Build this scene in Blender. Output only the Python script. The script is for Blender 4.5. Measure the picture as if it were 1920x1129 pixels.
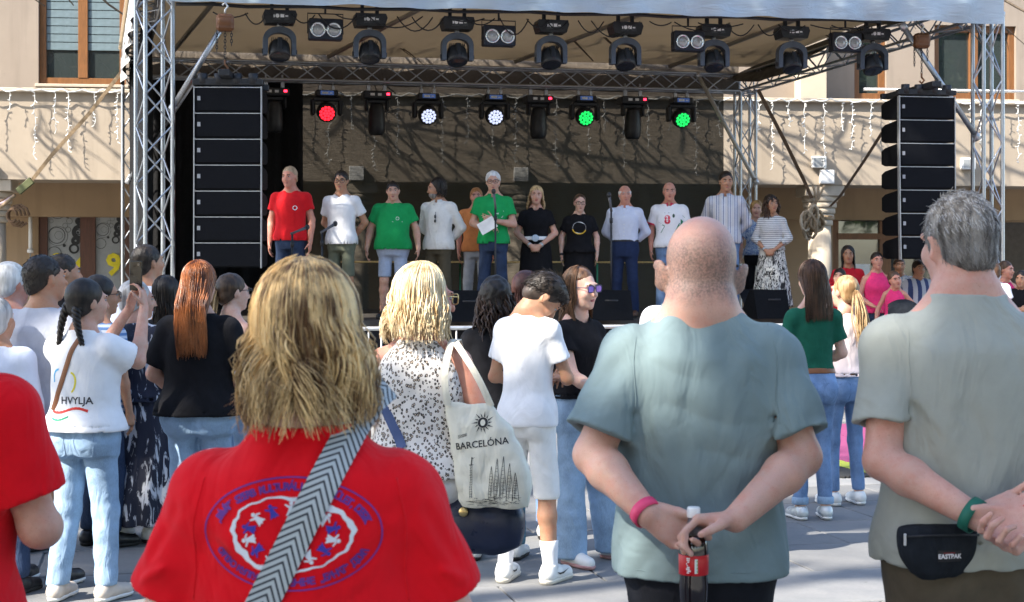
import bpy, bmesh, math, random
import numpy as np
from mathutils import Vector, Matrix, Euler
from mathutils.bvhtree import BVHTree
random.seed(7); rng = np.random.default_rng(11)
sc = bpy.context.scene
for _o in list(bpy.data.objects): bpy.data.objects.remove(_o)
COL = sc.collection
R = math.radians
# ---------------------------------------------------------------- camera
FPX, HZ, CX, CAMZ = 2900.0, 515.0, 960.0, 1.65      # focal length in photo pixels, horizon row, centre column, eye height
cd = bpy.data.cameras.new('camera'); cam = bpy.data.objects.new('camera', cd); COL.objects.link(cam)
cam.location = (0, 0, CAMZ); cam.rotation_euler = (R(90), 0, 0)
cd.sensor_width = 36.0; cd.lens = 36.0*FPX/1920.0
cd.shift_y = -(564.5-HZ)/1920.0
cd.clip_start = 0.1; cd.clip_end = 1500
cd.dof.use_dof = True; cd.dof.focus_distance = 9.0; cd.dof.aperture_fstop = 11.0
sc.camera = cam
# ---------------------------------------------------------------- world and sun
SUN_AZ, SUN_EL = R(54), R(43)                        # the sun stands left of and behind the camera
to_sun = Vector((-math.sin(SUN_AZ)*math.cos(SUN_EL), -math.cos(SUN_AZ)*math.cos(SUN_EL), math.sin(SUN_EL)))
world = bpy.data.worlds.new('World'); sc.world = world; world.use_nodes = True
wn = world.node_tree.nodes; wl = world.node_tree.links
sky = wn.new('ShaderNodeTexSky'); sky.sky_type = 'NISHITA'; sky.sun_disc = False
sky.sun_elevation = SUN_EL; sky.sun_rotation = math.atan2(to_sun.x, to_sun.y); sky.air_density = 1.0; sky.dust_density = 1.2
bg = wn['Background']; bg.inputs['Strength'].default_value = 0.15; wl.new(sky.outputs[0], bg.inputs['Color'])
sd = bpy.data.lights.new('sun', 'SUN'); sd.energy = 4.2; sd.angle = R(0.53); sd.color = (1.0, 0.93, 0.82)
sun = bpy.data.objects.new('sun', sd); COL.objects.link(sun)
sun.rotation_euler = (-to_sun).to_track_quat('-Z', 'Y').to_euler(); sun.location = (-10, -10, 12)
sc.view_settings.view_transform = 'Standard'; sc.view_settings.look = 'None'
sc.view_settings.exposure = 1.7; sc.view_settings.gamma = 1.0
sc.cycles.max_bounces = 7; sc.cycles.transparent_max_bounces = 12; sc.cycles.use_denoising = True
sc.cycles.caustics_reflective = False; sc.cycles.caustics_refractive = False; sc.cycles.sample_clamp_indirect = 6.0

# ---------------------------------------------------------------- helpers
def W(px, py, Y):
    return Vector(((px-CX)/FPX*Y, Y, CAMZ-(py-HZ)/FPX*Y))
def tag(o, label=None, cat=None, group=None, kind=None):
    if label: o['label'] = label
    if cat: o['category'] = cat
    if group: o['group'] = group
    if kind: o['kind'] = kind
    return o
def empty(name, loc=(0, 0, 0), rz=0, **k):
    o = bpy.data.objects.new(name, None); COL.objects.link(o); o.location = loc; o.rotation_euler = (0, 0, rz)
    o.empty_display_size = .1
    return tag(o, **k)
def link(name, me, parent=None, mat=None, mw=None):
    o = bpy.data.objects.new(name, me); COL.objects.link(o)
    if mat is not None and not me.materials: me.materials.append(mat)
    if parent is not None: o.parent = parent
    if mw is not None: o.matrix_local = mw
    return o
def tree_copy(o, parent=None):
    c = o.copy(); COL.objects.link(c)
    if parent is not None: c.parent = parent
    for ch in o.children: tree_copy(ch, c)
    return c
class MB:
    """collects simple shapes into one mesh"""
    def __init__(s): s.v = []; s.f = []; s.m = []; s.sm = []; s.uv = {}
    def add(s, vs, fs, mi=0, smooth=False):
        b = len(s.v); s.v += [tuple(p) for p in vs]
        for f in fs: s.f.append(tuple(b+i for i in f)); s.m.append(mi); s.sm.append(smooth)
        return b
    def box(s, lo, hi, mi=0, M=None):
        x0, y0, z0 = lo; x1, y1, z1 = hi
        v = [(x0,y0,z0),(x1,y0,z0),(x1,y1,z0),(x0,y1,z0),(x0,y0,z1),(x1,y0,z1),(x1,y1,z1),(x0,y1,z1)]
        if M is not None: v = [M@Vector(p) for p in v]
        s.add(v, [(3,2,1,0),(4,5,6,7),(0,1,5,4),(1,2,6,5),(2,3,7,6),(3,0,4,7)], mi); return s
    def bbox(s, lo, hi, b=.006, mi=0, M=None):
        """box with chamfered edges"""
        x0,y0,z0 = lo; x1,y1,z1 = hi
        bm = bmesh.new(); bmesh.ops.create_cube(bm, size=1)
        for v in bm.verts: v.co = Vector((x0+(v.co.x+.5)*(x1-x0), y0+(v.co.y+.5)*(y1-y0), z0+(v.co.z+.5)*(z1-z0)))
        bmesh.ops.bevel(bm, geom=bm.edges[:], offset=b, segments=1, affect='EDGES')
        bm.verts.index_update(); vs = [M@v.co if M is not None else v.co.copy() for v in bm.verts]
        s.add(vs, [[v.index for v in f.verts] for f in bm.faces], mi); bm.free(); return s
    def tube(s, pts, r, n=6, mi=0, cap=True, smooth=True):
        pts = [Vector(p) for p in pts]; k = len(pts)
        rs = r if hasattr(r, '__len__') else [r]*k
        up = None; vs = []
        for i, p in enumerate(pts):
            t = (pts[min(i+1,k-1)]-pts[max(i-1,0)])
            t = t.normalized() if t.length > 1e-9 else Vector((0,0,1))
            if up is None:
                up = Vector((0,0,1)) if abs(t.z) < .9 else Vector((1,0,0))
            a = t.cross(up); a = a.normalized() if a.length > 1e-6 else t.orthogonal().normalized()
            b = a.cross(t).normalized(); up = b
            for j in range(n):
                q = 2*math.pi*j/n; vs.append(p+(a*math.cos(q)+b*math.sin(q))*rs[i])
        fs = [(i*n+j, i*n+(j+1)%n, (i+1)*n+(j+1)%n, (i+1)*n+j) for i in range(k-1) for j in range(n)]
        s.add(vs, fs, mi, smooth)
        if cap:
            s.add(vs[:n], [tuple(range(n-1,-1,-1))], mi); s.add(vs[-n:], [tuple(range(n))], mi)
        return s
    def lathe(s, prof, n=20, mi=0, M=None, smooth=True, capb=True, capt=True):
        vs = []
        for (r_, z) in prof:
            for j in range(n):
                q = 2*math.pi*j/n; p = Vector((r_*math.cos(q), r_*math.sin(q), z)); vs.append(M@p if M is not None else p)
        k = len(prof)
        fs = [(i*n+j, i*n+(j+1)%n, (i+1)*n+(j+1)%n, (i+1)*n+j) for i in range(k-1) for j in range(n)]
        s.add(vs, fs, mi, smooth)
        if capb: s.add(vs[:n], [tuple(range(n-1,-1,-1))], mi)
        if capt: s.add(vs[-n:], [tuple(range(n))], mi)
        return s
    def prism(s, poly, ax, d0, d1, mi=0, M=None):
        """poly in the plane across axis ax, pushed from d0 to d1"""
        def P(a, b, d): return {0:(d,a,b), 1:(a,d,b), 2:(a,b,d)}[ax]
        v = [Vector(P(a,b,d0)) for a,b in poly]+[Vector(P(a,b,d1)) for a,b in poly]
        if M is not None: v = [M@p for p in v]
        n = len(poly)
        s.add(v, [tuple(range(n-1,-1,-1)), tuple(range(n,2*n))]+[(i,(i+1)%n,n+(i+1)%n,n+i) for i in range(n)], mi); return s
    def ell(s, c, r, n=12, mi=0, M=None):
        prof = [(max(1e-4, math.sin(math.pi*i/(n//2+2))), -math.cos(math.pi*i/(n//2+2))) for i in range(n//2+3)]
        T = Matrix.Translation(Vector(c))@(M if M is not None else Matrix())@Matrix.Diagonal((r[0],r[1],r[2],1))
        return s.lathe(prof, n, mi, T, True, False, False)
    def mesh(s, name, mats=()):
        me = bpy.data.meshes.new(name); me.from_pydata(s.v, [], s.f)
        for m in (mats if isinstance(mats, (list, tuple)) else [mats]): me.materials.append(m)
        me.polygons.foreach_set('material_index', s.m); me.polygons.foreach_set('use_smooth', s.sm)
        bm = bmesh.new(); bm.from_mesh(me); bmesh.ops.remove_doubles(bm, verts=bm.verts, dist=1e-5); bmesh.ops.recalc_face_normals(bm, faces=bm.faces); bm.to_mesh(me); bm.free()
        me.update(); return me
    def obj(s, name, mats, parent=None, mw=None):
        return link(name, s.mesh(name, mats), parent, None, mw)

# ---------------------------------------------------------------- materials
class NT:
    def __init__(s, name):
        s.m = bpy.data.materials.new(name); s.m.use_nodes = True; s.n = s.m.node_tree.nodes; s.l = s.m.node_tree.links
        s.p = s.n['Principled BSDF']; s.out = s.n['Material Output']
    def new(s, t, **k):
        n = s.n.new(t)
        for a, b in k.items():
            if a.startswith('i_'):
                key = a[2:].replace('_', ' '); n.inputs[int(key) if key.isdigit() else key].default_value = b
            else: setattr(n, a, b)
        return n
    def ln(s, a, b): s.l.new(a, b)
    def coord(s, kind='Object', scale=(1,1,1), rot=(0,0,0)):
        t = s.new('ShaderNodeTexCoord'); mp = s.new('ShaderNodeMapping')
        mp.inputs['Scale'].default_value = scale; mp.inputs['Rotation'].default_value = rot
        s.ln(t.outputs[kind], mp.inputs[0]); return mp.outputs[0]
    def noise(s, vec, scale=5, detail=3, rough=.5, dist=0):
        n = s.new('ShaderNodeTexNoise'); n.inputs['Scale'].default_value = scale; n.inputs['Detail'].default_value = detail
        n.inputs['Roughness'].default_value = rough; n.inputs['Distortion'].default_value = dist
        if vec is not None: s.ln(vec, n.inputs['Vector'])
        return n.outputs['Fac']
    def ramp(s, fac, stops, interp='LINEAR'):
        r = s.new('ShaderNodeValToRGB'); r.color_ramp.interpolation = interp; e = r.color_ramp.elements
        while len(e) < len(stops): e.new(.5)
        for i, (p, c) in enumerate(stops): e[i].position = p; e[i].color = c if len(c) == 4 else (*c, 1)
        s.ln(fac, r.inputs[0]); return r.outputs[0]
    def mix(s, fac, a, b, mode='MIX'):
        m = s.new('ShaderNodeMix', data_type='RGBA', blend_type=mode)
        for sock, v in ((m.inputs[0], fac), (m.inputs[6], a), (m.inputs[7], b)):
            if hasattr(v, 'is_linked') or hasattr(v, 'links'): s.ln(v, sock)
            elif isinstance(v, (int, float)): sock.default_value = v
            else: sock.default_value = (*v, 1) if len(v) == 3 else v
        return m.outputs[2]
    def math(s, op, a, b=None):
        m = s.new('ShaderNodeMath', operation=op)
        for i, v in enumerate((a, b)):
            if v is None: continue
            if isinstance(v, (int, float)): m.inputs[i].default_value = v
            else: s.ln(v, m.inputs[i])
        return m.outputs[0]
    def base(s, c):
        if isinstance(c, (tuple, list)): s.p.inputs['Base Color'].default_value = (*c, 1)
        else: s.ln(c, s.p.inputs['Base Color'])
    def bump(s, h, strength=.3, dist=.01, prev=None):
        b = s.new('ShaderNodeBump'); b.inputs['Strength'].default_value = strength; b.inputs['Distance'].default_value = dist
        s.ln(h, b.inputs['Height'])
        if prev is not None: s.ln(prev, b.inputs['Normal'])
        s.ln(b.outputs[0], s.p.inputs['Normal']); return b.outputs[0]
    def set(s, **k):
        for a, v in k.items(): s.p.inputs[a.replace('_', ' ')].default_value = v
        return s
MATS = {}
def plain(name, c, rough=.6, metal=0., var=.12, scale=9, bump=0., bscale=60, spec=.4, coat=0.):
    if name in MATS: return MATS[name]
    t = NT(name); v = t.coord()
    n = t.noise(v, scale, 4)
    t.base(t.ramp(n, [(.3, tuple(x*(1-var) for x in c)), (.7, tuple(min(1, x*(1+var)) for x in c))]))
    t.set(Roughness=rough, Metallic=metal); t.p.inputs['Specular IOR Level'].default_value = spec
    if coat: t.p.inputs['Coat Weight'].default_value = coat
    rr = t.ramp(t.noise(v, scale*3, 3), [(.3, (max(0,rough-.1),)*3), (.7, (min(1,rough+.1),)*3)]); t.ln(rr, t.p.inputs['Roughness'])
    if bump: t.bump(t.noise(v, bscale, 3), bump, .004)
    MATS[name] = t.m; return t.m
def cloth(name, c, var=.1, wr=.35, c2=None, fuzz=.08, wscale=7, fine=0.):
    if name in MATS: return MATS[name]
    t = NT(name); v = t.coord()
    n = t.noise(v, 22, 4, .6)
    a = tuple(x*(1-var) for x in c); b = tuple(min(1, x*(1+var)) for x in (c2 or c))
    t.base(t.ramp(n, [(.3, a), (.7, b)]))
    t.set(Roughness=.9); t.p.inputs['Specular IOR Level'].default_value = .15
    t.p.inputs['Sheen Weight'].default_value = fuzz*min(1, max(c)*2.); t.p.inputs['Sheen Roughness'].default_value = .5
    v2 = t.coord('Object', (1, 1, .55)); h1 = t.noise(v2, wscale, 3, .5, 1.1)
    b1 = t.bump(h1, wr, .045)
    if fine:
        rn = t.new('ShaderNodeTexNoise', noise_type='RIDGED_MULTIFRACTAL'); rn.inputs['Scale'].default_value = 3.2; rn.inputs['Detail'].default_value = 2.5; rn.inputs['Distortion'].default_value = .6; t.ln(t.coord('Object', (1,1,.7), (0,.5,0)), rn.inputs['Vector']); b1 = t.bump(rn.outputs['Fac'], fine, .02, b1)
    h2 = t.noise(v, 420, 2); t.bump(h2, .2, .0012, b1)
    MATS[name] = t.m; return t.m
def denim(name, c, fade=.35):
    if name in MATS: return MATS[name]
    t = NT(name); v = t.coord(); n = t.noise(v, 6, 4, .6)
    lo = tuple(x*(1-fade) for x in c); hi = tuple(min(.75, x*(1+fade*1.2)) for x in c)
    col = t.ramp(n, [(.33, lo), (.68, hi)])
    vs = t.coord('Object', (160, 160, 24)); col = t.mix(t.ramp(t.noise(vs, 3, 2), [(.35, (0,0,0)), (.65, (.3,.3,.3))]), col, tuple(min(.85, x*1.5+.05) for x in c))
    t.base(col); t.set(Roughness=.88); t.p.inputs['Specular IOR Level'].default_value = .15
    b1 = t.bump(t.noise(t.coord('Object', (1,1,.45)), 13, 3, .5, 1.2), .45, .03); t.bump(t.noise(v, 500, 2), .2, .001, b1)
    MATS[name] = t.m; return t.m
def skinmat(name, c, red=.08):
    if name in MATS: return MATS[name]
    t = NT(name); v = t.coord()
    n = t.noise(v, 9, 4, .6); n2 = t.noise(v, 90, 2)
    a = tuple(x*.9 for x in c); b = (min(1, c[0]*1.06), c[1]*.96, c[2]*.93)
    col = t.ramp(n, [(.35, a), (.65, b)])
    col = t.mix(t.ramp(n2, [(.5, (0,0,0)), (.8, (.3,)*3)]), col, (c[0]*.85, c[1]*.6, c[2]*.55)); col = t.mix(t.ramp(t.noise(v, 24, 4, .65), [(.46, (0,0,0)), (.68, (.55,)*3)]), col, (c[0]*.93, c[1]*.66, c[2]*.60)); col = t.mix(t.ramp(t.noise(v, 330, 1), [(.68, (0,0,0)), (.74, (.5,)*3)]), col, (c[0]*.5, c[1]*.36, c[2]*.3))
    t.base(col); t.set(Roughness=.52); t.p.inputs['Specular IOR Level'].default_value = .35
    t.p.inputs['Subsurface Weight'].default_value = .25; t.p.inputs['Subsurface Radius'].default_value = (.012, .004, .002); t.p.inputs['Subsurface Scale'].default_value = 1.
    b1 = t.bump(t.noise(v, 260, 3), .22, .002); t.bump(t.noise(v, 30, 3), .12, .01, b1)
    MATS[name] = t.m; return t.m
def hairmat(name, c1, c2, rough=.42):
    if name in MATS: return MATS[name]
    t = NT(name); g = t.new('ShaderNodeNewGeometry')
    nz = t.ramp(t.noise(t.coord('Object', (9, 9, 1.2)), 4, 3), [(.34,(0,0,0)),(.66,(1,1,1))])
    f = t.math('ADD', t.math('MULTIPLY', g.outputs['Random Per Island'], .34), t.math('MULTIPLY', nz, .66))
    t.base(t.ramp(f, [(.15, c1), (.75, c2)])); t.set(Roughness=rough); t.p.inputs['Specular IOR Level'].default_value = .35
    t.bump(t.noise(t.coord('Object', (120, 120, 9)), 3, 3), .5, .004)
    MATS[name] = t.m; return t.m
def glow(name, c, s):
    if name in MATS: return MATS[name]
    t = NT(name); t.base(tuple(x*.4 for x in c)); t.p.inputs['Emission Color'].default_value = (*c, 1); t.p.inputs['Emission Strength'].default_value = s
    MATS[name] = t.m; return t.m
alu = plain('aluminium', (.45,.47,.50), .34, .85, .08, 14, .05)
steel = plain('galvanised steel', (.55,.56,.57), .42, .7, .12, 20, .05)
blackm = plain('black painted metal', (.018,.019,.022), .5, 0, .25, 12, .1)
blackp = plain('black plastic', (.022,.023,.026), .42, 0, .2, 15, .05)
greyp = plain('grey yoke plastic', (.075,.09,.115), .5, 0, .12, 15)
rubber = plain('black rubber', (.02,.02,.02), .8)
whitep = plain('white plastic', (.78,.78,.76), .45, 0, .04, 10)
goldm = plain('brass', (.65,.47,.2), .3, .9)
def fabricstrap(name, c): return cloth(name, c, .2, .1)
# ================================================================ the square
STA = math.atan2(2.4, 10.22)                         # the stage and the paving lie turned against the picture
SDX = Vector((math.cos(STA), math.sin(STA), 0)); SDY = Vector((-math.sin(STA), math.cos(STA), 0))
def paving_mat():
    t = NT('stone paving'); v = t.coord()
    oi = t.new('ShaderNodeObjectInfo')
    n = t.noise(v, 3, 5, .6); n2 = t.noise(v, 60, 3)
    c = t.ramp(n, [(.3, (.155,.158,.163)), (.7, (.215,.213,.208))])
    c = t.mix(t.ramp(n2, [(.45, (0,0,0)), (.75, (.35,)*3)]), c, (.14,.14,.14))
    c = t.mix(t.ramp(t.noise(v, 11, 4, .7), [(.6, (0,0,0)), (.72, (.35,)*3)]), c, (.13,.127,.122))
    vg = t.new('ShaderNodeTexVoronoi'); vg.inputs['Scale'].default_value = 2.6; vg.inputs['Randomness'].default_value = 1; t.ln(v, vg.inputs['Vector']); c = t.mix(t.ramp(vg.outputs['Distance'], [(.045, (.75,)*3), (.06, (0,0,0))]), c, (.085,.08,.078))
    hsv = t.new('ShaderNodeHueSaturation'); t.ln(c, hsv.inputs['Color'])
    t.ln(t.math('ADD', t.math('MULTIPLY', oi.outputs['Random'], .38), .80), hsv.inputs['Value'])
    t.base(hsv.outputs[0]); t.set(Roughness=.75); t.bump(n2, .25, .003); return t.m
def joint_mat():
    t = NT('sanded paving bed'); v = t.coord()
    br = t.new('ShaderNodeTexBrick'); t.ln(v, br.inputs['Vector'])
    br.inputs['Scale'].default_value = 1; br.inputs['Brick Width'].default_value = 1.2; br.inputs['Row Height'].default_value = .8; br.inputs['Mortar Size'].default_value = .01
    n = t.noise(v, 1.5, 4)
    br.inputs['Color1'].default_value = (.22,.22,.22,1); br.inputs['Color2'].default_value = (.26,.258,.25,1); br.inputs['Mortar'].default_value = (.04,.04,.04,1)
    t.base(t.mix(.25, br.outputs[0], t.ramp(n, [(.3, (.09,.09,.09)), (.7, (.15,.15,.15))]))); t.set(Roughness=.85)
    t.bump(t.noise(v, 80, 3), .3, .004); return t.m
pav = paving_mat()
gm = MB(); S = 400
gm.add([(-S,-S,0),(S,-S,0),(S,S,0),(-S,S,0)], [(0,1,2,3)])
ground = gm.obj('pavement', joint_mat()); ground.location = (0, 0, -.012); ground.rotation_euler = (0,0,STA); tag(ground, kind='structure')
sl = MB(); sw, sh = 1.2, .8
sl.bbox((.006,.006,-.03), (sw-.006, sh-.006, .012), .005); slab_me = sl.mesh('paving_slab', pav)
n_sl = 0
for j in range(6, 22):
    for i in range(-9, 12):
        off = .6 if j % 2 else 0
        c = SDX*(i*sw+off+.6)+SDY*(j*sh+.4)
        if 5.6 < c.y < 15.5 and abs(c.x) < c.y*.36+.7 and n_sl < 290:
            o = link('paving_slab', slab_me, ground); n_sl += 1
            o.location = (i*sw+off, j*sh, random.uniform(-.0015, .0015)); o.rotation_euler = (random.uniform(-.002,.002), random.uniform(-.002,.002), 0)

# ================================================================ the building
BP = Vector((-8.77, 26.5, 0)); BA = math.atan2(2.1, 18.24)
BU = Vector((math.cos(BA), math.sin(BA), 0)); BV = Vector((-math.sin(BA), math.cos(BA), 0))
def fxy(px, off):
    """along-facade coordinate and distance where a photo column meets the plane `off` behind the front"""
    r = (px-CX)/FPX; P = BP+BV*off
    # Y*(r,1) = P + s*BU
    s = (P.x - r*P.y)/(r*BU.y-BU.x); return s, P.y+s*BU.y
def fx(px, off): return fxy(px, off)[0]
def fz(px, py, off): return CAMZ-(py-HZ)/FPX*fxy(px, off)[1]
def render_mat(name, c, v1=.1):
    t = NT(name); v = t.coord(); n = t.noise(v, .8, 5, .6); n2 = t.noise(v, 140, 3)
    col = t.ramp(n, [(.3, tuple(x*(1-v1) for x in c)), (.7, tuple(x*(1+v1*.6) for x in c))])
    st = t.noise(t.coord('Object', (2.2, 2.2, .18)), 2, 4, .6)
    col = t.mix(t.ramp(st, [(.52, (0,0,0)), (.78, (.6,)*3)]), col, tuple(x*.68 for x in c)); col = t.mix(t.ramp(t.noise(v, 5, 5, .7), [(.58, (0,0,0)), (.7, (.3,)*3)]), col, tuple(x*.78 for x in c))
    t.base(col); t.set(Roughness=.9); t.p.inputs['Specular IOR Level'].default_value = .2; t.bump(n2, .35, .006); return t.m
m_cream = render_mat('cream render', (.385,.322,.252)); m_tan = render_mat('tan render', (.40,.285,.18)); m_pale = render_mat('pale upper render', (.30,.25,.205))
m_col = render_mat('column stone render', (.50,.43,.34))
def wood_mat(name, c):
    t = NT(name); v = t.coord('Object', (14,14,1.2)); n = t.noise(v, 3, 5, .6, 1.5)
    t.base(t.ramp(n, [(.3, tuple(x*.7 for x in c)), (.7, tuple(x*1.2 for x in c))])); t.set(Roughness=.4); t.bump(n, .15, .003); return t.m
m_frame = wood_mat('brown lacquered wood', (.20,.085,.028)); m_dark = wood_mat('dark red brown wood', (.10,.035,.018))
m_bench = wood_mat('yellow beer table wood', (.55,.36,.13))
def glass_mat(name, c, rough=.03):
    t = NT(name); t.base(c); t.set(Roughness=rough); t.p.inputs['Specular IOR Level'].default_value = 1.0
    t.p.inputs['Coat Weight'].default_value = 1.0; t.p.inputs['Coat Roughness'].default_value = .02; t.p.inputs['Coat IOR'].default_value = 1.6
    t.bump(t.noise(t.coord(), 1.6, 2), .06, .05); return t.m
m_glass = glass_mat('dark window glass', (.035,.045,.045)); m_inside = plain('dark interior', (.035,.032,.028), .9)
m_blind = plain('blue grey blind', (.13,.18,.20), .5)
bld = empty('building', BP, BA, label='cream rendered building with balcony parapet above an arcade, behind the stage', cat='building')
X0, X1 = -7, 27
pz0, pz1 = 3.285, 4.78
def bpart(name, mb, m, parent=None): return mb.obj(name, m, parent or bld)
bpart('parapet', MB().box((X0,0,pz0), (X1,.22,pz1)), m_cream)
bpart('parapet_cap', MB().bbox((X0,-.09,pz1), (X1,.30,pz1+.07), .012), m_col)
#bpart('parapet_joint', MB().box((X0,-.006,3.66), (X1,0,3.675)), plain('joint shadow gap', (.2,.17,.12), .9))
bpart('balcony_slab', MB().box((X0,.22,pz0+.05), (X1,2.6,pz0+.3)), m_cream)
bpart('arcade_beam', MB().box((X0,1.9,2.72), (X1,2.6,pz0+.05)), m_tan)
# ground floor wall in pieces between the openings (plane off=2.2)
GO = 2.2
def hole_wall(name, off, th, x0, x1, z0, z1, holes, m):
    """a wall with rectangular openings: holes = (xa, xb, za, zb)"""
    mb = MB(); xs = sorted({x0, x1, *[h[0] for h in holes], *[h[1] for h in holes]}); zs = sorted({z0, z1, *[h[2] for h in holes], *[h[3] for h in holes]})
    def solid(i, j):
        if i < 0 or j < 0 or i >= len(xs)-1 or j >= len(zs)-1: return False
        cx, cz = (xs[i]+xs[i+1])/2, (zs[j]+zs[j+1])/2
        return not any(h[0] < cx < h[1] and h[2] < cz < h[3] for h in holes)
    for i in range(len(xs)-1):
        for j in range(len(zs)-1):
            if not solid(i, j): continue
            a, b, c, d = xs[i], xs[i+1], zs[j], zs[j+1]; y0, y1 = off, off+th
            mb.add([(a,y0,c),(b,y0,c),(b,y0,d),(a,y0,d)], [(0,1,2,3)]); mb.add([(a,y1,c),(b,y1,c),(b,y1,d),(a,y1,d)], [(3,2,1,0)])
            if not solid(i-1, j): mb.add([(a,y0,c),(a,y1,c),(a,y1,d),(a,y0,d)], [(3,2,1,0)])
            if not solid(i+1, j): mb.add([(b,y0,c),(b,y1,c),(b,y1,d),(b,y0,d)], [(0,1,2,3)])
            if not solid(i, j-1): mb.add([(a,y0,c),(b,y0,c),(b,y1,c),(a,y1,c)], [(3,2,1,0)])
            if not solid(i, j+1): mb.add([(a,y0,d),(b,y0,d),(b,y1,d),(a,y1,d)], [(0,1,2,3)])
    return bpart(name, mb, m)
gl0, gl1 = fx(72, GO), fx(330, GO); gr0, gr1 = fx(1562, GO), fx(1760, GO); gk0, gk1 = fx(1868, GO), X1-2
zl = fz(150, 379, GO); zr = fz(1650, 394, GO)
hole_wall('ground_floor_wall', GO, .3, X0, X1, 0, pz0+.04, [(gl0,gl1,.0,zl), (gr0,gr1,.0,zr), (gk0,gk1,.0,2.7)], m_tan)
# upper wall (off=.9) with windows
UO = .95
wins = [(72, 236, 158, -260, True), (1602, 1662, 186, 60, False), (1752, 1905, 186, 48, False), (330, 470, 158, -260, True)]
holes = []
for a, b, zb, zt, bl in wins:
    s0, s1 = fx(a, UO), fx(b, UO); holes.append((s0, s1, fz((a+b)/2, zb, UO), fz((a+b)/2, zt, UO)))
hole_wall('upper_wall', UO, .3, X0, X1, pz0+.3, 9.5, holes, m_pale)
bpart('pilaster', MB().box((fx(1500,.6), .55, pz0+.3), (fx(1548,.6), UO, 6.6)), m_col)
bpart('eaves', MB().box((X0,.0,9.5), (X1,8,9.8)), m_col); bpart('back_wall', MB().box((X0,8,0), (X1,8.3,9.5)), m_inside)
bpart('hand_rail', MB().tube([(fx(1620,.1), .12, 5.05), (X1, .12, 5.05)], .03, 8), alu)
def window(s0, s1, z0, z1, off, leaves, blind=False, bar=.1, fm=m_frame):
    fr = MB(); d0, d1 = off+.08, off+.2
    fr.bbox((s0,d0,z0),(s0+bar,d1,z1)); fr.bbox((s1-bar,d0,z0),(s1,d1,z1)); fr.bbox((s0+bar,d0+.002,z1-bar),(s1-bar,d1,z1)); fr.bbox((s0+bar,d0+.002,z0),(s1-bar,d1,z0+bar))
    w = (s1-s0-bar*2)/leaves
    for i in range(1, leaves): fr.bbox((s0+bar+w*i-bar*.7,d0-.01,z0+bar),(s0+bar+w*i+bar*.7,d1,z1-bar))
    fo = bpart('window_frame', fr, fm)
    for i in range(leaves):
        a = s0+bar+w*i+(bar*.7 if i else 0); b = s0+bar+w*(i+1)-(bar*.7 if i < leaves-1 else 0)
        bpart('pane', MB().box((a, d0+.06, z0+bar), (b, d0+.075, z1-bar)), m_glass, fo)
        if blind:
            zb = z0+(z1-z0)*.0+.62
            me = MB().bbox((0,0,0), (b-a,.02,.132), .004).mesh('slat', m_blind); k = 0
            while zb+k*.145 < z1-bar-.13 and k < 9:
                o = link('slat', me, fo); o.location = (a, d0+.03, zb+k*.145); k += 1
    return fo
for (a, b, zb, zt, bl), h in zip(wins, holes): window(h[0], h[1], h[2], h[3], UO, 2 if (b-a) > 100 else 1, bl, .12)
# sills
for h in holes: bpart('sill', MB().bbox((h[0]-.05, UO-.06, h[2]-.06), (h[1]+.05, UO+.1, h[2]-.004), .008), m_col)
# left glazed door with ringed film
m_film = plain('frosted window film', (.30,.315,.32), .35, 0, .06); m_ink = plain('black film print', (.012,.012,.014), .4)
def glazed_door(s0, s1, z0, z1, off, fm, n, glass, bar=.14):
    d = MB(); d0, d1 = off+.05, off+.2
    d.bbox((s0,d0,z0),(s0+bar,d1,z1)); d.bbox((s1-bar,d0,z0),(s1,d1,z1)); d.bbox((s0+bar,d0+.002,z1-bar),(s1-bar,d1,z1)); d.bbox((s0+bar,d0+.002,z0),(s1-bar,d1,z0+bar*1.5))
    w = (s1-s0-2*bar)/n; out = []
    for i in range(1, n): d.bbox((s0+bar+w*i-bar*.9,d0-.012,z0),(s0+bar+w*i+bar*.9,d1,z1-bar))
    do = bpart('glazed_door', d, fm)
    for i in range(n):
        a = s0+bar+w*i+(bar*.9 if i else 0); b = s0+bar+w*(i+1)-(bar*.9 if i < n-1 else 0)
        out.append((bpart('pane', MB().box((a,d0+.05,z0+bar*1.5),(b,d0+.065,z1-bar)), glass, do), a, b, z0+bar*1.5, z1-bar, d0+.05))
    return do, out
door, panes = glazed_door(gl0, gl1, 0, zl, GO, m_dark, 3, m_film, .155)
def ring(mb, cx, cz, r0, r1, y, n=28, clip=None):
    vs = []
    for j in range(n):
        q = 2*math.pi*j/n
        for r_ in (r0, r1):
            x, z = cx+r_*math.cos(q), cz+r_*math.sin(q)
            if clip: x = min(max(x, clip[0]), clip[1]); z = min(max(z, clip[2]), clip[3])
            vs.append((x, y, z))
    mb.add(vs, [(2*j, 2*j+1, (2*j+3) % (2*n), (2*j+2) % (2*n)) for j in range(n)])
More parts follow.
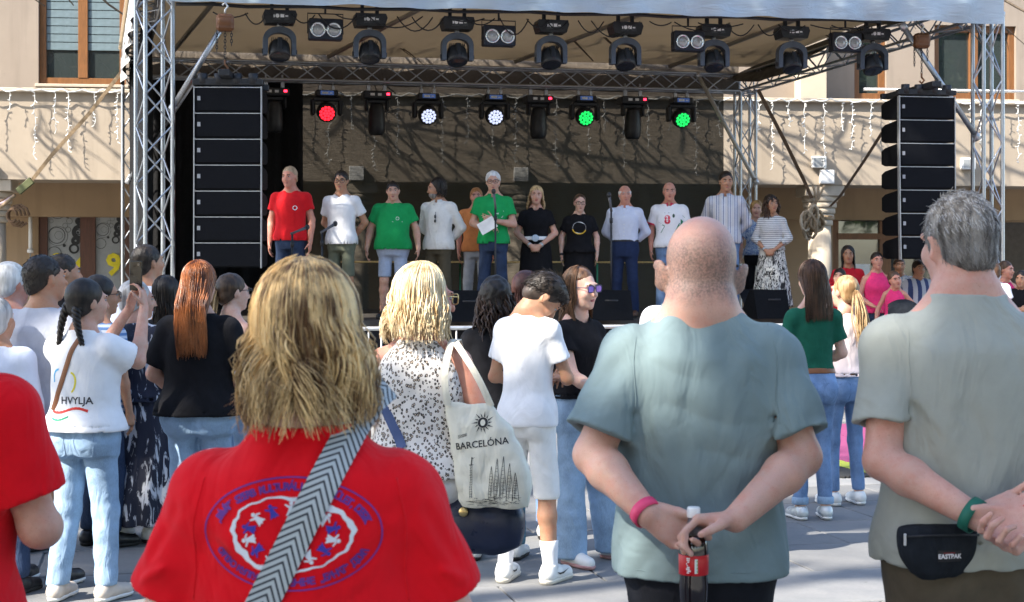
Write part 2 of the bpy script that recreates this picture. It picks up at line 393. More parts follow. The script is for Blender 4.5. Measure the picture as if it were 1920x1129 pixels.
for po, a, b, z0, z1, y in panes:
    mb = MB(); w = b-a; r2 = random.Random(3+int(a*10))
    cl = (a+.01, b-.01, z0, z1-.01)
    H_ = z1-w*1.5
    k = 0
    def rg(fx_, fz_, r0, r1):
        global k
        ring(mb, a+fx_*w, z1-fz_*w, r0*w, r1*w, y-.002-.0006*k, 30, cl); k += 1
    rg(.27,.78,.24,.262); rg(.30,.80,.30,.312); rg(.33,.78,.12,.128); rg(.3,0,.25,.265); rg(.18,.02,0,.09); rg(.60,.16,.035,.075); rg(.66,.33,.085,.094)
    rg(.53,.47,.07,.08); rg(.62,.60,.075,.088); rg(.95,.34,0,.12); rg(.84,-.02,.11,.125); rg(.78,.12,0,.035); rg(.10,.33,.06,.067)
    rg(.97,.68,.11,.24); rg(.93,.68,.065,.09); rg(.92,.69,0,.04); rg(.85,.95,.03,.14); rg(.8,1.2,.1,.16); rg(.2,1.35,.2,.22); rg(.5,1.1,.0,.05)
    o = mb.obj('ring_print', m_ink, po); o['kind'] = 'stuff'
door2, panes2 = glazed_door(gr0, gr1, 0, zr, GO, m_frame, 2, m_glass, .13)
bpart('transom', MB().bbox((gr0+.1, GO+.03, zr-.58), (gr1-.1, GO+.15, zr-.46)), m_frame, door2)
pp = panes2[0]
nt = MB().box((pp[2]-.50, pp[5]-.012, 1.42), (pp[2]-.18, pp[5]-.006, 1.86)).obj('paper_notice', whitep, pp[0])
MB().box((pp[2]-.46, pp[5]-.0135, 1.62), (pp[2]-.22, pp[5]-.0125, 1.625)).obj('notice_rule', m_ink, nt) if False else None
# passage behind the dark opening on the right
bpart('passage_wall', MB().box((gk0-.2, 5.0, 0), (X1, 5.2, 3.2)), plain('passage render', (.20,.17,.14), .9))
# columns
def column(px, off=.35):
    s, Y = fxy(px, off); c = empty('column', BP+BU*s+BV*off, BA)
    MB().lathe([(.235,0),(.235,.12),(.225,.14),(.222,1.3),(.205,2.55)], 28).obj('shaft', m_col, c)
    cap = MB(); z = 2.55
    for i, r_ in enumerate((.24,.262,.285,.31,.33)):
        cap.lathe([(r_-.02,z),(r_,z+.02),(r_,z+.085),(r_-.015,z+.105)], 28); z += .107
    cap.obj('ringed_capital', m_col, c)
    MB().bbox((-.36,-.33,z), (.36,.33,pz0-.003), .01).obj('abacus', m_col, c)
    MB().bbox((-.13,-.46,3.30), (.13,-.357,3.55), .01).obj('white_lamp_box', whitep, c)
    return c
for px, lb in ((1537, 'cream column with ringed capital right of the stage, strap rope tied round it'), (-12, 'cream column cut by the left picture edge beside the ringed glass door'),
               (668, 'stone column seen through the dark mesh behind the white polo man'), (972, 'stone column seen through the dark mesh behind the blonde woman in black')):
    tag(column(px), lb, 'column', 'columns of the arcade')
# box lamps and a down pipe on the facade
for px, py, off, lb in ((1533, 305, -.12, 'small grey flood lamp on the parapet above the roped column'), (1812, 308, -.12, 'small white flood lamp on the parapet beside the right truss tower')):
    s = fx(px, 0); z = fz(px, py, 0); e = empty('flood_lamp', BP+BU*s, BA, label=lb, cat='lamp', group='flood lamps on the parapet')
    MB().bbox((-.13,-.12,z-.1),(.13,-.012,z+.11), .01).obj('housing', whitep, e); MB().box((-.1,-.126,z-.07),(.1,-.1205,z+.08)).obj('lens', m_film, e); MB().box((-.04,-.012,z-.03),(.04,.004,z+.04)).obj('bracket', steel, e)
s = fx(57, 2.1); e = empty('rain_pipe', BP+BU*s+BV*2.1, BA, label='white down pipe on the tan wall left of the ringed door', cat='pipe')
MB().tube([(0,0,2.1),(0,0,2.74)], .035, 10).obj('pipe', whitep, e); MB().lathe([(.05,2.05),(.065,2.08),(.05,2.13)], 12).obj('pipe_foot', whitep, e); MB().tube([(0,0,0),(0,0,2.05)], .012, 8).obj('thin_cable', steel, e)
# price digits on yellow stickers
m_yel = plain('yellow sticker', (.75,.62,.02), .5)
def text_mesh(txt, size, ext=.0, bold=0.0):
    cu = bpy.data.curves.new('t', 'FONT'); cu.body = txt; cu.size = size; cu.extrude = ext; cu.offset = bold; cu.align_x = 'CENTER'; cu.align_y = 'CENTER'; cu.resolution_u = 2
    ob = bpy.data.objects.new('t', cu); COL.objects.link(ob); bpy.context.view_layer.update()
    me = bpy.data.meshes.new_from_object(ob.evaluated_get(bpy.context.evaluated_depsgraph_get())); bpy.data.objects.remove(ob); bpy.data.curves.remove(cu); return me
for px, txt, par in ((130, '3.4', panes[0]), (212, '9', panes[1]),):
    st, yy = fx(px, GO), par[5]-.03; zc = fz(px, 498, GO)
    me = text_mesh(txt, .55, .002, .02); me.materials.append(m_yel)
    o = link('price_sticker', me, door); o.location = (st, yy, zc); o.rotation_euler = (R(90), 0, 0)
# icicle lights along the parapet
m_wire = plain('white light wire', (.8,.8,.76), .5)
def icicles(px0, px1, lens, label, seed):
    rr = random.Random(seed); e = empty('icicle_lights', BP, BA, label=label, cat='string lights', group='icicle light strings on the parapet')
    a, b = fx(px0, -.1), fx(px1, -.1); n = len(lens); zt = pz1-.02
    pts = []
    for i in range(n*3+1):
        q = i/(n*3); pts.append((a+(b-a)*q, -.13-.02*rr.random(), zt+.07-.05*abs(math.sin(q*n*math.pi))+rr.uniform(-.015,.015)))
    MB().tube(pts, .012, 5).obj('main_wire', m_wire, e)
    for i, L in enumerate(lens):
        x = a+(b-a)*(i+.5+rr.uniform(-.22,.22))/n; mb = MB(); z = zt; xx = x; p = []
        while z > zt-L:
            p.append((xx, -.14+rr.uniform(-.015,.015), z)); z -= .07; xx = x+rr.uniform(-.022,.022)
        if len(p) < 2: continue
        mb.tube(p, .0055, 4, smooth=False)
        for q in p:
            if rr.random() < .9:
                dx, dz = rr.choice((-1,1))*rr.uniform(.025,.05), rr.uniform(-.04,.03)
                mb.tube([q, (q[0]+dx, q[1]-.01, q[2]+dz)], .008, 4, smooth=False)
        mb.obj('light_drop', m_wire, e)
icicles(-40, 232, [.75,.35,1.15,.75,1.05,.6,.9], 'white icicle light string on the left parapet beside the window', 1)
icicles(500, 1370, [.5,.9,1.25,.6,1.3,1.0,.45,1.2,.8,.9,1.15,.5,1.3,1.05,.6,1.2,.9,.5,1.35,.7], 'white icicle light string behind the dark mesh backdrop', 2)
icicles(1400, 1680, [.6,1.2,.45,.95,1.25,.55,.9,.6,.4], 'white icicle light string on the parapet between mesh and right speakers', 3)
icicles(1795, 1960, [.5,.9,.5,1.1,.8], 'white icicle light string on the parapet at the right picture edge', 4)

# ================================================================ the stage
FL, FR, BL, BR = Vector((-4.07,17.6,0)), Vector((6.15,20.0,0)), Vector((-5.9,24.0,0)), Vector((3.92,26.0,0))
SZ = 1.1
def lerp2(u, v): return (FL*(1-u)+FR*u)*(1-v)+(BL*(1-u)+BR*u)*v
m_deck = plain('dark stage plywood', (.05,.045,.04), .7, 0, .3, 4); m_skirt = cloth('black stage skirt', (.016,.016,.019), .2, .5)
stage = empty('stage', FL, STA, label='black stage platform with dark plywood deck under the truss roof', cat='stage')
iv = stage.matrix_basis.inverted() if False else (Matrix.Translation(FL)@Matrix.Rotation(STA, 4, 'Z')).inverted()
def L_(p, z): q = iv@Vector((p.x, p.y, z)); return q
cs = [lerp2(.03, .03), lerp2(.97, .03), lerp2(.97, .97), lerp2(.03, .97)]
# deck of single boards
ND = 5
boards = 0
for i in range(10):
    for j in range(5):
        q = [lerp2(.03+.94*(i+a)/10, .03+.94*(j+b)/5) for a, b in ((.003,.003),(.997,.003),(.997,.997),(.003,.997))]
        mb = MB(); v = [L_(p, SZ-.06) for p in q]+[L_(p, SZ) for p in q]
        mb.add(v, [(3,2,1,0),(4,5,6,7),(0,1,5,4),(1,2,6,5),(2,3,7,6),(3,0,4,7)]); mb.obj('deck_panel', m_deck, stage)
sk = MB(); n = 120
fr = [L_(lerp2(.03+.94*i/n, .028), 0)+Vector((0, .03*math.sin(i*1.7)+.015*math.sin(i*.6), 0)) for i in range(n+1)]
sk.add([(p.x,p.y,.0) for p in fr]+[(p.x,p.y,SZ-.065) for p in fr], [(i,i+1,n+2+i,n+1+i) for i in range(n)], 0, True); sk.obj('front_skirt', m_skirt, stage)
for u, v0 in ((.03,0),(.97,0)):
    a, b = L_(lerp2(u,.03),0), L_(lerp2(u,.97),0); mb = MB(); mb.add([(a.x,a.y,0),(b.x,b.y,0),(b.x,b.y,SZ-.065),(a.x,a.y,SZ-.065)], [(0,1,2,3)]); mb.obj('side_skirt', m_skirt, stage)

# --- trusses: every chord and brace its own piece
UC = MB().tube([(0,0,0),(0,0,1)], 1.0, 10).mesh('bar', alu)
def bar(a, b, r, parent, name, me=UC):
    a, b = Vector(a), Vector(b); d = b-a
    M = Matrix.Translation(a)@d.to_track_quat('Z', 'Y').to_matrix().to_4x4()@Matrix.Diagonal((r, r, d.length, 1))
    o = bpy.data.objects.new(name, me); COL.objects.link(o); o.parent = parent; o.matrix_local = M; return o
def truss(name, p0, p1, side, size, label, group, pitch=.42, rc=.026, rb=.011, faces=(0,1,2,3)):
    """box truss from p0 to p1; `side` is one cross direction"""
    p0, p1 = Vector(p0), Vector(p1); ax = (p1-p0).normalized(); a = (side-ax*side.dot(ax)).normalized(); b = ax.cross(a).normalized()
    e = empty(name, p0, 0, label=label, cat='truss', group=group); L = (p1-p0).length; h = size/2
    C = [(-h,-h),(h,-h),(h,h),(-h,h)]
    def P(k, t): return a*C[k%4][0]+b*C[k%4][1]+ax*t
    for k in range(4): bar(P(k,0), P(k,L), rc, e, 'chord')
    n = max(2, int(round(L/pitch)))
    for k in faces:
        for i in range(n):
            t0, t1 = L*i/n, L*(i+1)/n
            if (i+k) % 2: bar(P(k,t0), P(k+1,t1), rb, e, 'brace')
            else: bar(P(k+1,t0), P(k,t1), rb, e, 'brace')
        bar(P(k,.04), P(k+1,.04), rb, e, 'brace'); bar(P(k,L-.04), P(k+1,L-.04), rb, e, 'brace')
    # square end plates
    for t in (0, L):
        for k in range(4):
            q = P(k, t); bar(q-ax*.03, q+ax*.03, rc*1.25, e, 'coupler')
    return e
Z3 = Vector((0,0,1))
tw = 'truss towers of the stage roof'
truss('truss_tower', FL, FL+Z3*5.35, (SDX+SDY*.35), .32, 'silver truss tower at the front left stage corner, tallest and nearest', tw, .33)
truss('truss_tower', FR, FR+Z3*5.0, SDX, .27, 'silver truss tower at the right beside the right speaker stack', tw)
truss('truss_tower', BL, BL+Z3*4.75, SDX, .27, 'sunlit white looking truss tower at the rear left stage corner', tw)
truss('truss_tower', BR, BR+Z3*4.72, SDX, .27, 'slim truss tower at the rear right corner beside the mesh backdrop', tw)
tr = 'roof trusses of the stage'
RZ = 4.86
truss('roof_truss', BL+Z3*RZ, BR+Z3*RZ, Z3, .28, 'long brownish roof truss across the back carrying the row of LED heads', tr, .36, .022, .0105)
truss('roof_truss', FL+Z3*5.2, FR+Z3*5.2, Z3, .28, 'front roof truss hidden under the pale canopy edge', tr, .5)
truss('roof_truss', FR+Z3*5.1, BR+Z3*RZ, Z3, .28, 'right side roof truss running back to the rear corner', tr, .36, .022)
truss('roof_truss', FL+Z3*5.1, BL+Z3*RZ, Z3, .28, 'left side roof truss above the left speaker stack', tr, .36, .022)

# --- canopy: sheet with sag, pale front valance with folds
t = NT('pale canopy tarpaulin'); v = t.coord(); nz = t.noise(t.coord('Object', (.7,2.5,2.5)), 2, 4, .55)
t.base(t.ramp(nz, [(.3, (.50,.62,.72)), (.7, (.62,.72,.79))])); t.set(Roughness=.6); t.bump(t.noise(t.coord('Object', (.8,3,4)), 2.2, 4, .55, .8), .55, .05); m_tarp = t.m
def sheer(t, c, f):
    q = t.new('ShaderNodeBsdfTranslucent'); q.inputs[0].default_value = (*c, 1); m = t.new('ShaderNodeMixShader'); m.inputs[0].default_value = f; t.ln(t.p.outputs[0], m.inputs[1]); t.ln(q.outputs[0], m.inputs[2]); t.ln(m.outputs[0], t.out.inputs['Surface'])
sheer(t, (.6,.6,.58), .28)
t = NT('brown canopy lining'); t.base(t.ramp(t.noise(t.coord(), 1.2, 4), [(.3, (.40,.31,.20)), (.7, (.48,.37,.25))])); t.set(Roughness=.8); t.bump(t.noise(t.coord(), 2.5, 3), .3, .04); m_under = t.m; sheer(t, (.44,.34,.23), .38)
cn = empty('stage_canopy', FL+Z3*5, 0, label='pale blue grey stage canopy with brown lining and loose front valance', cat='canopy')
def PC(u, v, z): return lerp2(u, v)+Vector((0,0,z))-FL-Z3*5
NU, NV = 40, 14
def roofz(u, v): return 5.62-.46*v - .05*math.sin(math.pi*((u*5) % 1))*math.sin(math.pi*v)
for nm, dz, m in (('roof_sheet', .03, m_tarp), ('lining', 0, m_under)):
    mb = MB(); mb.add([PC(-.02+1.04*i/NU, -.03+1.05*j/NV, roofz(i/NU, j/NV)+dz) for j in range(NV+1) for i in range(NU+1)],
                      [(j*(NU+1)+i, j*(NU+1)+i+1, (j+1)*(NU+1)+i+1, (j+1)*(NU+1)+i) for j in range(NV) for i in range(NU)], 0, True); mb.obj(nm, m, cn)
va = MB(); NU = 160; rows = 9
for j in range(rows+1):
    f = j/rows
    for i in range(NU+1):
        u = i/NU; zb = 4.715+.135*u+.006*math.sin(u*37)+.005*math.sin(u*91+1); zt = roofz(min(1,max(0,u)), 0)+.04
        vv = -.035-.016*math.sin(f*2.4)+.006*math.sin(u*55+f*5)*f+.004*math.sin(u*120-f*3)
        va.v.append(tuple(PC(-.010+1.010*u, vv, zt*(1-f)+zb*f)))
for j in range(rows):
    for i in range(NU): va.f.append((j*(NU+1)+i, j*(NU+1)+i+1, (j+1)*(NU+1)+i+1, (j+1)*(NU+1)+i)); va.m.append(0); va.sm.append(True)
va.obj('valance', m_tarp, cn)
# right side edge: black underside flap; left side: crumpled silver flap
for u0, nm, m, amp, drop in ((1.02, 'side_flap', plain('black tarpaulin', (.03,.03,.032), .5, 0, .2, 3, .2, 6), .03, .34), (-.015, 'crumpled_flap', plain('crumpled silver tarpaulin', (.50,.50,.50), .5, 0, .08, 4, .6, 7), .025, .62)):
    mb = MB(); n = 60
    for j in range(6):
        f = j/5
        for i in range(n+1):
            vq = i/n; z = roofz(.5, vq)+.03-(drop*(1+(.35 if u0 > .5 else .08)*math.sin(vq*9+u0)*f))*f-(.35*vq*(1-vq) if u0 > .5 else 0)*f
            mb.v.append(tuple(PC(u0+amp*.35*math.sin(vq*40+f*6)*f*.5-(.06*f*(u0 > .5)), vq, z)))
    for j in range(5):
        for i in range(n): mb.f.append((j*(n+1)+i, j*(n+1)+i+1, (j+1)*(n+1)+i+1, (j+1)*(n+1)+i)); mb.m.append(0); mb.sm.append(True)
    mb.obj(nm, m, cn)
mb = MB(); n = 60
for f in (0,.5,1):
    for i in range(n+1): mb.v.append(tuple(PC(-.0+1.0*i/n, 1.035+.004*math.sin(i*1.3)*f, 5.19*(1-f)+4.70*f+.012*math.sin(i*.9)*f)))
for j in range(2):
    for i in range(n): mb.f.append((j*(n+1)+i, j*(n+1)+i+1, (j+1)*(n+1)+i+1, (j+1)*(n+1)+i)); mb.m.append(0); mb.sm.append(True)
mb.obj('rear_flap', cloth('grey brown tarpaulin', (.15,.125,.10), .1, .5), cn)
for u0, u1 in ((.42,.30), (.72,.60), (.92,.86), (.12,.06)):
    a, b = PC(u0, .0, roofz(u0,0)-.08), PC(u1, .97, roofz(u1,.97)-.08); MB().tube([a, b], .035, 8).obj('roof_pole', plain('dull grey pole', (.32,.29,.25), .5, .3), cn)

# --- mesh backdrop: an open weave one can see the building through
t = NT('dark scaffold mesh'); v = t.coord()
w1 = t.noise(t.coord('Object', (2.5, 2.5, 34)), 3, 4, .6); w2 = t.noise(v, 130, 2)
mixf = t.math('ADD', t.math('MULTIPLY', w1, .55), t.math('MULTIPLY', w2, .45))
op = t.ramp(mixf, [(.36, (.84,)*3), (.64, (.97,)*3)])
dn = t.new('ShaderNodeBsdfTransparent'); mx = t.new('ShaderNodeMixShader')
t.base((.050,.054,.047)); t.set(Roughness=.9); t.p.inputs['Specular IOR Level'].default_value = .1; t.ln(op, mx.inputs[0]); t.ln(dn.outputs[0], mx.inputs[1]); t.ln(t.p.outputs[0], mx.inputs[2]); t.ln(mx.outputs[0], t.out.inputs['Surface']); m_mesh = t.m
def drape(name, a, b, z0, z1, amp, m, label, cat, n=90, nz=10, k=14):
    e = MB()
    for j in range(nz+1):
        for i in range(n+1):
            f = i/n; p = a*(1-f)+b*f; d = (b-a).normalized(); nrm = Vector((-d.y, d.x, 0))
            q = p+nrm*(amp*math.sin(f*k*6.28)+amp*.6*math.sin(f*k*2.3*6.28+j*.4)); e.v.append((q.x, q.y, z0+(z1-z0)*j/nz))
    for j in range(nz):
        for i in range(n): e.f.append((j*(n+1)+i, j*(n+1)+i+1, (j+1)*(n+1)+i+1, (j+1)*(n+1)+i)); e.m.append(0); e.sm.append(True)
    o = e.obj(name, m); return tag(o, label, cat)
off = SDY*.35
drape('mesh_backdrop', lerp2(-.0,1)+off, lerp2(.975,1)+off, 1.05, 4.82, .012, m_mesh, 'dark see through mesh sheet hung across the back of the stage', 'backdrop')
m_drape = cloth('black stage drape', (.012,.012,.013), .2, .5)
drape('side_drape', lerp2(.005,.35), lerp2(.002,.99), 1.1, 4.9, .05, m_drape, 'black drape closing the left side of the stage behind the speaker stack', 'drape', 80, 6, 9)
drape('side_drape', lerp2(.01,1)+SDY*.18, lerp2(.265,1)+SDY*.18, 1.1, 4.7, .04, m_drape, 'black drape at the rear left corner, widened over the mesh in place of shade', 'drape', 50, 6, 6)  # right part of this black sheet stands for shade on the mesh

# --- line arrays
m_cab = plain('black speaker paint', (.0045,.005,.0065), .7, 0, .2, 30, .25, 220, .12)
t = NT('perforated speaker grille'); vo = t.new('ShaderNodeTexVoronoi'); vo.inputs['Scale'].default_value = 130; t.ln(t.coord(), vo.inputs['Vector'])
t.base(t.ramp(vo.outputs['Distance'], [(.25, (.0015,.0015,.002)), (.45, (.006,.0068,.0095))])); t.set(Roughness=.7); t.p.inputs['Specular IOR Level'].default_value = .12; t.bump(vo.outputs['Distance'], .4, .003); m_grille = t.m
def line_array(px, py_top, Y, n, w, h, label, curve, rz):
    top = W(px, py_top, Y); e = empty('line_array', top, rz, label=label, cat='speaker', group='hanging line array speakers')
    fr = MB(); fr.bbox((-w*.5-.02,-.02,.02),(w*.5+.02,.06,.09)); fr.bbox((-w*.5-.02,.5,.02),(w*.5+.02,.58,.09)); fr.bbox((-.06,-.3,.09),(.06,.75,.16)); fr.bbox((-w*.45,.06,.02),(-w*.45+.07,.5,.09)); fr.bbox((w*.45-.07,.06,.02),(w*.45,.5,.09))
    for x in (-.28,-.1,.1,.28): fr.lathe([(.055,.09),(.055,.2)], 10, 0, Matrix.Translation((x*w/.74,.02,-.05)))
    fr.obj('fly_frame', blackm, e)
    z = 0; y = 0; ang = 0; h2 = h-.012
    cab = MB(); D = .58
    poly = [(0,0),(0,-h2),(D*.8,-h2+.025),(D,-h2+.06),(D,-.06),(D*.8,-.025)]
    cab.prism(poly, 0, -w/2, w/2); cab_me = cab.mesh('cabinet', m_cab)
    gr_me = MB().bbox((-w/2+.03,-.012,-h2+.012),(w/2-.012,.0,-.012), .004).mesh('grille', m_grille)
    rail_me = MB().box((-w/2-.006,-.02,-h2-.008),(-w/2+.004,.05,.004)).mesh('side_rail', steel); rail_me2 = MB().box((w/2-.004,-.02,-h2-.008),(w/2+.006,.05,.004)).mesh('side_rail', steel)
    bd_me = MB().box((-w/2+.035,-.016,-h2*.55),(-w/2+.07,-.0125,-h2*.38)).mesh('badge', plain('grey badge', (.35,.36,.38), .4))
    edge_me = MB().box((-w/2,-.014,-.01),(w/2,-.004,-.002)).mesh('edge_strip', steel)
    for i in range(n):
        M = Matrix.Translation((0, y, z))@Matrix.Rotation(ang, 4, 'X')
        c = link('cabinet', cab_me, e, mw=M)
        for nm, me in (('grille', gr_me), ('side_rail', rail_me), ('side_rail', rail_me2), ('badge', bd_me), ('edge_strip', edge_me)): link(nm, me, c)
        z -= h*math.cos(ang); y -= -h*math.sin(ang)*-1 if False else h*math.sin(ang)*-1; ang += curve
    return e
line_array(427, 163, 17.2, 7, .74, .2885, 'left hanging stack of seven black speaker cabinets', -.004, R(2))
line_array(1738, 181, 19.6, 7, .74, .296, 'right hanging stack of seven black speaker cabinets', -.008, R(9))
# chain hoists
m_hoist = plain('orange brown hoist paint', (.15,.06,.022), .5)
def hoist(px, py, Y, L, label):
    p = W(px, py, Y); e = empty('chain_hoist', p, .2, label=label, cat='hoist', group='chain hoists above the speaker stacks')
    MB().bbox((-.10,-.07,-.10),(.10,.07,.09), .03).obj('hoist_body', m_hoist, e)
    MB().lathe([(.07,-.09),(.085,-.05),(.085,.05),(.07,.09)], 14, 0, Matrix.Rotation(R(90),4,'Y')).obj('drum', m_hoist, e)
    MB().tube([(0,0,.09),(0,0,.14),(.03,0,.18),(0,0,.22),(-.03,0,.19)], .012, 6).obj('top_hook', steel, e)
    lk = MB()
    for x0, yy, LL in ((0,0,L), (-.09,.02,L*.75), (.07,-.02,L*.55)):
        k = 0; z = -.09
        while z > -LL:
            q = [(x0+(.012*math.cos(a) if k%2 else 0), yy+(0 if k%2 else .012*math.cos(a)), z-.018+.022*math.sin(a)) for a in [i*math.pi/4 for i in range(9)]]
            lk.tube(q, .0045, 4, cap=False); z -= .034; k += 1
    o = lk.obj('chain', blackm, e); o['kind'] = 'stuff'
    MB().tube([(0,0,-L),(0,0,-L-.05),(.035,0,-L-.09),(0,0,-L-.13),(-.03,0,-L-.1)], .013, 6).obj('bottom_hook', m_hoist, e)
hoist(422, 42, 17.3, .42, 'brown chain hoist hanging over the left speaker stack')
hoist(1728, 76, 19.8, .42, 'brown chain hoist hanging over the right speaker stack')
# shiny diagonal tubes and the loose pole
def pole(a, b, r, label, m=alu, name='brace_pole'):
    a, b = Vector(a), Vector(b); e = empty(name, a, 0, label=label, cat='pole'); MB().tube([(0,0,0), b-a], r, 12).obj('tube', m, e)
    d = (b-a).normalized(); MB().tube([-d*.03, d*.06], r*1.4, 10).obj('end_clamp', steel, e); MB().tube([b-a-d*.06, b-a+d*.03], r*1.4, 10).obj('end_clamp', steel, e); return e
pole(W(418,48,17.5), W(322,205,17.75), .033, 'shiny brace tube from left hoist down to the front left tower')
pole(W(372,140,22.8), W(240,340,23.6), .03, 'sunlit thin brace tube inside the left truss towers')
pole(W(1692,48,19.8), W(1832,258,20.1), .036, 'shiny brace tube from right hoist to the right tower')
pole(W(1308,140,25.7), W(1418,342,25.0), .034, 'pale loose pole leaning against the rear right tower', plain('pale painted pole', (.55,.55,.52), .45, .2))
# ratchet straps
def strap(pts, wd, label, m, extra=None):
    e = empty('tie_strap', pts[0], 0, label=label, cat='strap', group='tie down straps'); mb = MB(); o0 = Vector(pts[0])
    P = [Vector(p)-o0 for p in pts]
    for i, p in enumerate(P):
        d = (P[min(i+1,len(P)-1)]-P[max(0,i-1)]).normalized(); s_ = d.cross(Vector((0,1,.3))).normalized()*wd*.5
        tw_ = Vector((0,.012,0))
        mb.v += [tuple(p-s_-tw_), tuple(p+s_-tw_), tuple(p+s_+tw_*.2), tuple(p-s_+tw_*.2)]
        if i: b_ = (i-1)*4; mb.f += [(b_+k, b_+(k+1)%4, b_+4+(k+1)%4, b_+4+k) for k in range(4)]; mb.m += [0]*4; mb.sm += [False]*4
    mb.obj('webbing', m, e); return e
m_str = cloth('worn tan webbing', (.33,.24,.15), .25, .2); m_strd = cloth('brown webbing', (.15,.095,.06), .25, .2)
e = strap([W(226,138,23.8), W(170,210,24.2), W(98,290,24.6), W(60,338,24.9), W(36,360,25.0)], .055, 'tan ratchet strap pulled down left from the rear left tower', m_str)
q = W(48,348,24.9)-W(226,138,23.8); MB().bbox((-.16,-.03,-.06),(.14,.03,.06), .01, 0, Matrix.Translation(q)@Matrix.Rotation(R(-40),4,'Y')).obj('ratchet', plain('yellow green buckle', (.10,.11,.05), .5, .3), e)
q2 = q+Vector((-.25,.1,-.2))
for k in range(3): MB().tube([q2+Vector((-.5,.02*k,-.30+.07*k)), q2+Vector((-.15,.03*k,-.12+.05*k)), q2+Vector((.05,0,.05))], .03-.004*k, 6).obj('strap_tail', (m_str, cloth('pink grey webbing', (.45,.36,.38)), m_strd)[k], e)
lp = MB()
for k in range(4): lp.tube([q2+Vector((.14*math.cos(a)*(.6+.2*k)+.03*k, .02*k, -.28+.17*math.sin(a)*(.6+.15*k))) for a in [i*.7 for i in range(9)]], .022, 5)
lp.obj('strap_loop', m_strd, e)
strap([W(1421,168,25.6), W(1470,262,26.6), W(1508,340,27.3), W(1522,372,27.35)], .06, 'brown strap from the rear right truss corner to the column', m_strd)
strap([W(1664,233,20.5), W(1620,302,23.0), W(1575,368,26.0), W(1556,388,27.3)], .06, 'brown strap from the right speaker stack to the column', m_strd)
# rope bundle on the column
cpos = W(1520, 420, 27.35); rb = empty('rope_bundle', cpos, 0, label='bundle of tan straps knotted round the cream column', cat='rope'); r3 = random.Random(5)
for k in range(11):
    a0 = r3.random()*6.28; w_, h_ = r3.uniform(.06,.14), r3.uniform(.10,.22); dx, dz = r3.uniform(-.12,.10), r3.uniform(-.14,.12)
    MB().tube([(dx+w_*math.cos(a0+i*.7), -.05-.03*k/3+.05*math.sin(i*.9), dz+h_*math.sin(a0+i*.7)) for i in range(10)], .028, 6).obj('strap_loop', (m_str, cloth('light rope', (.52,.42,.30)))[k % 2], rb)
for i in range(3): MB().tube([(.05-.09*i,-.03,.1),(.10+.02*i,-.02,.45),(.05+.1*i,.05,.68)], .022, 6).obj('strap_tail', m_str, rb)
MB().tube([(.17+.34*math.cos(a)*.8-.0, .22+.30*math.sin(a), .12+.03*math.sin(2*a)) for a in [i*.42 for i in range(16)]], .025, 6).obj('column_wrap', m_str, rb)

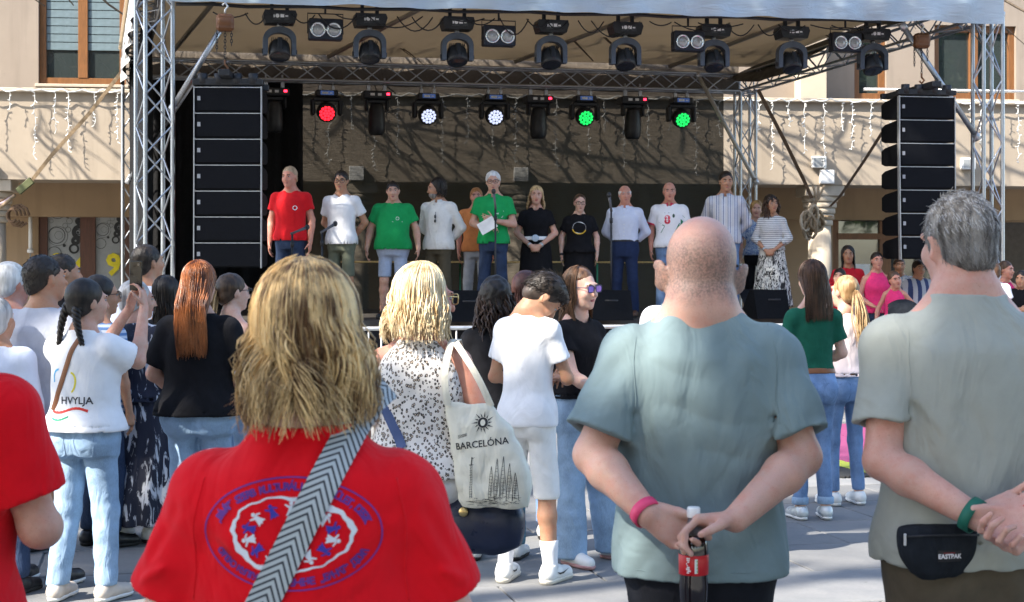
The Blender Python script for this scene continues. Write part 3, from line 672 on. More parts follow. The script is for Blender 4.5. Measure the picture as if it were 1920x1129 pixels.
# --- stage lights
m_lens = plain('dark lens glass', (.02,.025,.035), .12, 0, .1, 9, 0, 60, .8)
m_disp = plain('display panel', (.05,.055,.06), .3); m_mark = plain('pale display print', (.8,.8,.8), .4)
m_sil = plain('silver reflector', (.75,.76,.78), .22, .9)
def mover(loc, rz, tilt, label, s=1.0, down=False):
    """moving head hung upside down: base box, U yoke, round head"""
    e = empty('moving_head_light', loc, rz, label=label, cat='stage light', group='moving head lights on the front truss'); s_ = s
    for x in (-.09,.09): MB().bbox((x*s-.02,-.03,.0),(x*s+.02,.03,.12)).obj('clamp', blackm, e)
    b = MB(); b.prism([(-.18*s,0),(-.20*s,-.05*s),(-.17*s,-.15*s),(.17*s,-.15*s),(.20*s,-.05*s),(.18*s,0)], 1, -.13*s, .13*s); bo = b.obj('base', blackp, e)
    d = MB().box((-.085*s,-.1335*s,-.115*s),(.105*s,-.1305*s,-.035*s)).obj('display', m_disp, bo)
    pr = MB(); pr.lathe([(.024*s,0),(.024*s,.001)], 12, 0, Matrix.Translation((-.035*s,-.1345*s,-.07*s))@Matrix.Rotation(R(90),4,'X')); pr.box((.0,-.136*s,-.088*s),(.045*s,-.1345*s,-.05*s)); pr.box((.058*s,-.136*s,-.08*s),(.09*s,-.1345*s,-.062*s)); pr.box((-.08*s,-.136*s,-.09*s),(-.066*s,-.1345*s,-.058*s))
    MB().lathe([(.028*s,-.19*s),(.028*s,-.15*s)], 12).obj('pan_bearing', steel, e)
    pr.obj('print', m_mark, d) if False else link('display_print', pr.mesh('display_print', m_mark), bo)
    # yoke: half ring plus two arms
    y = MB(); out_, inn = [], []
    for i in range(13):
        a = math.pi*i/12; out_.append((.195*s*math.cos(a), -.33*s+.15*s*math.sin(a))); inn.append((.138*s*math.cos(a), -.345*s+.088*s*math.sin(a)))
    out_ = [(.195*s,-.52*s)]+out_+[(-.195*s,-.52*s)]; inn = [(.140*s,-.52*s)]+inn+[(-.140*s,-.52*s)]
    n = len(out_)
    v = [(p[0],-.06*s,p[1]) for p in out_]+[(p[0],-.06*s,p[1]) for p in inn]+[(p[0],.06*s,p[1]) for p in out_]+[(p[0],.06*s,p[1]) for p in inn]
    f = []
    for i in range(n-1): f += [(i,i+1,n+i+1,n+i),(2*n+i+1,2*n+i,3*n+i,3*n+i+1),(i+1,i,2*n+i,2*n+i+1),(n+i,n+i+1,3*n+i+1,3*n+i)]
    f += [(0,n,3*n,2*n),(n-1,2*n-1+0,4*n-1,3*n-1)]
    y.add(v, f); yo = y.obj('yoke', greyp, e)
    M = Matrix.Translation((0,0,-.475*s))@Matrix.Rotation(tilt, 4, 'X')@Matrix.Scale(.86, 4)
    h = MB(); h.lathe([(.10*s,-.15*s),(.135*s,-.11*s),(.150*s,-.02*s),(.152*s,.05*s),(.142*s,.09*s)], 22, 0, M)
    for i in range(9): h.box((-.11*s+.026*s*i,-.10*s,-.165*s),(-.102*s+.026*s*i,.10*s,-.13*s), 0, M)
    h.bbox((-.035*s,.10*s,-.14*s),(.035*s,.165*s,.06*s), .01, 0, M)
    ho = h.obj('head', blackp, e)
    MB().lathe([(.001,.093*s),(.125*s,.091*s),(.14*s,.088*s)], 22, 0, M, True, False, False).obj('lens', m_lens, ho)
    for x in (-1,1): MB().lathe([(.03*s,0),(.03*s,.012*s)], 10, 0, Matrix.Translation((x*.195*s,0,-.475*s))@Matrix.Rotation(R(90)*x,4,'Y')).obj('tilt_knob', blackp, yo)
    return e
def frontp(px, py, back=.45):
    """point on the line a little behind the stage front under a photo column"""
    r = (px-CX)/FPX; P = FL+SDY*back; s = (P.x-r*P.y)/(r*SDX.y-SDX.x); q = P+SDX*s; return Vector((q.x, q.y, CAMZ-(py-HZ)/FPX*q.y))
fl = [(524,22,'first'),(693,28,'second'),(857,34,'third'),(1033,40,'fourth'),(1172,44,'fifth'),(1338,48,'sixth'),(1484,52,'seventh'),(1636,56,'eighth')]
where = ['nearest the left chain hoist','just right of the leftmost twin lamp','above the pair of red and white LED heads','just right of the second twin lamp','between fourth head and third twin lamp','overlapping the third twin lamp','alone between the two right twin lamps','rightmost beside the right chain hoist']
for (px, py, nm), wh in zip(fl, where):
    mover(frontp(px, py), STA, R(158), f'black front moving head, {nm} of eight, {wh}', 1.0)
def blinder(px, py, label):
    e = empty('blinder_light', frontp(px, py, .38), STA, label=label, cat='stage light', group='twin blinder lamps on the front truss')
    MB().bbox((-.20,-.07,-.125),(.20,.09,.125), .012).obj('housing', plain('navy black housing', (.014,.017,.03), .45), e)
    b = MB(); b.tube([(-.21,0,-.05),(-.21,0,.19),(.21,0,.19),(.21,0,-.05)], .008, 6); b.tube([(0,0,.19),(0,0,.30)], .014, 6); b.obj('bracket', blackm, e)
    for x in (-.095,.095):
        M = Matrix.Translation((x,-.072,-.01))@Matrix.Rotation(R(90),4,'X')
        lo = MB().lathe([(.088,.0),(.09,.012),(.075,.016),(.06,-.006),(.03,-.018),(.001,-.02)], 22, 0, M, True, False, False).obj('reflector', m_sil, e)
        MB().ell((x,-.070,-.01),(.070,.022,.070), 16).obj('bulb', plain('pale bulb glass', (.42,.42,.43), .18, .35), lo)
blinder(610, 56, 'twin lens lamp between first and second front heads'); blinder(935, 68, 'twin lens lamp between third and fourth front heads')
blinder(1290, 78, 'twin lens lamp overlapping the sixth front head'); blinder(1585, 80, 'twin lens lamp beside the rightmost front head')
# cables along the front truss
cb = empty('truss_cables', frontp(900, 20, .3), 0, label='black cables looping along the front truss under the canopy edge', cat='cable'); r4 = random.Random(9); o0 = cb.location.copy()
for k in range(26):
    px = 400+k*48+r4.uniform(-15,15); a = frontp(px, 14+px*.022, .3)-o0; b = frontp(px+r4.uniform(40,110), 16+px*.022, .3)-o0; dr = r4.uniform(.03,.22)
    MB().tube([a*(1-f)+b*f+Vector((0,.03*math.sin(k),-dr*4*f*(1-f))) for f in [i/8 for i in range(9)]], .008, 4).obj('cable', blackp, cb)
MB().tube([frontp(330+i*66, 8+i*1.6, .3)-o0+Vector((0,0,.012*math.sin(i*2.1))) for i in range(21)], .022, 5).obj('cable', blackp, cb)

def backp(px, py, fwd=.0):
    P = BL-SDY*fwd; d = (BR-BL).normalized(); r = (px-CX)/FPX; s = (P.x-r*P.y)/(r*d.y-d.x); q = P+d*s; return Vector((q.x, q.y, CAMZ-(py-HZ)/FPX*q.y))
LEDP = [(0,0)]+[(.5*math.cos(i*math.pi/3), .5*math.sin(i*math.pi/3)) for i in range(6)]+[(.98*math.cos(i*math.pi/6+.26), .98*math.sin(i*math.pi/6+.26)) for i in range(12)]
def wash(px, py, c, st, label):
    e = empty('wash_light', backp(px, py), STA, label=label, cat='stage light', group='LED heads on the rear truss')
    for x in (-.13,.13): MB().bbox((x-.03,-.03,.0),(x+.03,.03,.1)).tube([(x,0,.1),(x,0,.24)], .016, 6).obj('clamp', steel, e)
    b = MB().bbox((-.22,-.15,-.13),(.22,.15,0), .02).obj('base', blackp, e)
    d = MB().box((-.13,-.156,-.10),(.13,-.152,-.02)).obj('display', glow('blue display', (.10,.2,.55), .10), b)
    pr = MB().box((-.10,-.159,-.085),(.02,-.157,-.04)); pr.box((.05,-.159,-.075),(.10,-.157,-.055)); link('display_print', pr.mesh('display_print', m_mark), b)
    y = MB()
    for x in (-1,1): y.bbox((x*.27-.045,-.09,-.50),(x*.27+.045,.09,-.17), .03)
    y.bbox((-.27,-.085,-.22),(.27,.085,-.135), .02); y.obj('yoke', blackp, e)
    M = Matrix.Translation((0,0,-.42))@Matrix.Rotation(R(112), 4, 'X')
    h = MB(); h.lathe([(.12,-.16),(.18,-.10),(.20,.0),(.19,.10),(.165,.125)], 24, 0, M); ho = h.obj('head', blackp, e)
    MB().lathe([(.001,.126),(.16,.126)], 24, 0, M, True, False, False).obj('lens_plate', plain('dark lens plate', (.03,.03,.035), .4), ho)
    L = MB()
    for a, q in LEDP: L.lathe([(.031,0),(.027,.012),(.001,.016)], 8, 0, M@Matrix.Translation((a*.124, q*.124, .127)), True, False, False)
    L.obj('led_cells', glow('LED '+str(c), c, st), ho); e.scale = (.8,.8,.8)
    return e
def spot(px, py, label):
    e = empty('spot_light', backp(px, py), STA, label=label, cat='stage light', group='LED heads on the rear truss')
    for x in (-.13,.13): MB().bbox((x-.03,-.03,.0),(x+.03,.03,.1)).tube([(x,0,.1),(x,0,.22)], .016, 6).obj('clamp', steel, e)
    b = MB().bbox((-.23,-.15,-.13),(.23,.15,0), .02).obj('base', blackp, e)
    r_ = MB().box((.14,-.158,-.07),(.19,-.152,-.035)); link('red_lamp', r_.mesh('red_lamp', glow('red lamp', (1,.02,.05), 2.5)), b)
    p = MB().box((-.12,-.157,-.08),(-.05,-.153,-.04)); p.box((.0,-.157,-.08),(.06,-.153,-.04)); link('display_print', p.mesh('display_print', m_mark), b)
    MB().bbox((-.19,-.08,-.32),(-.14,.08,-.13), .02).bbox((.14,-.08,-.32),(.19,.08,-.13), .02).bbox((-.14,-.07,-.19),(.14,.07,-.135), .01).obj('yoke', blackp, e)
    MB().lathe([(.10,.0),(.13,.05),(.14,.16),(.13,.36),(.11,.46),(.10,.50)], 18, 0, Matrix.Translation((0,0,-.70))@Matrix.Rotation(R(4),4,'X')).obj('head', blackp, e)
    return e
wash(612, 170, (1,.01,.02), 1.5, 'LED head glowing red, leftmost of the rear truss'); spot(706, 172, 'dark barrel spot pointing down right of the red LED head')
wash(802, 176, (.62,.68,.95), .42, 'LED head with white cells between dark spot and speaker'); wash(927, 178, (.62,.68,.95), .42, 'LED head with white cells straight above the white haired speaker')
spot(1009, 180, 'dark barrel spot right of the second white LED head'); wash(1096, 180, (.01,.60,.10), .62, 'LED head glowing green above the woman in the printed black tee')
spot(1186, 182, 'dark barrel spot between the two green LED heads'); wash(1277, 184, (.01,.60,.10), .62, 'LED head glowing green nearest the rear right tower')
spot(514, 166, 'dark barrel spot partly behind the left speaker stack')
# rear bar
MB().tube([backp(505,176,-.1)-backp(505,176), backp(1365,186,-.1)-backp(505,176)], .025, 6)
# --- wedges, mics, beer tables
def wedge(px, py, Y, w, label):
    p = W(px, py, Y); e = empty('monitor_wedge', (p.x, p.y, SZ), STA, label=label, cat='monitor', group='floor monitor wedges on the stage edge'); h = .36
    MB().prism([(-.25,0.0),(.25,0),(.25,.12),(.02,h),(-.12,h)], 0, -w/2, w/2, 0, Matrix.Rotation(0,4,'Z')).obj('cabinet', m_cab, e)
    MB().bbox((-w/2+.02,-.03,-.006),(w/2-.02,.31,.006), .003, 0, Matrix.Translation((0,.25-.02,.135))@Matrix.Rotation(R(46),4,'X')@Matrix.Rotation(R(90),4,'Z')@Matrix.Rotation(R(-90),4,'Z')).obj('grille', m_grille, e)
    MB().tube([(-.08,-.262,.24),(.08,-.262,.24)], .012, 6).obj('handle', blackm, e)
wedge(1135, 590, 18.75, .56, 'black monitor wedge behind the girl in glasses'); wedge(872, 595, 18.3, .50, 'black monitor wedge behind the blonde in leopard print'); wedge(1437, 592, 19.5, .44, 'black monitor wedge below the woman in the leaf print skirt')
def mic(px, pt, Y, H, lean, label):
    p = W(px, 500, Y); e = empty('microphone_stand', (p.x, p.y, SZ), random.uniform(0,1), label=label, cat='microphone', group='microphones on stands')
    for k in range(3): a = k*2.09+.4; MB().tube([(0,0,.12),(.28*math.cos(a),.28*math.sin(a),.012)], .010, 6).obj('leg', blackm, e)
    MB().tube([(0,0,.08),(0,0,H)], .012, 8).obj('pole', blackm, e); MB().lathe([(.02,H-.16),(.022,H-.10)], 8).obj('clutch', blackm, e)
    d = Vector((lean[0], lean[1], lean[2])).normalized(); tip = Vector((0,0,H))
    MB().tube([tip-d*.02, tip+d*.06, tip+d*.17], [.016,.013,.019], 8).obj('microphone', m_disp if False else plain('mic body', (.10,.10,.11), .4), e)
    MB().ell(tip+d*.195, (.028,.028,.034), 10).obj('windscreen', blackp, e)
mic(548, 440, 18.0, 1.03, (.8,-.3,.35), 'microphone stand in front of the man in the red tee'); mic(604, 440, 18.1, 1.05, (.8,-.3,.5), 'microphone stand beside the white polo man')
mic(929, 380, 18.6, 1.36, (-.2,-.15,1), 'microphone stand at the mouth of the speaker in green'); mic(1146, 385, 18.9, 1.34, (-.35,-.2,1), 'microphone stand left of the man in navy trousers')
def beer_table(px, label):
    p = backp(px, 500, 2.4); e = empty('beer_table', (p.x, p.y, SZ), STA, label=label, cat='table', group='yellow beer tables at the back of the stage')
    for k in range(4): MB().bbox((-1.1,-.25+.126*k,.72),(1.1,-.25+.126*k+.122,.745), .004).obj('plank', m_bench, e)
    for x in (-.85,.85): MB().tube([(x,-.2,.72),(x,-.2,0),(x,.2,0),(x,.2,.72)], .014, 6).obj('leg', plain('green table legs', (.03,.22,.12), .5), e)
beer_table(760, 'yellow beer table behind the chubby man in green'); beer_table(985, 'yellow beer table behind the speaker in green'); beer_table(1215, 'yellow beer table behind the man in navy trousers')

# --- crowd barriers
def barrier(cx, i, label):
    e = empty('crowd_barrier', FL+SDX*cx-SDY*2.4, STA, label=label, cat='barrier', group='steel crowd barriers before the stage'); w = 1.12
    MB().tube([(-w,0,.15),(-w,0,1.03),(-w+.07,0,1.1),(w-.07,0,1.1),(w,0,1.03),(w,0,.15)], .021, 8).obj('frame', steel, e)
    MB().tube([(-w,0,.2),(w,0,.2)], .016, 6).obj('bottom_rail', steel, e)
    me = MB().tube([(0,0,.2),(0,0,1.09)], .009, 6).mesh('bar', steel)
    for k in range(17): o = link('bar', me, e); o.location = (-w+.13*(k+.6), 0, 0)
    for x in (-w+.15, w-.15): MB().bbox((x-.03,-.3,0),(x+.03,.3,.02), .005).tube([(x,0,.02),(x,0,.2)], .018, 6).obj('foot', steel, e)
    return e
for i, (x, lb) in enumerate(((2.9,'steel crowd barrier behind the woman in leopard print'),(5.25,'steel crowd barrier behind the girl with glasses and the big man'),(7.6,'steel crowd barrier behind the two girls in jeans'),(9.95,'steel crowd barrier hidden mostly by the man with the waist bag'))): barrier(x, i, lb)

# --- play mat
mt = empty('foam_mat', FL+SDX*7.75-SDY*4.9, STA+.04, label='pink foam tile mat with yellow strips and black edge beside the two girls', cat='mat')
def tile(name, x0, y0, x1, y1, m, z=.02):
    mb = MB(); n = 8; P = []
    for (ax_, a0, a1, c0, c1) in ((0,x0,x1,y0,-1),(1,y0,y1,x1,1),(0,x1,x0,y1,1),(1,y1,y0,x0,-1)):
        for k in range(n*2):
            f = k/(n*2); a = a0+(a1-a0)*f; o_ = .02*(1 if (k//1) % 2 else 0)*(c1)
            P.append((a, c0+o_) if ax_ == 0 else (c0+o_, a))
    mb.prism(P, 2, .0, z); return mb.obj(name, m, mt)
m_pink = plain('pink foam', (.24,.045,.13), .8, 0, .08, 20, .2, 200); m_lime = plain('lime foam', (.33,.38,.05), .8); m_bfoam = plain('black foam', (.02,.02,.02), .85)
for i in range(4):
    for j in range(4): tile('foam_tile', -1.9+i*1.0+.003, -1.5+j*1.0+.003, -.9+i*1.0-.022, -.5+j*1.0-.022, m_pink)
for i in range(4): tile('edge_strip', -1.9+i, -1.68, -.9+i-.005, -1.52, m_lime); tile('black_edge', -1.9+i, -2.0, -.9+i-.005, -1.70, m_bfoam, .018)
for j in range(4): tile('edge_strip', -2.1, -1.5+j, -1.93, -.5+j-.005, m_lime); tile('black_edge', -2.42, -1.5+j, -2.12, -.5+j-.005, m_bfoam, .018)
# --- raised terrace under the arcade
tc = BP+BU*13.6-BV*3.2
terrace = MB().bbox((-1.5,0,0),(9,8.2,.34), .02).obj('terrace', pav); terrace.location = tc; terrace.rotation_euler = (0,0,BA); tag(terrace, kind='structure')
# ================================================================ people: smooth solids on a grid, skinned as one surface each
class Field:
    def __init__(s, lo, hi, h):
        s.h = h; s.lo = np.array(lo, float)-2*h; n = np.ceil((np.array(hi, float)+2*h-s.lo)/h).astype(int)+1
        s.n = n; s.ax = [(s.lo[i]+h*np.arange(n[i])).astype(np.float32) for i in range(3)]
        s.d = np.full(tuple(n), .25, np.float32)
    def blk(s, lo, hi):
        a = np.clip(np.floor((np.asarray(lo)-s.lo)/s.h).astype(int), 0, s.n); b = np.clip(np.ceil((np.asarray(hi)-s.lo)/s.h).astype(int)+1, 0, s.n)
        if np.any(b <= a): return None
        sl = tuple(slice(a[i], b[i]) for i in range(3))
        return sl, s.ax[0][sl[0]][:,None,None], s.ax[1][sl[1]][None,:,None], s.ax[2][sl[2]][None,None,:]
    def put(s, lo, hi, fn, k, mode='u'):
        m = .025+k+2*s.h; q = s.blk(np.asarray(lo)-m, np.asarray(hi)+m)
        if q is None: return
        sl, X, Y, Z = q; d = fn(X, Y, Z); c = s.d[sl]
        if mode == 'u': a, b = c, d
        else: a, b = -c, d
        if k > 0:
            h = np.clip(.5+.5*(b-a)/k, 0, 1); r = b+(a-b)*h-k*h*(1-h)
        else: r = np.minimum(a, b)
        s.d[sl] = r if mode == 'u' else -r
    def cone(s, a, b, ra, rb, k=.02, mode='u'):
        a = np.asarray(a, float); b = np.asarray(b, float); ab = b-a; L2 = float(ab@ab)+1e-12; r = max(ra, rb)
        def fn(X, Y, Z):
            x, y, z = X-a[0], Y-a[1], Z-a[2]; t = np.clip((x*ab[0]+y*ab[1]+z*ab[2])/L2, 0, 1)
            return np.sqrt((x-t*ab[0])**2+(y-t*ab[1])**2+(z-t*ab[2])**2)-(ra+(rb-ra)*t)
        s.put(np.minimum(a,b)-r, np.maximum(a,b)+r, fn, k, mode)
    def ell(s, c, r, M=None, k=.02, mode='u'):
        c = np.asarray(c, float); r = np.asarray(r, float); A = np.eye(3) if M is None else np.asarray(M, float); R_ = float(r.max())
        ext = np.sqrt(((A*r)**2).sum(1))
        def fn(X, Y, Z):
            x, y, z = X-c[0], Y-c[1], Z-c[2]
            p = [(A[0,i]*x+A[1,i]*y+A[2,i]*z)/r[i] for i in range(3)]
            k0 = np.sqrt(p[0]**2+p[1]**2+p[2]**2)+1e-6; k1 = np.sqrt((p[0]/r[0])**2+(p[1]/r[1])**2+(p[2]/r[2])**2)+1e-6
            return k0*(k0-1)/k1
        s.put(c-ext, c+ext, fn, k, mode)
    def loft(s, rows, k=.02, mode='u', p=2.3, lean=None):
        """stack of ellipses: rows of (z, half width, half depth, y centre[, x centre])"""
        rows = sorted(rows); z = np.array([r[0] for r in rows]); A = [np.array([r[i] if len(r) > i else 0. for r in rows]) for i in (1,2,3,4)]
        def fn(X, Y, Z):
            zz = Z[0,0,:]
            # smooth interpolation
            f = np.interp(zz, z, np.arange(len(z))); i0 = np.clip(f.astype(int), 0, len(z)-2); u = np.clip(f-i0, 0, 1)
            def cr(v):
                i_ = lambda j: v[np.clip(i0+j, 0, len(z)-1)]
                p0, p1, p2, p3 = i_(-1), i_(0), i_(1), i_(2)
                return (p1+.5*u*(p2-p0+u*(2*p0-5*p1+4*p2-p3+u*(3*(p1-p2)+p3-p0)))).astype(np.float32)
            a, b, yc, xc = [cr(v)[None,None,:] for v in A]
            qx = np.abs(X-xc)/a; qy = np.abs(Y-yc)/b
            r = (qx**p+qy**p)**(1/p)+1e-5
            g = np.sqrt((qx**(p-1)/a)**2+(qy**(p-1)/b)**2)/r**(p-1)+1e-4
            d = (r-1)/g
            return np.maximum(d, np.maximum(zz-z[-1], z[0]-zz)[None,None,:])
        am = A[0].max()+abs(A[3]).max(); bm_ = A[1].max()+np.abs(A[2]).max()
        s.put((-am,-bm_,z[0]), (am,bm_,z[-1]), fn, k, mode)
    def cut(s, fn):
        X, Y, Z = s.ax[0][:,None,None], s.ax[1][None,:,None], s.ax[2][None,None,:]; s.d = np.maximum(s.d, fn(X, Y, Z)).astype(np.float32)
    def bump(s, fn):
        X, Y, Z = s.ax[0][:,None,None], s.ax[1][None,:,None], s.ax[2][None,None,:]; s.d = (s.d+fn(X, Y, Z)).astype(np.float32)
    def fold(s, a, b, w, amp):
        """a crease (amp > 0) or ridge (amp < 0) along a line"""
        a = np.asarray(a, float); b = np.asarray(b, float); ab = b-a; L2 = float(ab@ab); m = w*2.2
        q = s.blk(np.minimum(a,b)-m, np.maximum(a,b)+m)
        if q is None: return
        sl, X, Y, Z = q; x, y, z = X-a[0], Y-a[1], Z-a[2]; t0 = (x*ab[0]+y*ab[1]+z*ab[2])/L2; t = np.clip(t0, 0, 1)
        d2 = (x-t*ab[0])**2+(y-t*ab[1])**2+(z-t*ab[2])**2
        s.d[sl] += (amp*np.exp(-d2/(w*w*.5))*np.clip(1-(2*t-1)**4, 0, 1)).astype(np.float32)
    def mesh(s, name, smooth=1):
        d = s.d; ins = d < 0
        if not ins.any(): return None
        c = np.zeros(tuple(np.array(d.shape)-1), np.int8)
        for i in (0,1):
            for j in (0,1):
                for l in (0,1): c += ins[i:d.shape[0]-1+i, j:d.shape[1]-1+j, l:d.shape[2]-1+l]
        act = (c > 0) & (c < 8); I = np.argwhere(act); idx = np.full(c.shape, -1, np.int32); idx[act] = np.arange(len(I), dtype=np.int32)
        acc = np.zeros((len(I),3)); cnt = np.zeros(len(I))
        for ax in range(3):
            o = [a for a in range(3) if a != ax]
            for p in (0,1):
                for q in (0,1):
                    A = I.copy(); A[:,o[0]] += p; A[:,o[1]] += q; B = A.copy(); B[:,ax] += 1
                    da = d[A[:,0],A[:,1],A[:,2]]; db = d[B[:,0],B[:,1],B[:,2]]; m = (da < 0) != (db < 0)
                    t = np.where(m, da/np.where(m, da-db, 1), 0); pt = (A-I).astype(float); pt[:,ax] += t
                    acc[m] += pt[m]; cnt[m] += 1
        V = s.lo+s.h*(I+acc/cnt[:,None]); F = []
        for ax in range(3):
            o = [a for a in range(3) if a != ax]
            sl0 = [slice(1,-1)]*3; sl1 = [slice(1,-1)]*3; sl0[ax] = slice(0,-1); sl1[ax] = slice(1,None)
            a_, b_ = ins[tuple(sl0)], ins[tuple(sl1)]; E = np.argwhere(a_ != b_)
            if not len(E): continue
            inside = a_[E[:,0],E[:,1],E[:,2]]; off = np.ones(3, int); off[ax] = 0; E = E+off
            def g(p, q):
                Q = E.copy(); Q[:,o[0]] -= p; Q[:,o[1]] -= q; return idx[Q[:,0],Q[:,1],Q[:,2]]
            quad = np.stack([g(1,1), g(0,1), g(0,0), g(1,0)], 1)
            flip = inside if ax != 1 else ~inside
            quad[~flip] = quad[~flip][:, ::-1]; F.append(quad)
        F = np.concatenate(F); F = F[(F >= 0).all(1)]
        for _ in range(smooth):      # light smoothing of the grid steps
            sm = np.zeros_like(V); ct = np.zeros(len(V))
            for a in range(4):
                np.add.at(sm, F[:,a], V[F[:,(a+1)%4]]+V[F[:,(a+3)%4]]); np.add.at(ct, F[:,a], 2)
            ok = ct > 0; V[ok] = V[ok]*.5+.5*sm[ok]/ct[ok][:,None]
        me = bpy.data.meshes.new(name); n = len(F); me.vertices.add(len(V)); me.vertices.foreach_set('co', V.astype(np.float32).ravel())
        me.loops.add(4*n); me.loops.foreach_set('vertex_index', F.astype(np.int32).ravel()); me.polygons.add(n)
        me.polygons.foreach_set('loop_start', np.arange(0,4*n,4, dtype=np.int32)); me.polygons.foreach_set('loop_total', np.full(n,4,dtype=np.int32))
        me.polygons.foreach_set('use_smooth', np.ones(n, bool)); me.update(calc_edges=True); return me
def wrinkle(amp, sc=1., seed=0):
    r_ = np.random.default_rng(seed); K = r_.normal(size=(4,3))*np.array([16,16,11])*sc; ph = r_.uniform(0,6.28,4); K2 = r_.normal(size=(4,3))*9*sc
    def fn(X, Y, Z):
        o = 0
        for i in range(4):
            w = 1.3*np.sin(K2[i,0]*X+K2[i,1]*Y+K2[i,2]*Z+ph[i]*2); q = np.sin(K[i,0]*X+K[i,1]*Y+K[i,2]*Z+w+ph[i])
            o = o+(1-np.abs(q))*1.2-.5
        return amp*o*.5
    return fn
def V3(*a): return np.array(a, float)
def rot(yaw=0, pitch=0, roll=0):
    return np.array((Euler((R(-pitch), R(roll), R(-yaw)), 'XYZ').to_matrix()).to_3x3() if False else (Matrix.Rotation(R(yaw),3,'Z')@Matrix.Rotation(R(-pitch),3,'X')@Matrix.Rotation(R(roll),3,'Y')))
# yaw > 0 turns to the person's left, pitch > 0 looks down
TM = [(.80,.150,.100,0),(.88,.168,.115,-.01),(.96,.165,.112,-.005),(1.05,.152,.104,0),(1.15,.154,.107,0),(1.27,.165,.116,0),(1.345,.163,.108,-.005),(1.405,.135,.088,-.01),(1.45,.092,.070,-.012),(1.495,.062,.058,-.012)]
TF = [(.80,.158,.106,0),(.88,.176,.118,-.015),(.96,.165,.112,-.005),(1.06,.137,.096,0),(1.15,.133,.096,0),(1.25,.148,.112,.012),(1.32,.142,.107,.005),(1.385,.118,.084,-.01),(1.44,.080,.064,-.012),(1.50,.055,.053,-.012)]
ARMS = {  # (elbow, wrist, finger direction, palm normal) for the right side; the left is mirrored
 'down': ((.235,-.035,1.14), (.235,.03,.88), (.0,.12,-1), (-1,0,0), .35),
 'apart': ((.265,-.03,1.14), (.30,.05,.89), (.0,.15,-1), (-1,0,0), .4),
 'back': ((.262,-.115,1.14), (.075,-.175,.96), (-.8,-.1,-.45), (.1,-1,.1), .5),
 'front': ((.245,.0,1.13), (.065,.165,.96), (-.75,.2,-.6), (0,-1,0), .5),
 'belly': ((.25,.03,1.13), (.10,.20,1.10), (-1,.25,.05), (0,-1,0), .5),
 'phone': ((.22,.17,1.17), (.10,.30,1.27), (-.35,.4,.8), (-.5,-.5,.2), .7),
 'hip': ((.34,-.06,1.16), (.20,.02,1.0), (-.6,.7,-.2), (-.6,-.7,0), .6),
 'crossed': ((.24,.05,1.14), (-.02,.19,1.14), (-1,.05,.1), (0,-1,0), .6)}
PEOPLE_N = [0]
def hand_prims(F, w, d, n, sc, side, curl=.4, thumb=1., spread=1.14, thumb_dir=None):
    d = np.array(d, float); d /= np.linalg.norm(d); n = np.array(n, float); n -= d*(n@d); n /= np.linalg.norm(n)+1e-9
    x = np.cross(d, n)*side                    # towards the thumb side
    w = np.array(w, float)
    kn = []
    for i, (ox, L) in enumerate(((.030,.088),(.010,.093),(-.010,.089),(-.029,.080))):
        a = w+x*ox*.45*sc+d*.005*sc; b = w+x*ox*spread*sc+d*L*sc; F.cone(a, b, .0165*sc, .0120*sc, .010*sc); kn.append(b)
    F.ell(w+d*.05*sc+n*.004*sc, (.036*sc,.014*sc,.045*sc), np.stack([x, n, d], 1), .012*sc)
    for i, (l, r_) in enumerate(((.043,.0092),(.048,.0094),(.045,.0090),(.035,.0080))):
        p = kn[i]; a = curl*(.8+.12*i)
        for j, f in enumerate((1., .68, .5)):
            ang = a*(j+1)*1.0; dd = d*math.cos(ang)+n*math.sin(ang); q = p+dd*l*f*sc; F.cone(p, q, r_*sc*(1-.07*j), r_*sc*(.93-.07*j), .003*sc); p = q
    td = (d*.55+x*.75+n*.35) if thumb_dir is None else np.array(thumb_dir, float); td /= np.linalg.norm(td)
    p = w+x*.022*sc+d*.018*sc; q = p+td*.045*sc; F.cone(p, q, .0150*sc, .0115*sc, .010*sc)
    td2 = td*.75+d*.5+n*.2*thumb; td2 /= np.linalg.norm(td2); q2 = q+td2*.034*sc; F.cone(q, q2, .0115*sc, .0100*sc, .004*sc); q3 = q2+(td2*.8+d*.2)*.026*sc; F.cone(q2, q3, .0102*sc, .0080*sc, .003*sc)
def mirror(t): return (-t[0], *t[1:])
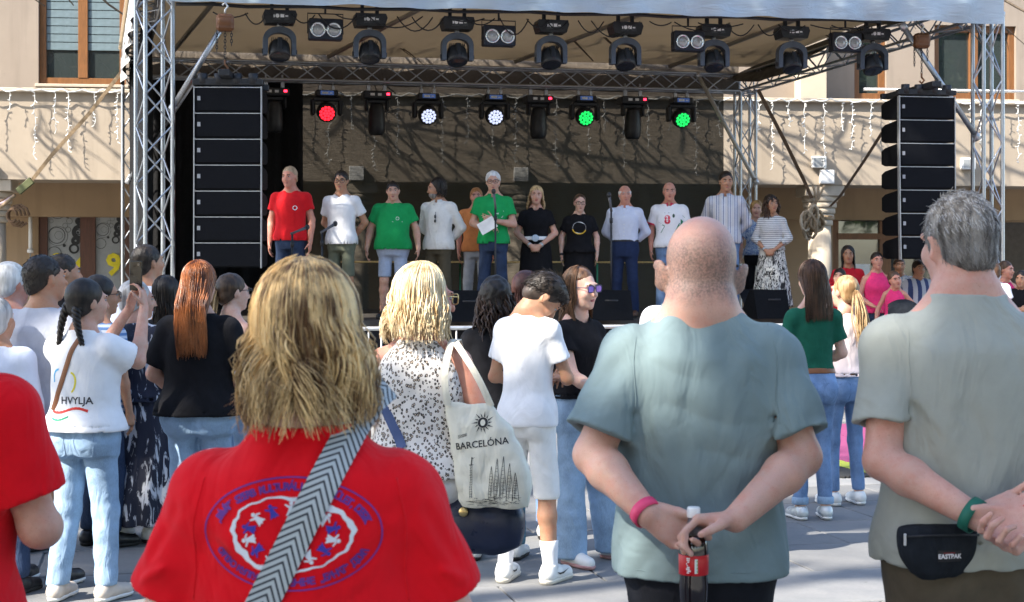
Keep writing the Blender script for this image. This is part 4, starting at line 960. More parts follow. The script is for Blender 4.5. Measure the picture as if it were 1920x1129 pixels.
class P:
    """one person: skeleton plus body mesh; clothes, hair and the rest are added as children"""
    def __init__(s, px, top, Y, label, z0=0., yaw=0, sex='m', g=1., skin=(.55,.33,.24), arms='down', head=(0,0,0), hs=1., belly=0., H=None, sh=1., vox=.0145,
                 legs=None, lean=0., group=None, thin_torso=True, bare=(), shz=0., curl=None, armr=1., skmat=None, x=None, feet_yaw=8, core=True, neckr=1., handsc=1., lift=0.):
        q = W(px, top, Y); s.H = H or (q.z-z0); k = s.k = s.H/1.75; s.sex = sex; s.g = g; s.label = label; s.vox = vox; s.yaw = yaw
        s.loc = (q.x if x is None else x, Y, z0); s.id = PEOPLE_N[0]; PEOPLE_N[0] += 1; s.group = group
        s.lift = lift
        s.rows = [(z*k+lift*min(1,max(0,(z-1.2)/.15)), a*k*g, b*k*g*(1+belly*.25*math.exp(-((z-1.08)/.13)**2)), y*k+belly*.045*k*math.exp(-((z-1.08)/.13)**2)) for z, a, b, y in (TM if sex == 'm' else TF)]
        s.sx = (.167 if sex == 'm' else .145)*k*(.5+.5*g)*sh; s.szz = (1.395 if sex == 'm' else 1.382)*k+shz+lift
        s.lean = lean*k
        af = (.9 if sex == 'f' else 1.)*k*(.45+.55*g)*armr; s.af = af
        s.arm = {}
        for sd, nm in ((1,'R'),(-1,'L')):
            a = arms if isinstance(arms, str) else arms[nm]
            if isinstance(a, str): a = ARMS[a]; mir = sd < 0
            else: mir = False
            td_ = np.array(a[5], float) if len(a) > 5 else None; e, w, d, n, c = [np.array(v, float) if hasattr(v, '__len__') else v for v in a[:5]]
            if mir: e, w, d, n = [np.array([-v[0], v[1], v[2]]) for v in (e, w, d, n)]
            gx = (.5+.5*g) if isinstance(arms, str) or isinstance(arms[nm], str) else 1.
            e = e*k*np.array([gx,1,1]); w = w*k*np.array([gx if abs(w[0]) > .15 else 1,1,1])
            s.arm[sd] = dict(s=V3(sd*s.sx, -.01*k, s.szz-.012*k), e=e, w=w, d=d, n=n, c=c if curl is None else curl, td=td_)
        s.leg = {}
        for sd in (1,-1):
            L = (legs or {}).get(sd, ((.095,.012,.49),(.105,-.02,.085)))
            kn, an = [np.array(v, float)*k for v in L]
            if not legs or sd not in legs:
                jr = np.random.default_rng(s.id*2+(sd > 0)); jx, jy = jr.uniform(-.012,.035)*k, jr.uniform(-.05,.05)*k; an += V3(jx,jy,0); kn += V3(jx*.5,jy*.5+.01*k,0); kn[0] *= sd; an[0] *= sd
            s.leg[sd] = dict(h=V3(sd*.080*k*g**.5, 0, .885*k), k=kn, a=an, yaw=-sd*feet_yaw)
        # head frame
        s.hs = hs*1.06*(1.0 if sex == 'm' else .96)*(.35+.65*k); jr = np.random.default_rng(s.id+5); s.HM = rot(head[0]+jr.uniform(-3,3), head[1]+jr.uniform(-2,3), head[2]+jr.uniform(-3,3))
        nb = V3(0,-.012*k,1.485*k+lift); hc0 = V3(0,.012*k,s.H-.119*s.hs)
        piv = V3(0,-.015*k,1.53*k+lift); s.hc = piv+s.HM@(hc0-piv)*1.0 if (head[1] or head[2]) else hc0
        s.nb = nb
        s.skin = skmat or skinmat('skin %.2f %.2f %.2f' % skin, skin); s.kids = []
        s.bare = bare
        s.thin = thin_torso
        s.neckr = neckr; s.handsc = handsc; s.belly = belly
    def hp(s, x, y, z): return s.hc+s.HM@(V3(x,y,z)*s.hs)
    def build_body(s, nose=1., ears=True, detail=None):
        k, g = s.k, s.g; pts = [s.hc, s.hp(0,0,.13), V3(s.sx+.1,0,0), V3(-s.sx-.1,0,0)]
        for a in s.arm.values(): pts += [a['s'], a['e'], a['w'], a['w']+a['d']/np.linalg.norm(a['d'])*.2*k]
        for l in s.leg.values(): pts += [l['k'], l['a'], l['a']+V3(0,.19*k,-.05)]
        pts = np.array(pts); lo = pts.min(0)-.13; hi = pts.max(0)+.13; lo[2] = -.01; lo[1] = min(lo[1], -.2*k*g); hi[1] = max(hi[1], .2*k*g)
        F = s.F = Field(lo, hi, s.vox)
        t = .55 if s.thin else 1.
        F.loft([(z, a*(t if z < 1.40*k else 1.-(1-t)*max(0,(1.47*k-z)/(.07*k))), b*(t if z < 1.40*k else 1.-(1-t)*max(0,(1.47*k-z)/(.07*k))), y) for z, a, b, y in s.rows], .02)
        af = s.af
        for sd, a in s.arm.items():
            F.cone(V3(sd*s.sx*.55,-.01*k,s.szz), a['s'], .046*k, .046*af, .03); F.cone(V3(sd*.02*k,-.022*k,1.50*k+s.lift), V3(sd*s.sx*.8,-.016*k,s.szz+.01*k), .036*k, .036*k, .03)
            F.cone(a['s'], a['e'], .050*af, .041*af, .03)
            m = a['e']*.72+a['w']*.28; F.cone(a['e'], m, .041*af, .0425*af, .02); F.cone(m, a['w'], .0425*af, .0275*af, .02)
            hand_prims(F, a['w'], a['d'], a['n'], k*(1. if s.sex == 'm' else .9)*s.handsc, 1 if sd > 0 else -1, a['c'], thumb_dir=a['td'])
        lg = .5 if 'legs' not in s.bare else 1.
        for sd, l in s.leg.items():
            F.cone(l['h'], l['k'], .076*k*g**.6*lg, .055*k*g**.4*lg, .03)
            d = l['a']-l['k']; c = l['k']+d*.3+V3(0,-.012*k,0)
            F.cone(l['k'], c, .052*k*lg*g**.3, .056*k*lg*g**.3, .02); F.cone(c, l['a'], .056*k*lg*g**.3, .036*k, .02)
            y = R(l['yaw']); f = V3(math.sin(y)*-1, math.cos(y), 0)
            F.cone(l['a']+V3(0,0,-.03*k)-f*.02*k, V3(l['a'][0], l['a'][1], .035*k)+f*.15*k, .036*k, .024*k, .02)
        # neck and head
        nr = (.058 if s.sex == 'm' else .049)*k*(.6+.4*g)*s.neckr
        F.cone(s.nb, s.hp(0,-.022,-.05), nr*1.08, nr, .03)
        h, M = s.hs, s.HM
        F.ell(s.hp(0,-.015,.030), V3(.075,.096,.089)*h, M, .015)
        F.ell(s.hp(0,.026,-.030), V3(.0615,.066,.086)*h, M, .02*h); F.ell(s.hp(0,.030,-.073), V3(.046,.050,.036)*h, M, .02*h)
        F.ell(s.hp(0,.070,-.096), V3(.020,.016,.014)*h, M, .02*h)
        F.cone(s.hp(0,.089,.018), s.hp(0,.108*(.5+.5*nose)+.0,-.026), .0085*h, .0145*h, .012*h)
        for sd in (1,-1):
            F.ell(s.hp(sd*.036,.062,-.022), V3(.026,.024,.026)*h, M, .02*h)
            F.ell(s.hp(sd*.031,.094,.012), V3(.017,.013,.010)*h, M, .012*h, 's')
            if ears:
                F.ell(s.hp(sd*.075,-.008,-.006), V3(.0095,.020,.032)*h, M@rot(-sd*18,0,sd*8), .006*h)
                F.ell(s.hp(sd*.086,-.010,-.002), V3(.005,.010,.018)*h, M@rot(-sd*18,0,0), .006*h, 's')
        F.cone(s.hp(-.040,.083,.031), s.hp(.040,.083,.031), .010*h, .010*h, .018*h)
        if detail: detail(s, F)
        me = F.mesh('person', 1); me.materials.append(s.skin)
        o = s.o = bpy.data.objects.new('person', me); COL.objects.link(o); o.location = s.loc; o.rotation_euler = (0,0,R(s.yaw))
        tag(o, s.label, 'person', s.group); del s.F; return s
    def child(s, name, me, mat, parent=None):
        o = link(name, me, parent or s.o, mat); s.kids.append(o); return o
    def face(s, lips=(.42,.14,.13), brow=(.07,.045,.03), iris=(.05,.035,.025), beard=None):
        h = s.hs; M4 = Matrix(s.HM.tolist()).to_4x4(); T = Matrix.Translation(Vector(s.hc))@M4@Matrix.Diagonal((h,h,h,1))
        for sd in (1,-1):
            e = MB().ell((0,0,0), (.0125,.010,.0066), 10).mesh('eye', plain('eye white', (.38,.36,.35), .25, 0, .03)); o = s.child('eye', e, None); o.matrix_local = T@Matrix.Translation((sd*.031,.0795,.012))
            i = MB().ell((0,.0045,0), (.0058,.0065,.0060), 8).mesh('iris', plain('iris %.2f' % iris[0], iris, .2)); link('iris', i, o)
            b = MB().tube([(sd*.014,.0945,.0285),(sd*.030,.0945,.034),(sd*.048,.080,.0295)], [.0045,.0058,.0035], 5).mesh('eyebrow', plain('brow %.2f' % brow[0], brow, .8)); o = s.child('eyebrow', b, None); o.matrix_local = T
        l = MB().ell((0,.0865,-.0545), (.021,.0085,.0042), 10).ell((0,.0855,-.0615), (.018,.0085,.0048), 10).mesh('lips', plain('lips %.2f' % lips[0], lips, .4)); o = s.child('lips', l, None); o.matrix_local = T
        return s
    def glasses(s, col=None, mat=None, tint=None):
        h = s.hs; M4 = Matrix(s.HM.tolist()).to_4x4(); T = Matrix.Translation(Vector(s.hc))@M4@Matrix.Diagonal((h,h,h,1)); m = mat or blackp
        f = MB()
        for sd in (1,-1):
            f.tube([(sd*(.034+.026*math.copysign(abs(math.cos(a))**.6, math.cos(a))), .104, .010+.020*math.copysign(abs(math.sin(a))**.6, math.sin(a))) for a in [i*math.pi/8 for i in range(17)]], .0028, 5, cap=False)
            f.tube([(sd*.060,.102,.018),(sd*.070,.06,.017),(sd*.076,.0,.012)], .0025, 5)
        f.tube([(-.009,.105,.016),(.009,.105,.016)], .0025, 5); o = s.child('glasses', f.mesh('glasses', m), None); o.matrix_local = T
        if tint:
            for sd in (1,-1):
                L = MB(); L.lathe([(1,0),(1,.001)], 16, 0, Matrix.Translation((sd*.034,.1025,.010))@Matrix.Rotation(R(90),4,'X')@Matrix.Diagonal((.0255,.0195,1,1))); link('lens', L.mesh('lens', tint), o)
        return s
    # ---------------- clothes
    def top(s, mat, hem=.86, sleeve=.55, loose=.016, name='shirt', vox=.016, flare=.012, neck=1.475, vneck=0., amp=.004, hang=.9, folds=(), sl_flare=.012, tuck=False, strap=False, open_=False, sl_r=None, widen=0., neckw=1., nb_y=0.):
        k = s.k; hz = hem*k; top = neck*k+s.lift
        pts = [V3(s.sx+.14,.25*k*s.g,top+.03), V3(-s.sx-.14,-.25*k*s.g,hz-.02)]
        for sd, a in s.arm.items(): pts += [a['s'], a['e']+(a['w']-a['e'])*max(0, min(1, sleeve-1))]
        pts = np.array(pts); F = Field(pts.min(0)-.09, pts.max(0)+.09, vox)
        F = s.FT = F
        ch = max(r[1] for r in s.rows if 1.2*k < r[0] < 1.4*k); rows = []
        cb = max(r[2] for r in s.rows if 1.0*k < r[0] < 1.4*k)
        zs = sorted({hz, top, *[r[0] for r in s.rows if hz < r[0] < top]})
        Z = [r[0] for r in s.rows]
        for z in zs:
            a, b, y = [np.interp(z, Z, [r[i] for r in s.rows]) for i in (1,2,3)]
            o = loose if z < 1.40*k else loose*.55
            if z < 1.26*k and not tuck:
                f = (1.26*k-z)/(1.26*k-hz+1e-6); a = max(a, ch*hang)+flare*f; b = max(b, cb*hang*.97)+flare*f
            if z < 1.04*k and not tuck: q_ = min(1, (1.04*k-z)/(.06*k)); a += .012*q_; b += .014*q_
            rows.append((z, a+o+(widen*k if z < 1.3*k else 0), b+o, y))
        F.loft(rows, .02)
        torso = F.d
        for sd, a in s.arm.items():
            if sleeve <= 0: continue
            af = s.af; r0 = .052*af+loose; F.d = np.full(F.d.shape, .25, np.float32)
            F.cone(V3(sd*.03*k,-.016*k,s.szz+.052*k), V3(sd*s.sx*.95,-.012*k,s.szz-.014*k), .040*k+loose*.4, .044*k+loose*.6, .04); F.cone(V3(sd*s.sx*.7,-.012*k,s.szz-.012*k), a['s'], .050*k+loose*.6, r0*.97, .045)
            if sleeve <= 1:
                e = a['s']+(a['e']-a['s'])*sleeve; r1 = (sl_r or (.050*af+loose*.9+sl_flare)); d = (e-a['s'])/np.linalg.norm(e-a['s'])
                F.cone(a['s'], e+d*.05, r0, r1, .035)
            else:
                F.cone(a['s'], a['e'], r0, .048*af+loose*.8, .03)
                e = a['e']+(a['w']-a['e'])*min(1., sleeve-1); d = (a['w']-a['e'])/np.linalg.norm(a['w']-a['e']); F.cone(a['e'], e, .048*af+loose*.8, .036*af+loose*.6+(.012 if sleeve < 1.9 else 0), .02)
            X, Y, Z = F.ax[0][:,None,None], F.ax[1][None,:,None], F.ax[2][None,None,:]
            pl = (X-e[0])*d[0]+(Y-e[1])*d[1]+(Z-e[2])*d[2]
            if sleeve <= 1: F.d = np.maximum(F.d, pl).astype(np.float32)
            else: F.d = np.where(((X-e[0])**2+(Y-e[1])**2+(Z-e[2])**2) < (.16*k)**2, np.maximum(F.d, pl), F.d).astype(np.float32)
            F.cone(e-d*.035*k, e+d*.05, (.044*s.af+loose*.5), (.044*s.af+loose*.5+sl_flare), .0, 's')      # hollow cuff
            kk = .026; h = np.clip(.5+.5*(F.d-torso)/kk, 0, 1); torso = (F.d+(torso-F.d)*h-kk*h*(1-h)).astype(np.float32)
        F.d = torso
        if strap:   # vest: open shoulders
            for sd, a in s.arm.items(): F.cone(a['s']+V3(sd*.02,0,.05), a['s']+V3(sd*.035,0,-.10*k), .055*k, .045*k, .02, 's')
        if amp: F.bump(wrinkle(amp, 1., s.id))
        for fo in folds: F.fold(*fo)
        n0 = np.array(s.nb)
        F.cone(V3(0,-.002*k+nb_y,1.455*k+s.lift), V3(0,.02*k+nb_y,1.60*k+s.lift), .060*k*neckw*(1 if s.sex == 'm' else .98), .085*k*neckw, .006, 's')
        if vneck: F.cone(V3(0,.12*k,1.47*k), V3(0,.16*k,1.47*k-vneck*k), .05*k, .008, .01, 's')
        F.cut(lambda X,Y,Z: hz-Z+0*X+0*Y)
        if hem > .8 and not tuck: 
            r0 = rows[0]; F.loft([(hz-.03, r0[1]-.015, r0[2]-.015, r0[3]), (hz+.03, r0[1]-.014, r0[2]-.014, r0[3])], 0, 's')
        me = F.mesh(name); del s.FT; s.shirt = s.child(name, me, mat); return s.shirt
    def trousers(s, mat, hem=.10, knee=.070, hemr=.062, waist=1.02, loose=.012, name='trousers', vox=.018, amp=.004, thigh=.084, seat=1.):
        k = s.k; g = s.g; w = waist*k
        pts = np.array([V3(.22*k*g,.18*k*g,w), V3(-.22*k*g,-.2*k*g,hem*k)]+[l['k'] for l in s.leg.values()]+[l['a'] for l in s.leg.values()])
        F = Field(pts.min(0)-.13, pts.max(0)+.13, vox); Z = [r[0] for r in s.rows]
        zs = sorted({.80*k, w, *[r[0] for r in s.rows if .80*k < r[0] < w]}); rows = []
        for z in zs:
            a, b, y = [np.interp(z, Z, [r[i] for r in s.rows]) for i in (1,2,3)]; rows.append((z, a+loose, b+loose, y))
        F.loft(rows, .02)
        for sd, l in s.leg.items():
            F.cone(l['h'], l['k'], thigh*k*g**.6, knee*k*g**.4, .03); F.ell(l['h']+V3(-sd*.005*k,-.055*k*seat,.0*k), V3(.076,.078,.10)*k*g**.5, None, .03)
            e = l['a']+(l['a']-l['k'])*.06
            if hem < .45: F.cone(l['k'], e, knee*k*g**.4, hemr*k, .02)
        F.cone(V3(0,-.02*k,.60*k), V3(0,-.02*k,.77*k), .006, .006, .02, 's') if True else 0
        if amp: F.bump(wrinkle(amp, 1.2, s.id+50))
        F.cut(lambda X,Y,Z: np.maximum(Z-w, hem*k-Z)+0*X+0*Y)
        me = F.mesh(name); return s.child(name, me, mat)
    def skirt(s, mat, hem=.45, waist=1.05, flare=.06, name='skirt', vox=.014, pleat=0., loose=.014):
        k = s.k; Z = [r[0] for r in s.rows]; rows = []
        for z in sorted({hem*k, waist*k, *[r[0] for r in s.rows if hem*k < r[0] < waist*k], (hem*.5+.4)*k}):
            a, b, y = [np.interp(max(z, .88*k), Z, [r[i] for r in s.rows]) for i in (1,2,3)]; f = max(0, (.88*k-z)/(.88*k-hem*k+1e-6)); rows.append((z, a+loose+flare*f, b+loose+flare*f, y))
        m = max(r[1] for r in rows); F = Field((-m-.06,-m-.06,hem*k-.02), (m+.06,m+.06,waist*k+.02), vox); F.loft(rows, .01, p=2.1)
        if pleat: F.bump(lambda X,Y,Z: pleat*np.sin(np.arctan2(Y, X)*13+2*np.sin(Z*6))*np.clip((.95*k-Z)/.4, 0, 1))
        F.cut(lambda X,Y,Z: np.maximum(Z-waist*k, hem*k-Z)+0*X+0*Y)
        return s.child(name, F.mesh(name), mat)
    def shoes(s, mat, sole=None, vox=.014, h=.0, name='shoe', low=True, big=1.):
        k = s.k*big
        for sd, l in s.leg.items():
            y = R(l['yaw']); f = V3(-math.sin(y), math.cos(y), 0); c = V3(l['a'][0], l['a'][1], 0)
            F = Field(c+V3(-.13,-.15,-.01), c+V3(.13,.28,.17), vox)
            F.cone(c-f*.035*k+V3(0,0,.052*k), c+f*.05*k+V3(0,0,.058*k), .043*k, .040*k, .01); F.cone(c+f*.05*k+V3(0,0,.05*k), c+f*.165*k+V3(0,0,.036*k), .042*k, .040*k, .03)
            F.cone(c-f*.03*k+V3(0,0,.05*k), V3(*(l['a'][:2]-f[:2]*.012),.098*k if low else .13*k), .042*k, .043*k, .02)
            F.cut(lambda X,Y,Z: np.maximum(.012*k-Z, Z-(.105*k if low else .14*k))+0*X+0*Y)
            so = s.child(name, F.mesh(name), mat)
            G = Field(c+V3(-.13,-.15,-.01), c+V3(.13,.28,.06), vox*1.15)
            G.cone(c-f*.035*k+V3(0,0,.03*k), c+f*.165*k+V3(0,0,.03*k), .046*k, .046*k, .01); G.cut(lambda X,Y,Z: np.maximum(-Z, Z-.028*k)+0*X+0*Y)
            link('sole', G.mesh('sole'), so, sole or rubber)
        return s
    # ---------------- hair
    def hair_cap(s, mat, thick=.006, line=(-.02,.95), amp=.003, vox=.008, fr=.0, name='hair', sq=1., topcut=None, seed=0, extra=None, temple=0.):
        h = s.hs; F = Field(s.hc-.17*h, s.hc+.17*h, vox)
        F.ell(s.hp(0,-.015-thick*1.0,.030+thick*.5), V3(.0755+thick*.85,.097+thick*.35,.0895+thick*.7*sq)*h, s.HM, .0)
        F.ell(s.hp(0,-.055,-.03), V3(.060+thick,.050+thick,.055)*h, s.HM, .02*h)
        if extra: extra(s, F)
        if amp: F.bump(wrinkle(amp, 3.2, s.id+seed))
        c, M = s.hc, s.HM
        def loc(X,Y,Z):
            x, y, z = X-c[0], Y-c[1], Z-c[2]; return [(M[0,i]*x+M[1,i]*y+M[2,i]*z)/h for i in range(3)]
        def cutf(X,Y,Z):
            x, y, z = loc(X,Y,Z)
            if topcut is not None: return np.maximum(line[0]+line[1]*y-z, z-topcut)*.7*h
            return (line[0]+line[1]*y+temple*np.clip(.05-np.abs(x),0,1)-z)*.7*h
        F.cut(cutf)
        return s.child(name, F.mesh(name), mat)
    def strands(s, mat, N=260, L=.25, wave=.006, r=.0042, seed=0, az=(50,180), spread=1.0, segs=9, th=(4,42), infl=1.10, out=0., flip=0., back=0., ragged=.18, parent=None, freq=2., drop=0., name='hair_lock', side_front=.0, coh=True, tbd=.105, toback=.0):
        r_ = np.random.default_rng(s.id*7+seed); mb = MB(); h = s.hs
        for i in range(N):
            phi = R(r_.uniform(az[0], az[1]))*r_.choice((-1,1)); t0 = R(r_.uniform(*th)); t1 = R(r_.uniform(84,100)); LL = L*(1-ragged*r_.random()); n1 = 5
            pts = []; ph = r_.uniform(0,6.28); wv = wave*r_.uniform(.5,1.5); inf = infl*r_.uniform(.97,1.05)
            phi0 = phi*r_.uniform(.93,1.03); ph = 2.6*phi+r_.normal()*.45 if coh else ph
            for j in range(n1):
                u = j/(n1-1); t = t0+(t1-t0)*u; p_ = phi0+(phi-phi0)*u
                pts.append(V3(math.sin(t)*math.sin(p_)*.076, math.sin(t)*math.cos(p_)*.097-.015, math.cos(t)*.090+.030)*inf)
            p = pts[-1].copy(); nr = np.array([p[0], p[1]+.015, 0]); nr /= np.linalg.norm(nr)+1e-6
            for j in range(1, segs+1):
                u = j/segs; q = p+V3(0,0,-LL/s.hs*u)+nr*(out*u+flip*u**3*r_.uniform(.2,1.3))*.1/.1
                q = q+V3(math.sin(ph+u*6.28*freq)*wv, math.cos(ph*1.3+u*6.28*freq)*wv, 0)*min(1, u*2.5)
                q[0] *= 1+(spread-1)*u; q[1] -= back*u
                if toback: uu = min(1, u*2.2); q[1] = q[1]*(1-toback*uu)-tbd*toback*uu; 
                pts.append(q)
            W_ = [s.hp(*q) if True else q for q in pts]
            # let the hanging part fall straight down even if the head is tilted
            if abs(s.HM[2,2]) < .995:
                b0 = W_[n1-1]
                for j in range(n1, len(W_)):
                    d = (pts[j]-pts[n1-1])*s.hs; yw = math.atan2(s.HM[1,0], s.HM[0,0]); W_[j] = b0+V3(math.cos(yw)*d[0]-math.sin(yw)*d[1], math.sin(yw)*d[0]+math.cos(yw)*d[1], d[2])
            m = len(W_); rr = r*h*r_.uniform(.6,1.3); mb.tube([Vector(q) for q in W_], [rr*(.5+.5*min(1,j/3))*(1-.75*max(0,(j/(m-1)-.6)/.4)) for j in range(m)], 3, cap=False)
        return s.child(name, mb.mesh(name, mat), None, parent)
    def fuzz(s, o, mat, N, L, r=.0016, up=.35, name='hair_lock', zmin=None, seed=0, jit=.5, segs=3, mn=None):
        """short locks combed back and down over a hair cap"""
        r_ = np.random.default_rng(s.id*3+seed); me = o.data; n = len(me.polygons); ar = np.zeros(n); me.polygons.foreach_get('area', ar); c = np.zeros(n*3); me.polygons.foreach_get('center', c); c = c.reshape(-1,3); nn = np.zeros(n*3); me.polygons.foreach_get('normal', nn); nn = nn.reshape(-1,3)
        mb = MB()
        for i in r_.choice(n, N, p=ar/ar.sum()):
            p, nr = c[i], nn[i]; loc = s.HM.T@(p-s.hc)/s.hs
            if zmin is not None and loc[2] < zmin: continue
            g = s.HM@V3(0,-.55,-.9+max(0,loc[2])*4); t = g-nr*(g@nr); t = t/(np.linalg.norm(t)+1e-6)+r_.normal(size=3)*jit*.5; l = L*r_.uniform(.5,1.3)
            q = [p-nr*.002+r_.normal(size=3)*.002]
            for j in range(segs): u = (j+1)/segs; q.append(p+t*l*u+nr*(up*l*u*(1-.55*u)))
            mb.tube([Vector(v) for v in q], [r*(1-.6*j/segs) for j in range(segs+1)], 3, cap=False)
        return s.child(name, mb.mesh(name, mat), None)
    def tail(s, mat, start, end, r=.03, N=130, wave=.006, sag=.03, name='ponytail', parent=None, tie=True):
        r_ = np.random.default_rng(s.id+99); mb = MB(); a = s.hp(*start); b = np.array(end, float)*s.k
        for i in range(N):
            o = r_.normal(size=3)*r*.4; q0 = a+o*.35; q1 = b+o*np.array([1,1,.8])+V3(0,0,r_.uniform(-.02,.05)); ph = r_.uniform(0,6); pts = []
            for j in range(10):
                u = j/9; q = q0*(1-u)+q1*u+V3(0,-sag*4*u*(1-u),sag*2.2*u*(1-u))+o*math.sin(u*3.14)*.9+V3(math.sin(ph+u*8)*wave, 0, 0)*u; pts.append(Vector(q))
            mb.tube(pts, [.0030*(1-.7*max(0,(j/9-.6)/.4)) for j in range(10)], 3, cap=False)
        o = s.child(name, mb.mesh(name, mat), None, parent)
        if tie: 
            t = MB().ell(Vector(a), (.018,.018,.016), 10).mesh('hair_tie', blackp); link('hair_tie', t, o)
        return o
    def neckband(s, target, mat, z=1.455, w=.020, r0=.076, n=44, tilt=.0):
        bv = s.bvh(target); mb = MB(); k = s.k; rows = []
        for j in range(n):
            a = 2*math.pi*j/n; d = Vector((math.cos(a), math.sin(a), 0)); rr = r0*k
            h_ = bv.ray_cast(Vector((d.x*rr, d.y*rr+.002*k, 2.2)), Vector((0,0,-1))); q = h_[0] if h_[0] is not None and h_[0].z > 1.3*k else Vector((d.x*rr, d.y*rr, 1.46*k+s.lift))
            rows.append((q, d))
        P_ = [r[0] for r in rows]
        for _ in range(4): P_ = [(P_[i-1]+P_[i]*2+P_[(i+1)%n])/4 for i in range(n)]
        for j in range(n):
            q, d = P_[j], rows[j][1]
            for dr, dz in ((.010,-.007),(.009,.002),(-.001,.010),(-.008,.010),(-.013,-.004)): mb.v.append(tuple(q+d*dr+Vector((0,0,dz))))
        for j in range(n):
            for i in range(4): b_, c_ = j*5+i, ((j+1)%n)*5+i; mb.f.append((b_, c_, c_+1, b_+1)); mb.m.append(0); mb.sm.append(True)
        return s.child('neckband', mb.mesh('neckband', mat), None, target)
    def seam(s, target, mat, pts, r=.0016, name='seam', n=24):
        bv = s.bvh(target); out = []; pts = [Vector((p[0],0,p[1])) for p in pts]; m = len(pts)
        for i in range(n+1):
            u = i/n*(m-1); j = min(int(u), m-2); q = pts[j].lerp(pts[j+1], u-j); h_ = bv.ray_cast(Vector((q.x,-1,q.z)), Vector((0,1,0)))
            if h_[0] is not None: out.append(h_[0]-Vector((0,.0004,0)))
        if len(out) > 3:
            for _ in range(2): out = [out[0]]+[(out[i-1]+out[i]*2+out[i+1])/4 for i in range(1,len(out)-1)]+[out[-1]]
            return s.child(name, MB().tube(out, r, 5).mesh(name, mat), None, target)
    def bvh(s, o):
        me = o.data; return BVHTree.FromPolygons([v.co.copy() for v in me.vertices], [tuple(p.vertices) for p in me.polygons])
    def decal(s, target, me, mat, origin, size=1., front=False, off=.0015, rotd=0., name='print', rows=None, thick=0.):
        """lay a flat mesh (x right, y up as seen by the viewer) onto the back (or front) of a garment"""
        bv = s.bvh(target); c, sn = math.cos(R(rotd)), math.sin(R(rotd)); sg = -1 if front else 1
        bad = 0
        for v in me.vertices:
            x, y = v.co.x*size, v.co.y*size; x, y = x*c-y*sn, x*sn+y*c
            X = origin[0]+x*sg; Z = origin[1]+y; d = Vector((0,-1,0)) if front else Vector((0,1,0))
            hit = bv.ray_cast(Vector((X, 1. if front else -1., Z)), d)
            if hit[0] is None: v.co = Vector((X, 0, Z)); bad += 1
            else: v.co = hit[0]+hit[1]*(off if hit[1].dot(d) < 0 else -off)
        if front and False: pass
        return s.child(name, me, mat, target)
def flat(polys):
    """flat mesh from polygons in the x-y plane"""
    mb = MB()
    for p in polys: mb.add([(x, y, 0) for x, y in p], [tuple(range(len(p)))])
    me = bpy.data.meshes.new('flat'); me.from_pydata(mb.v, [], mb.f); return me
def ring2(rx, ry, w, n=64, f=lambda a: 1., wf=lambda a: 1., a0=0, a1=2*math.pi):
    P_ = []
    for i in range(n):
        q = [a0+(a1-a0)*(i+j)/n for j in (0,1)]; o = [(rx*f(a)*math.cos(a), ry*f(a)*math.sin(a)) for a in q]
        n_ = [((rx*f(a)-w*wf(a))*math.cos(a), (ry*f(a)-w*wf(a))*math.sin(a)) for a in q]; P_.append([o[0], o[1], n_[1], n_[0]])
    return P_
def arc_text(txt, size, rx, ry, a_mid, span, inner=False, bold=0.):
    """letters along an ellipse; returns one flat mesh"""
    bm = bmesh.new(); n = len(txt)
    for i, ch in enumerate(txt):
        if ch == ' ': continue
        me = text_mesh(ch, size, 0, bold); f = (i+.5)/n-.5
        a = R(a_mid)+(-f if not inner else f)*R(span); x, y = rx*math.cos(a), ry*math.sin(a)
        nx, ny = math.cos(a)/rx, math.sin(a)/ry; ang = math.atan2(ny, nx)-math.pi/2 + (math.pi if inner else 0)
        me.transform(Matrix.Translation((x,y,0))@Matrix.Rotation(ang,4,'Z')); bm.from_mesh(me); bpy.data.meshes.remove(me)
    out = bpy.data.meshes.new('text'); bm.to_mesh(out); bm.free(); return out
def ribbon(pts, nrm, w, mat, name, parent=None, thick=.003, uvlen=True):
    """band along points with given normals; UV u runs along, v across"""
    mb = MB(); n = len(pts); pts = [Vector(p) for p in pts]; uv = []; L = 0; Ls = []
    for i, p in enumerate(pts):
        if i: L += (p-pts[i-1]).length
        Ls.append(L); d = (pts[min(i+1,n-1)]-pts[max(0,i-1)]).normalized(); N_ = Vector(nrm[i]).normalized(); sd = d.cross(N_).normalized()*w*.5
        mb.v += [tuple(p-sd), tuple(p+N_*thick*.5), tuple(p+sd), tuple(p+sd-N_*thick), tuple(p-sd-N_*thick)]
    for i in range(n-1):
        b = i*5
        for j in range(5): mb.f.append((b+j, b+(j+1)%5, b+5+(j+1)%5, b+5+j)); mb.m.append(0); mb.sm.append(False)
    me = bpy.data.meshes.new(name); me.from_pydata(mb.v, [], mb.f); ul = me.uv_layers.new(name='UVMap'); vv = [0,.5,1,1,0]
    for p in me.polygons:
        for li in p.loop_indices:
            vi = me.loops[li].vertex_index; ul.data[li].uv = (Ls[vi//5]/w, vv[vi%5])
    if mat: me.materials.append(mat)
    return link(name, me, parent)
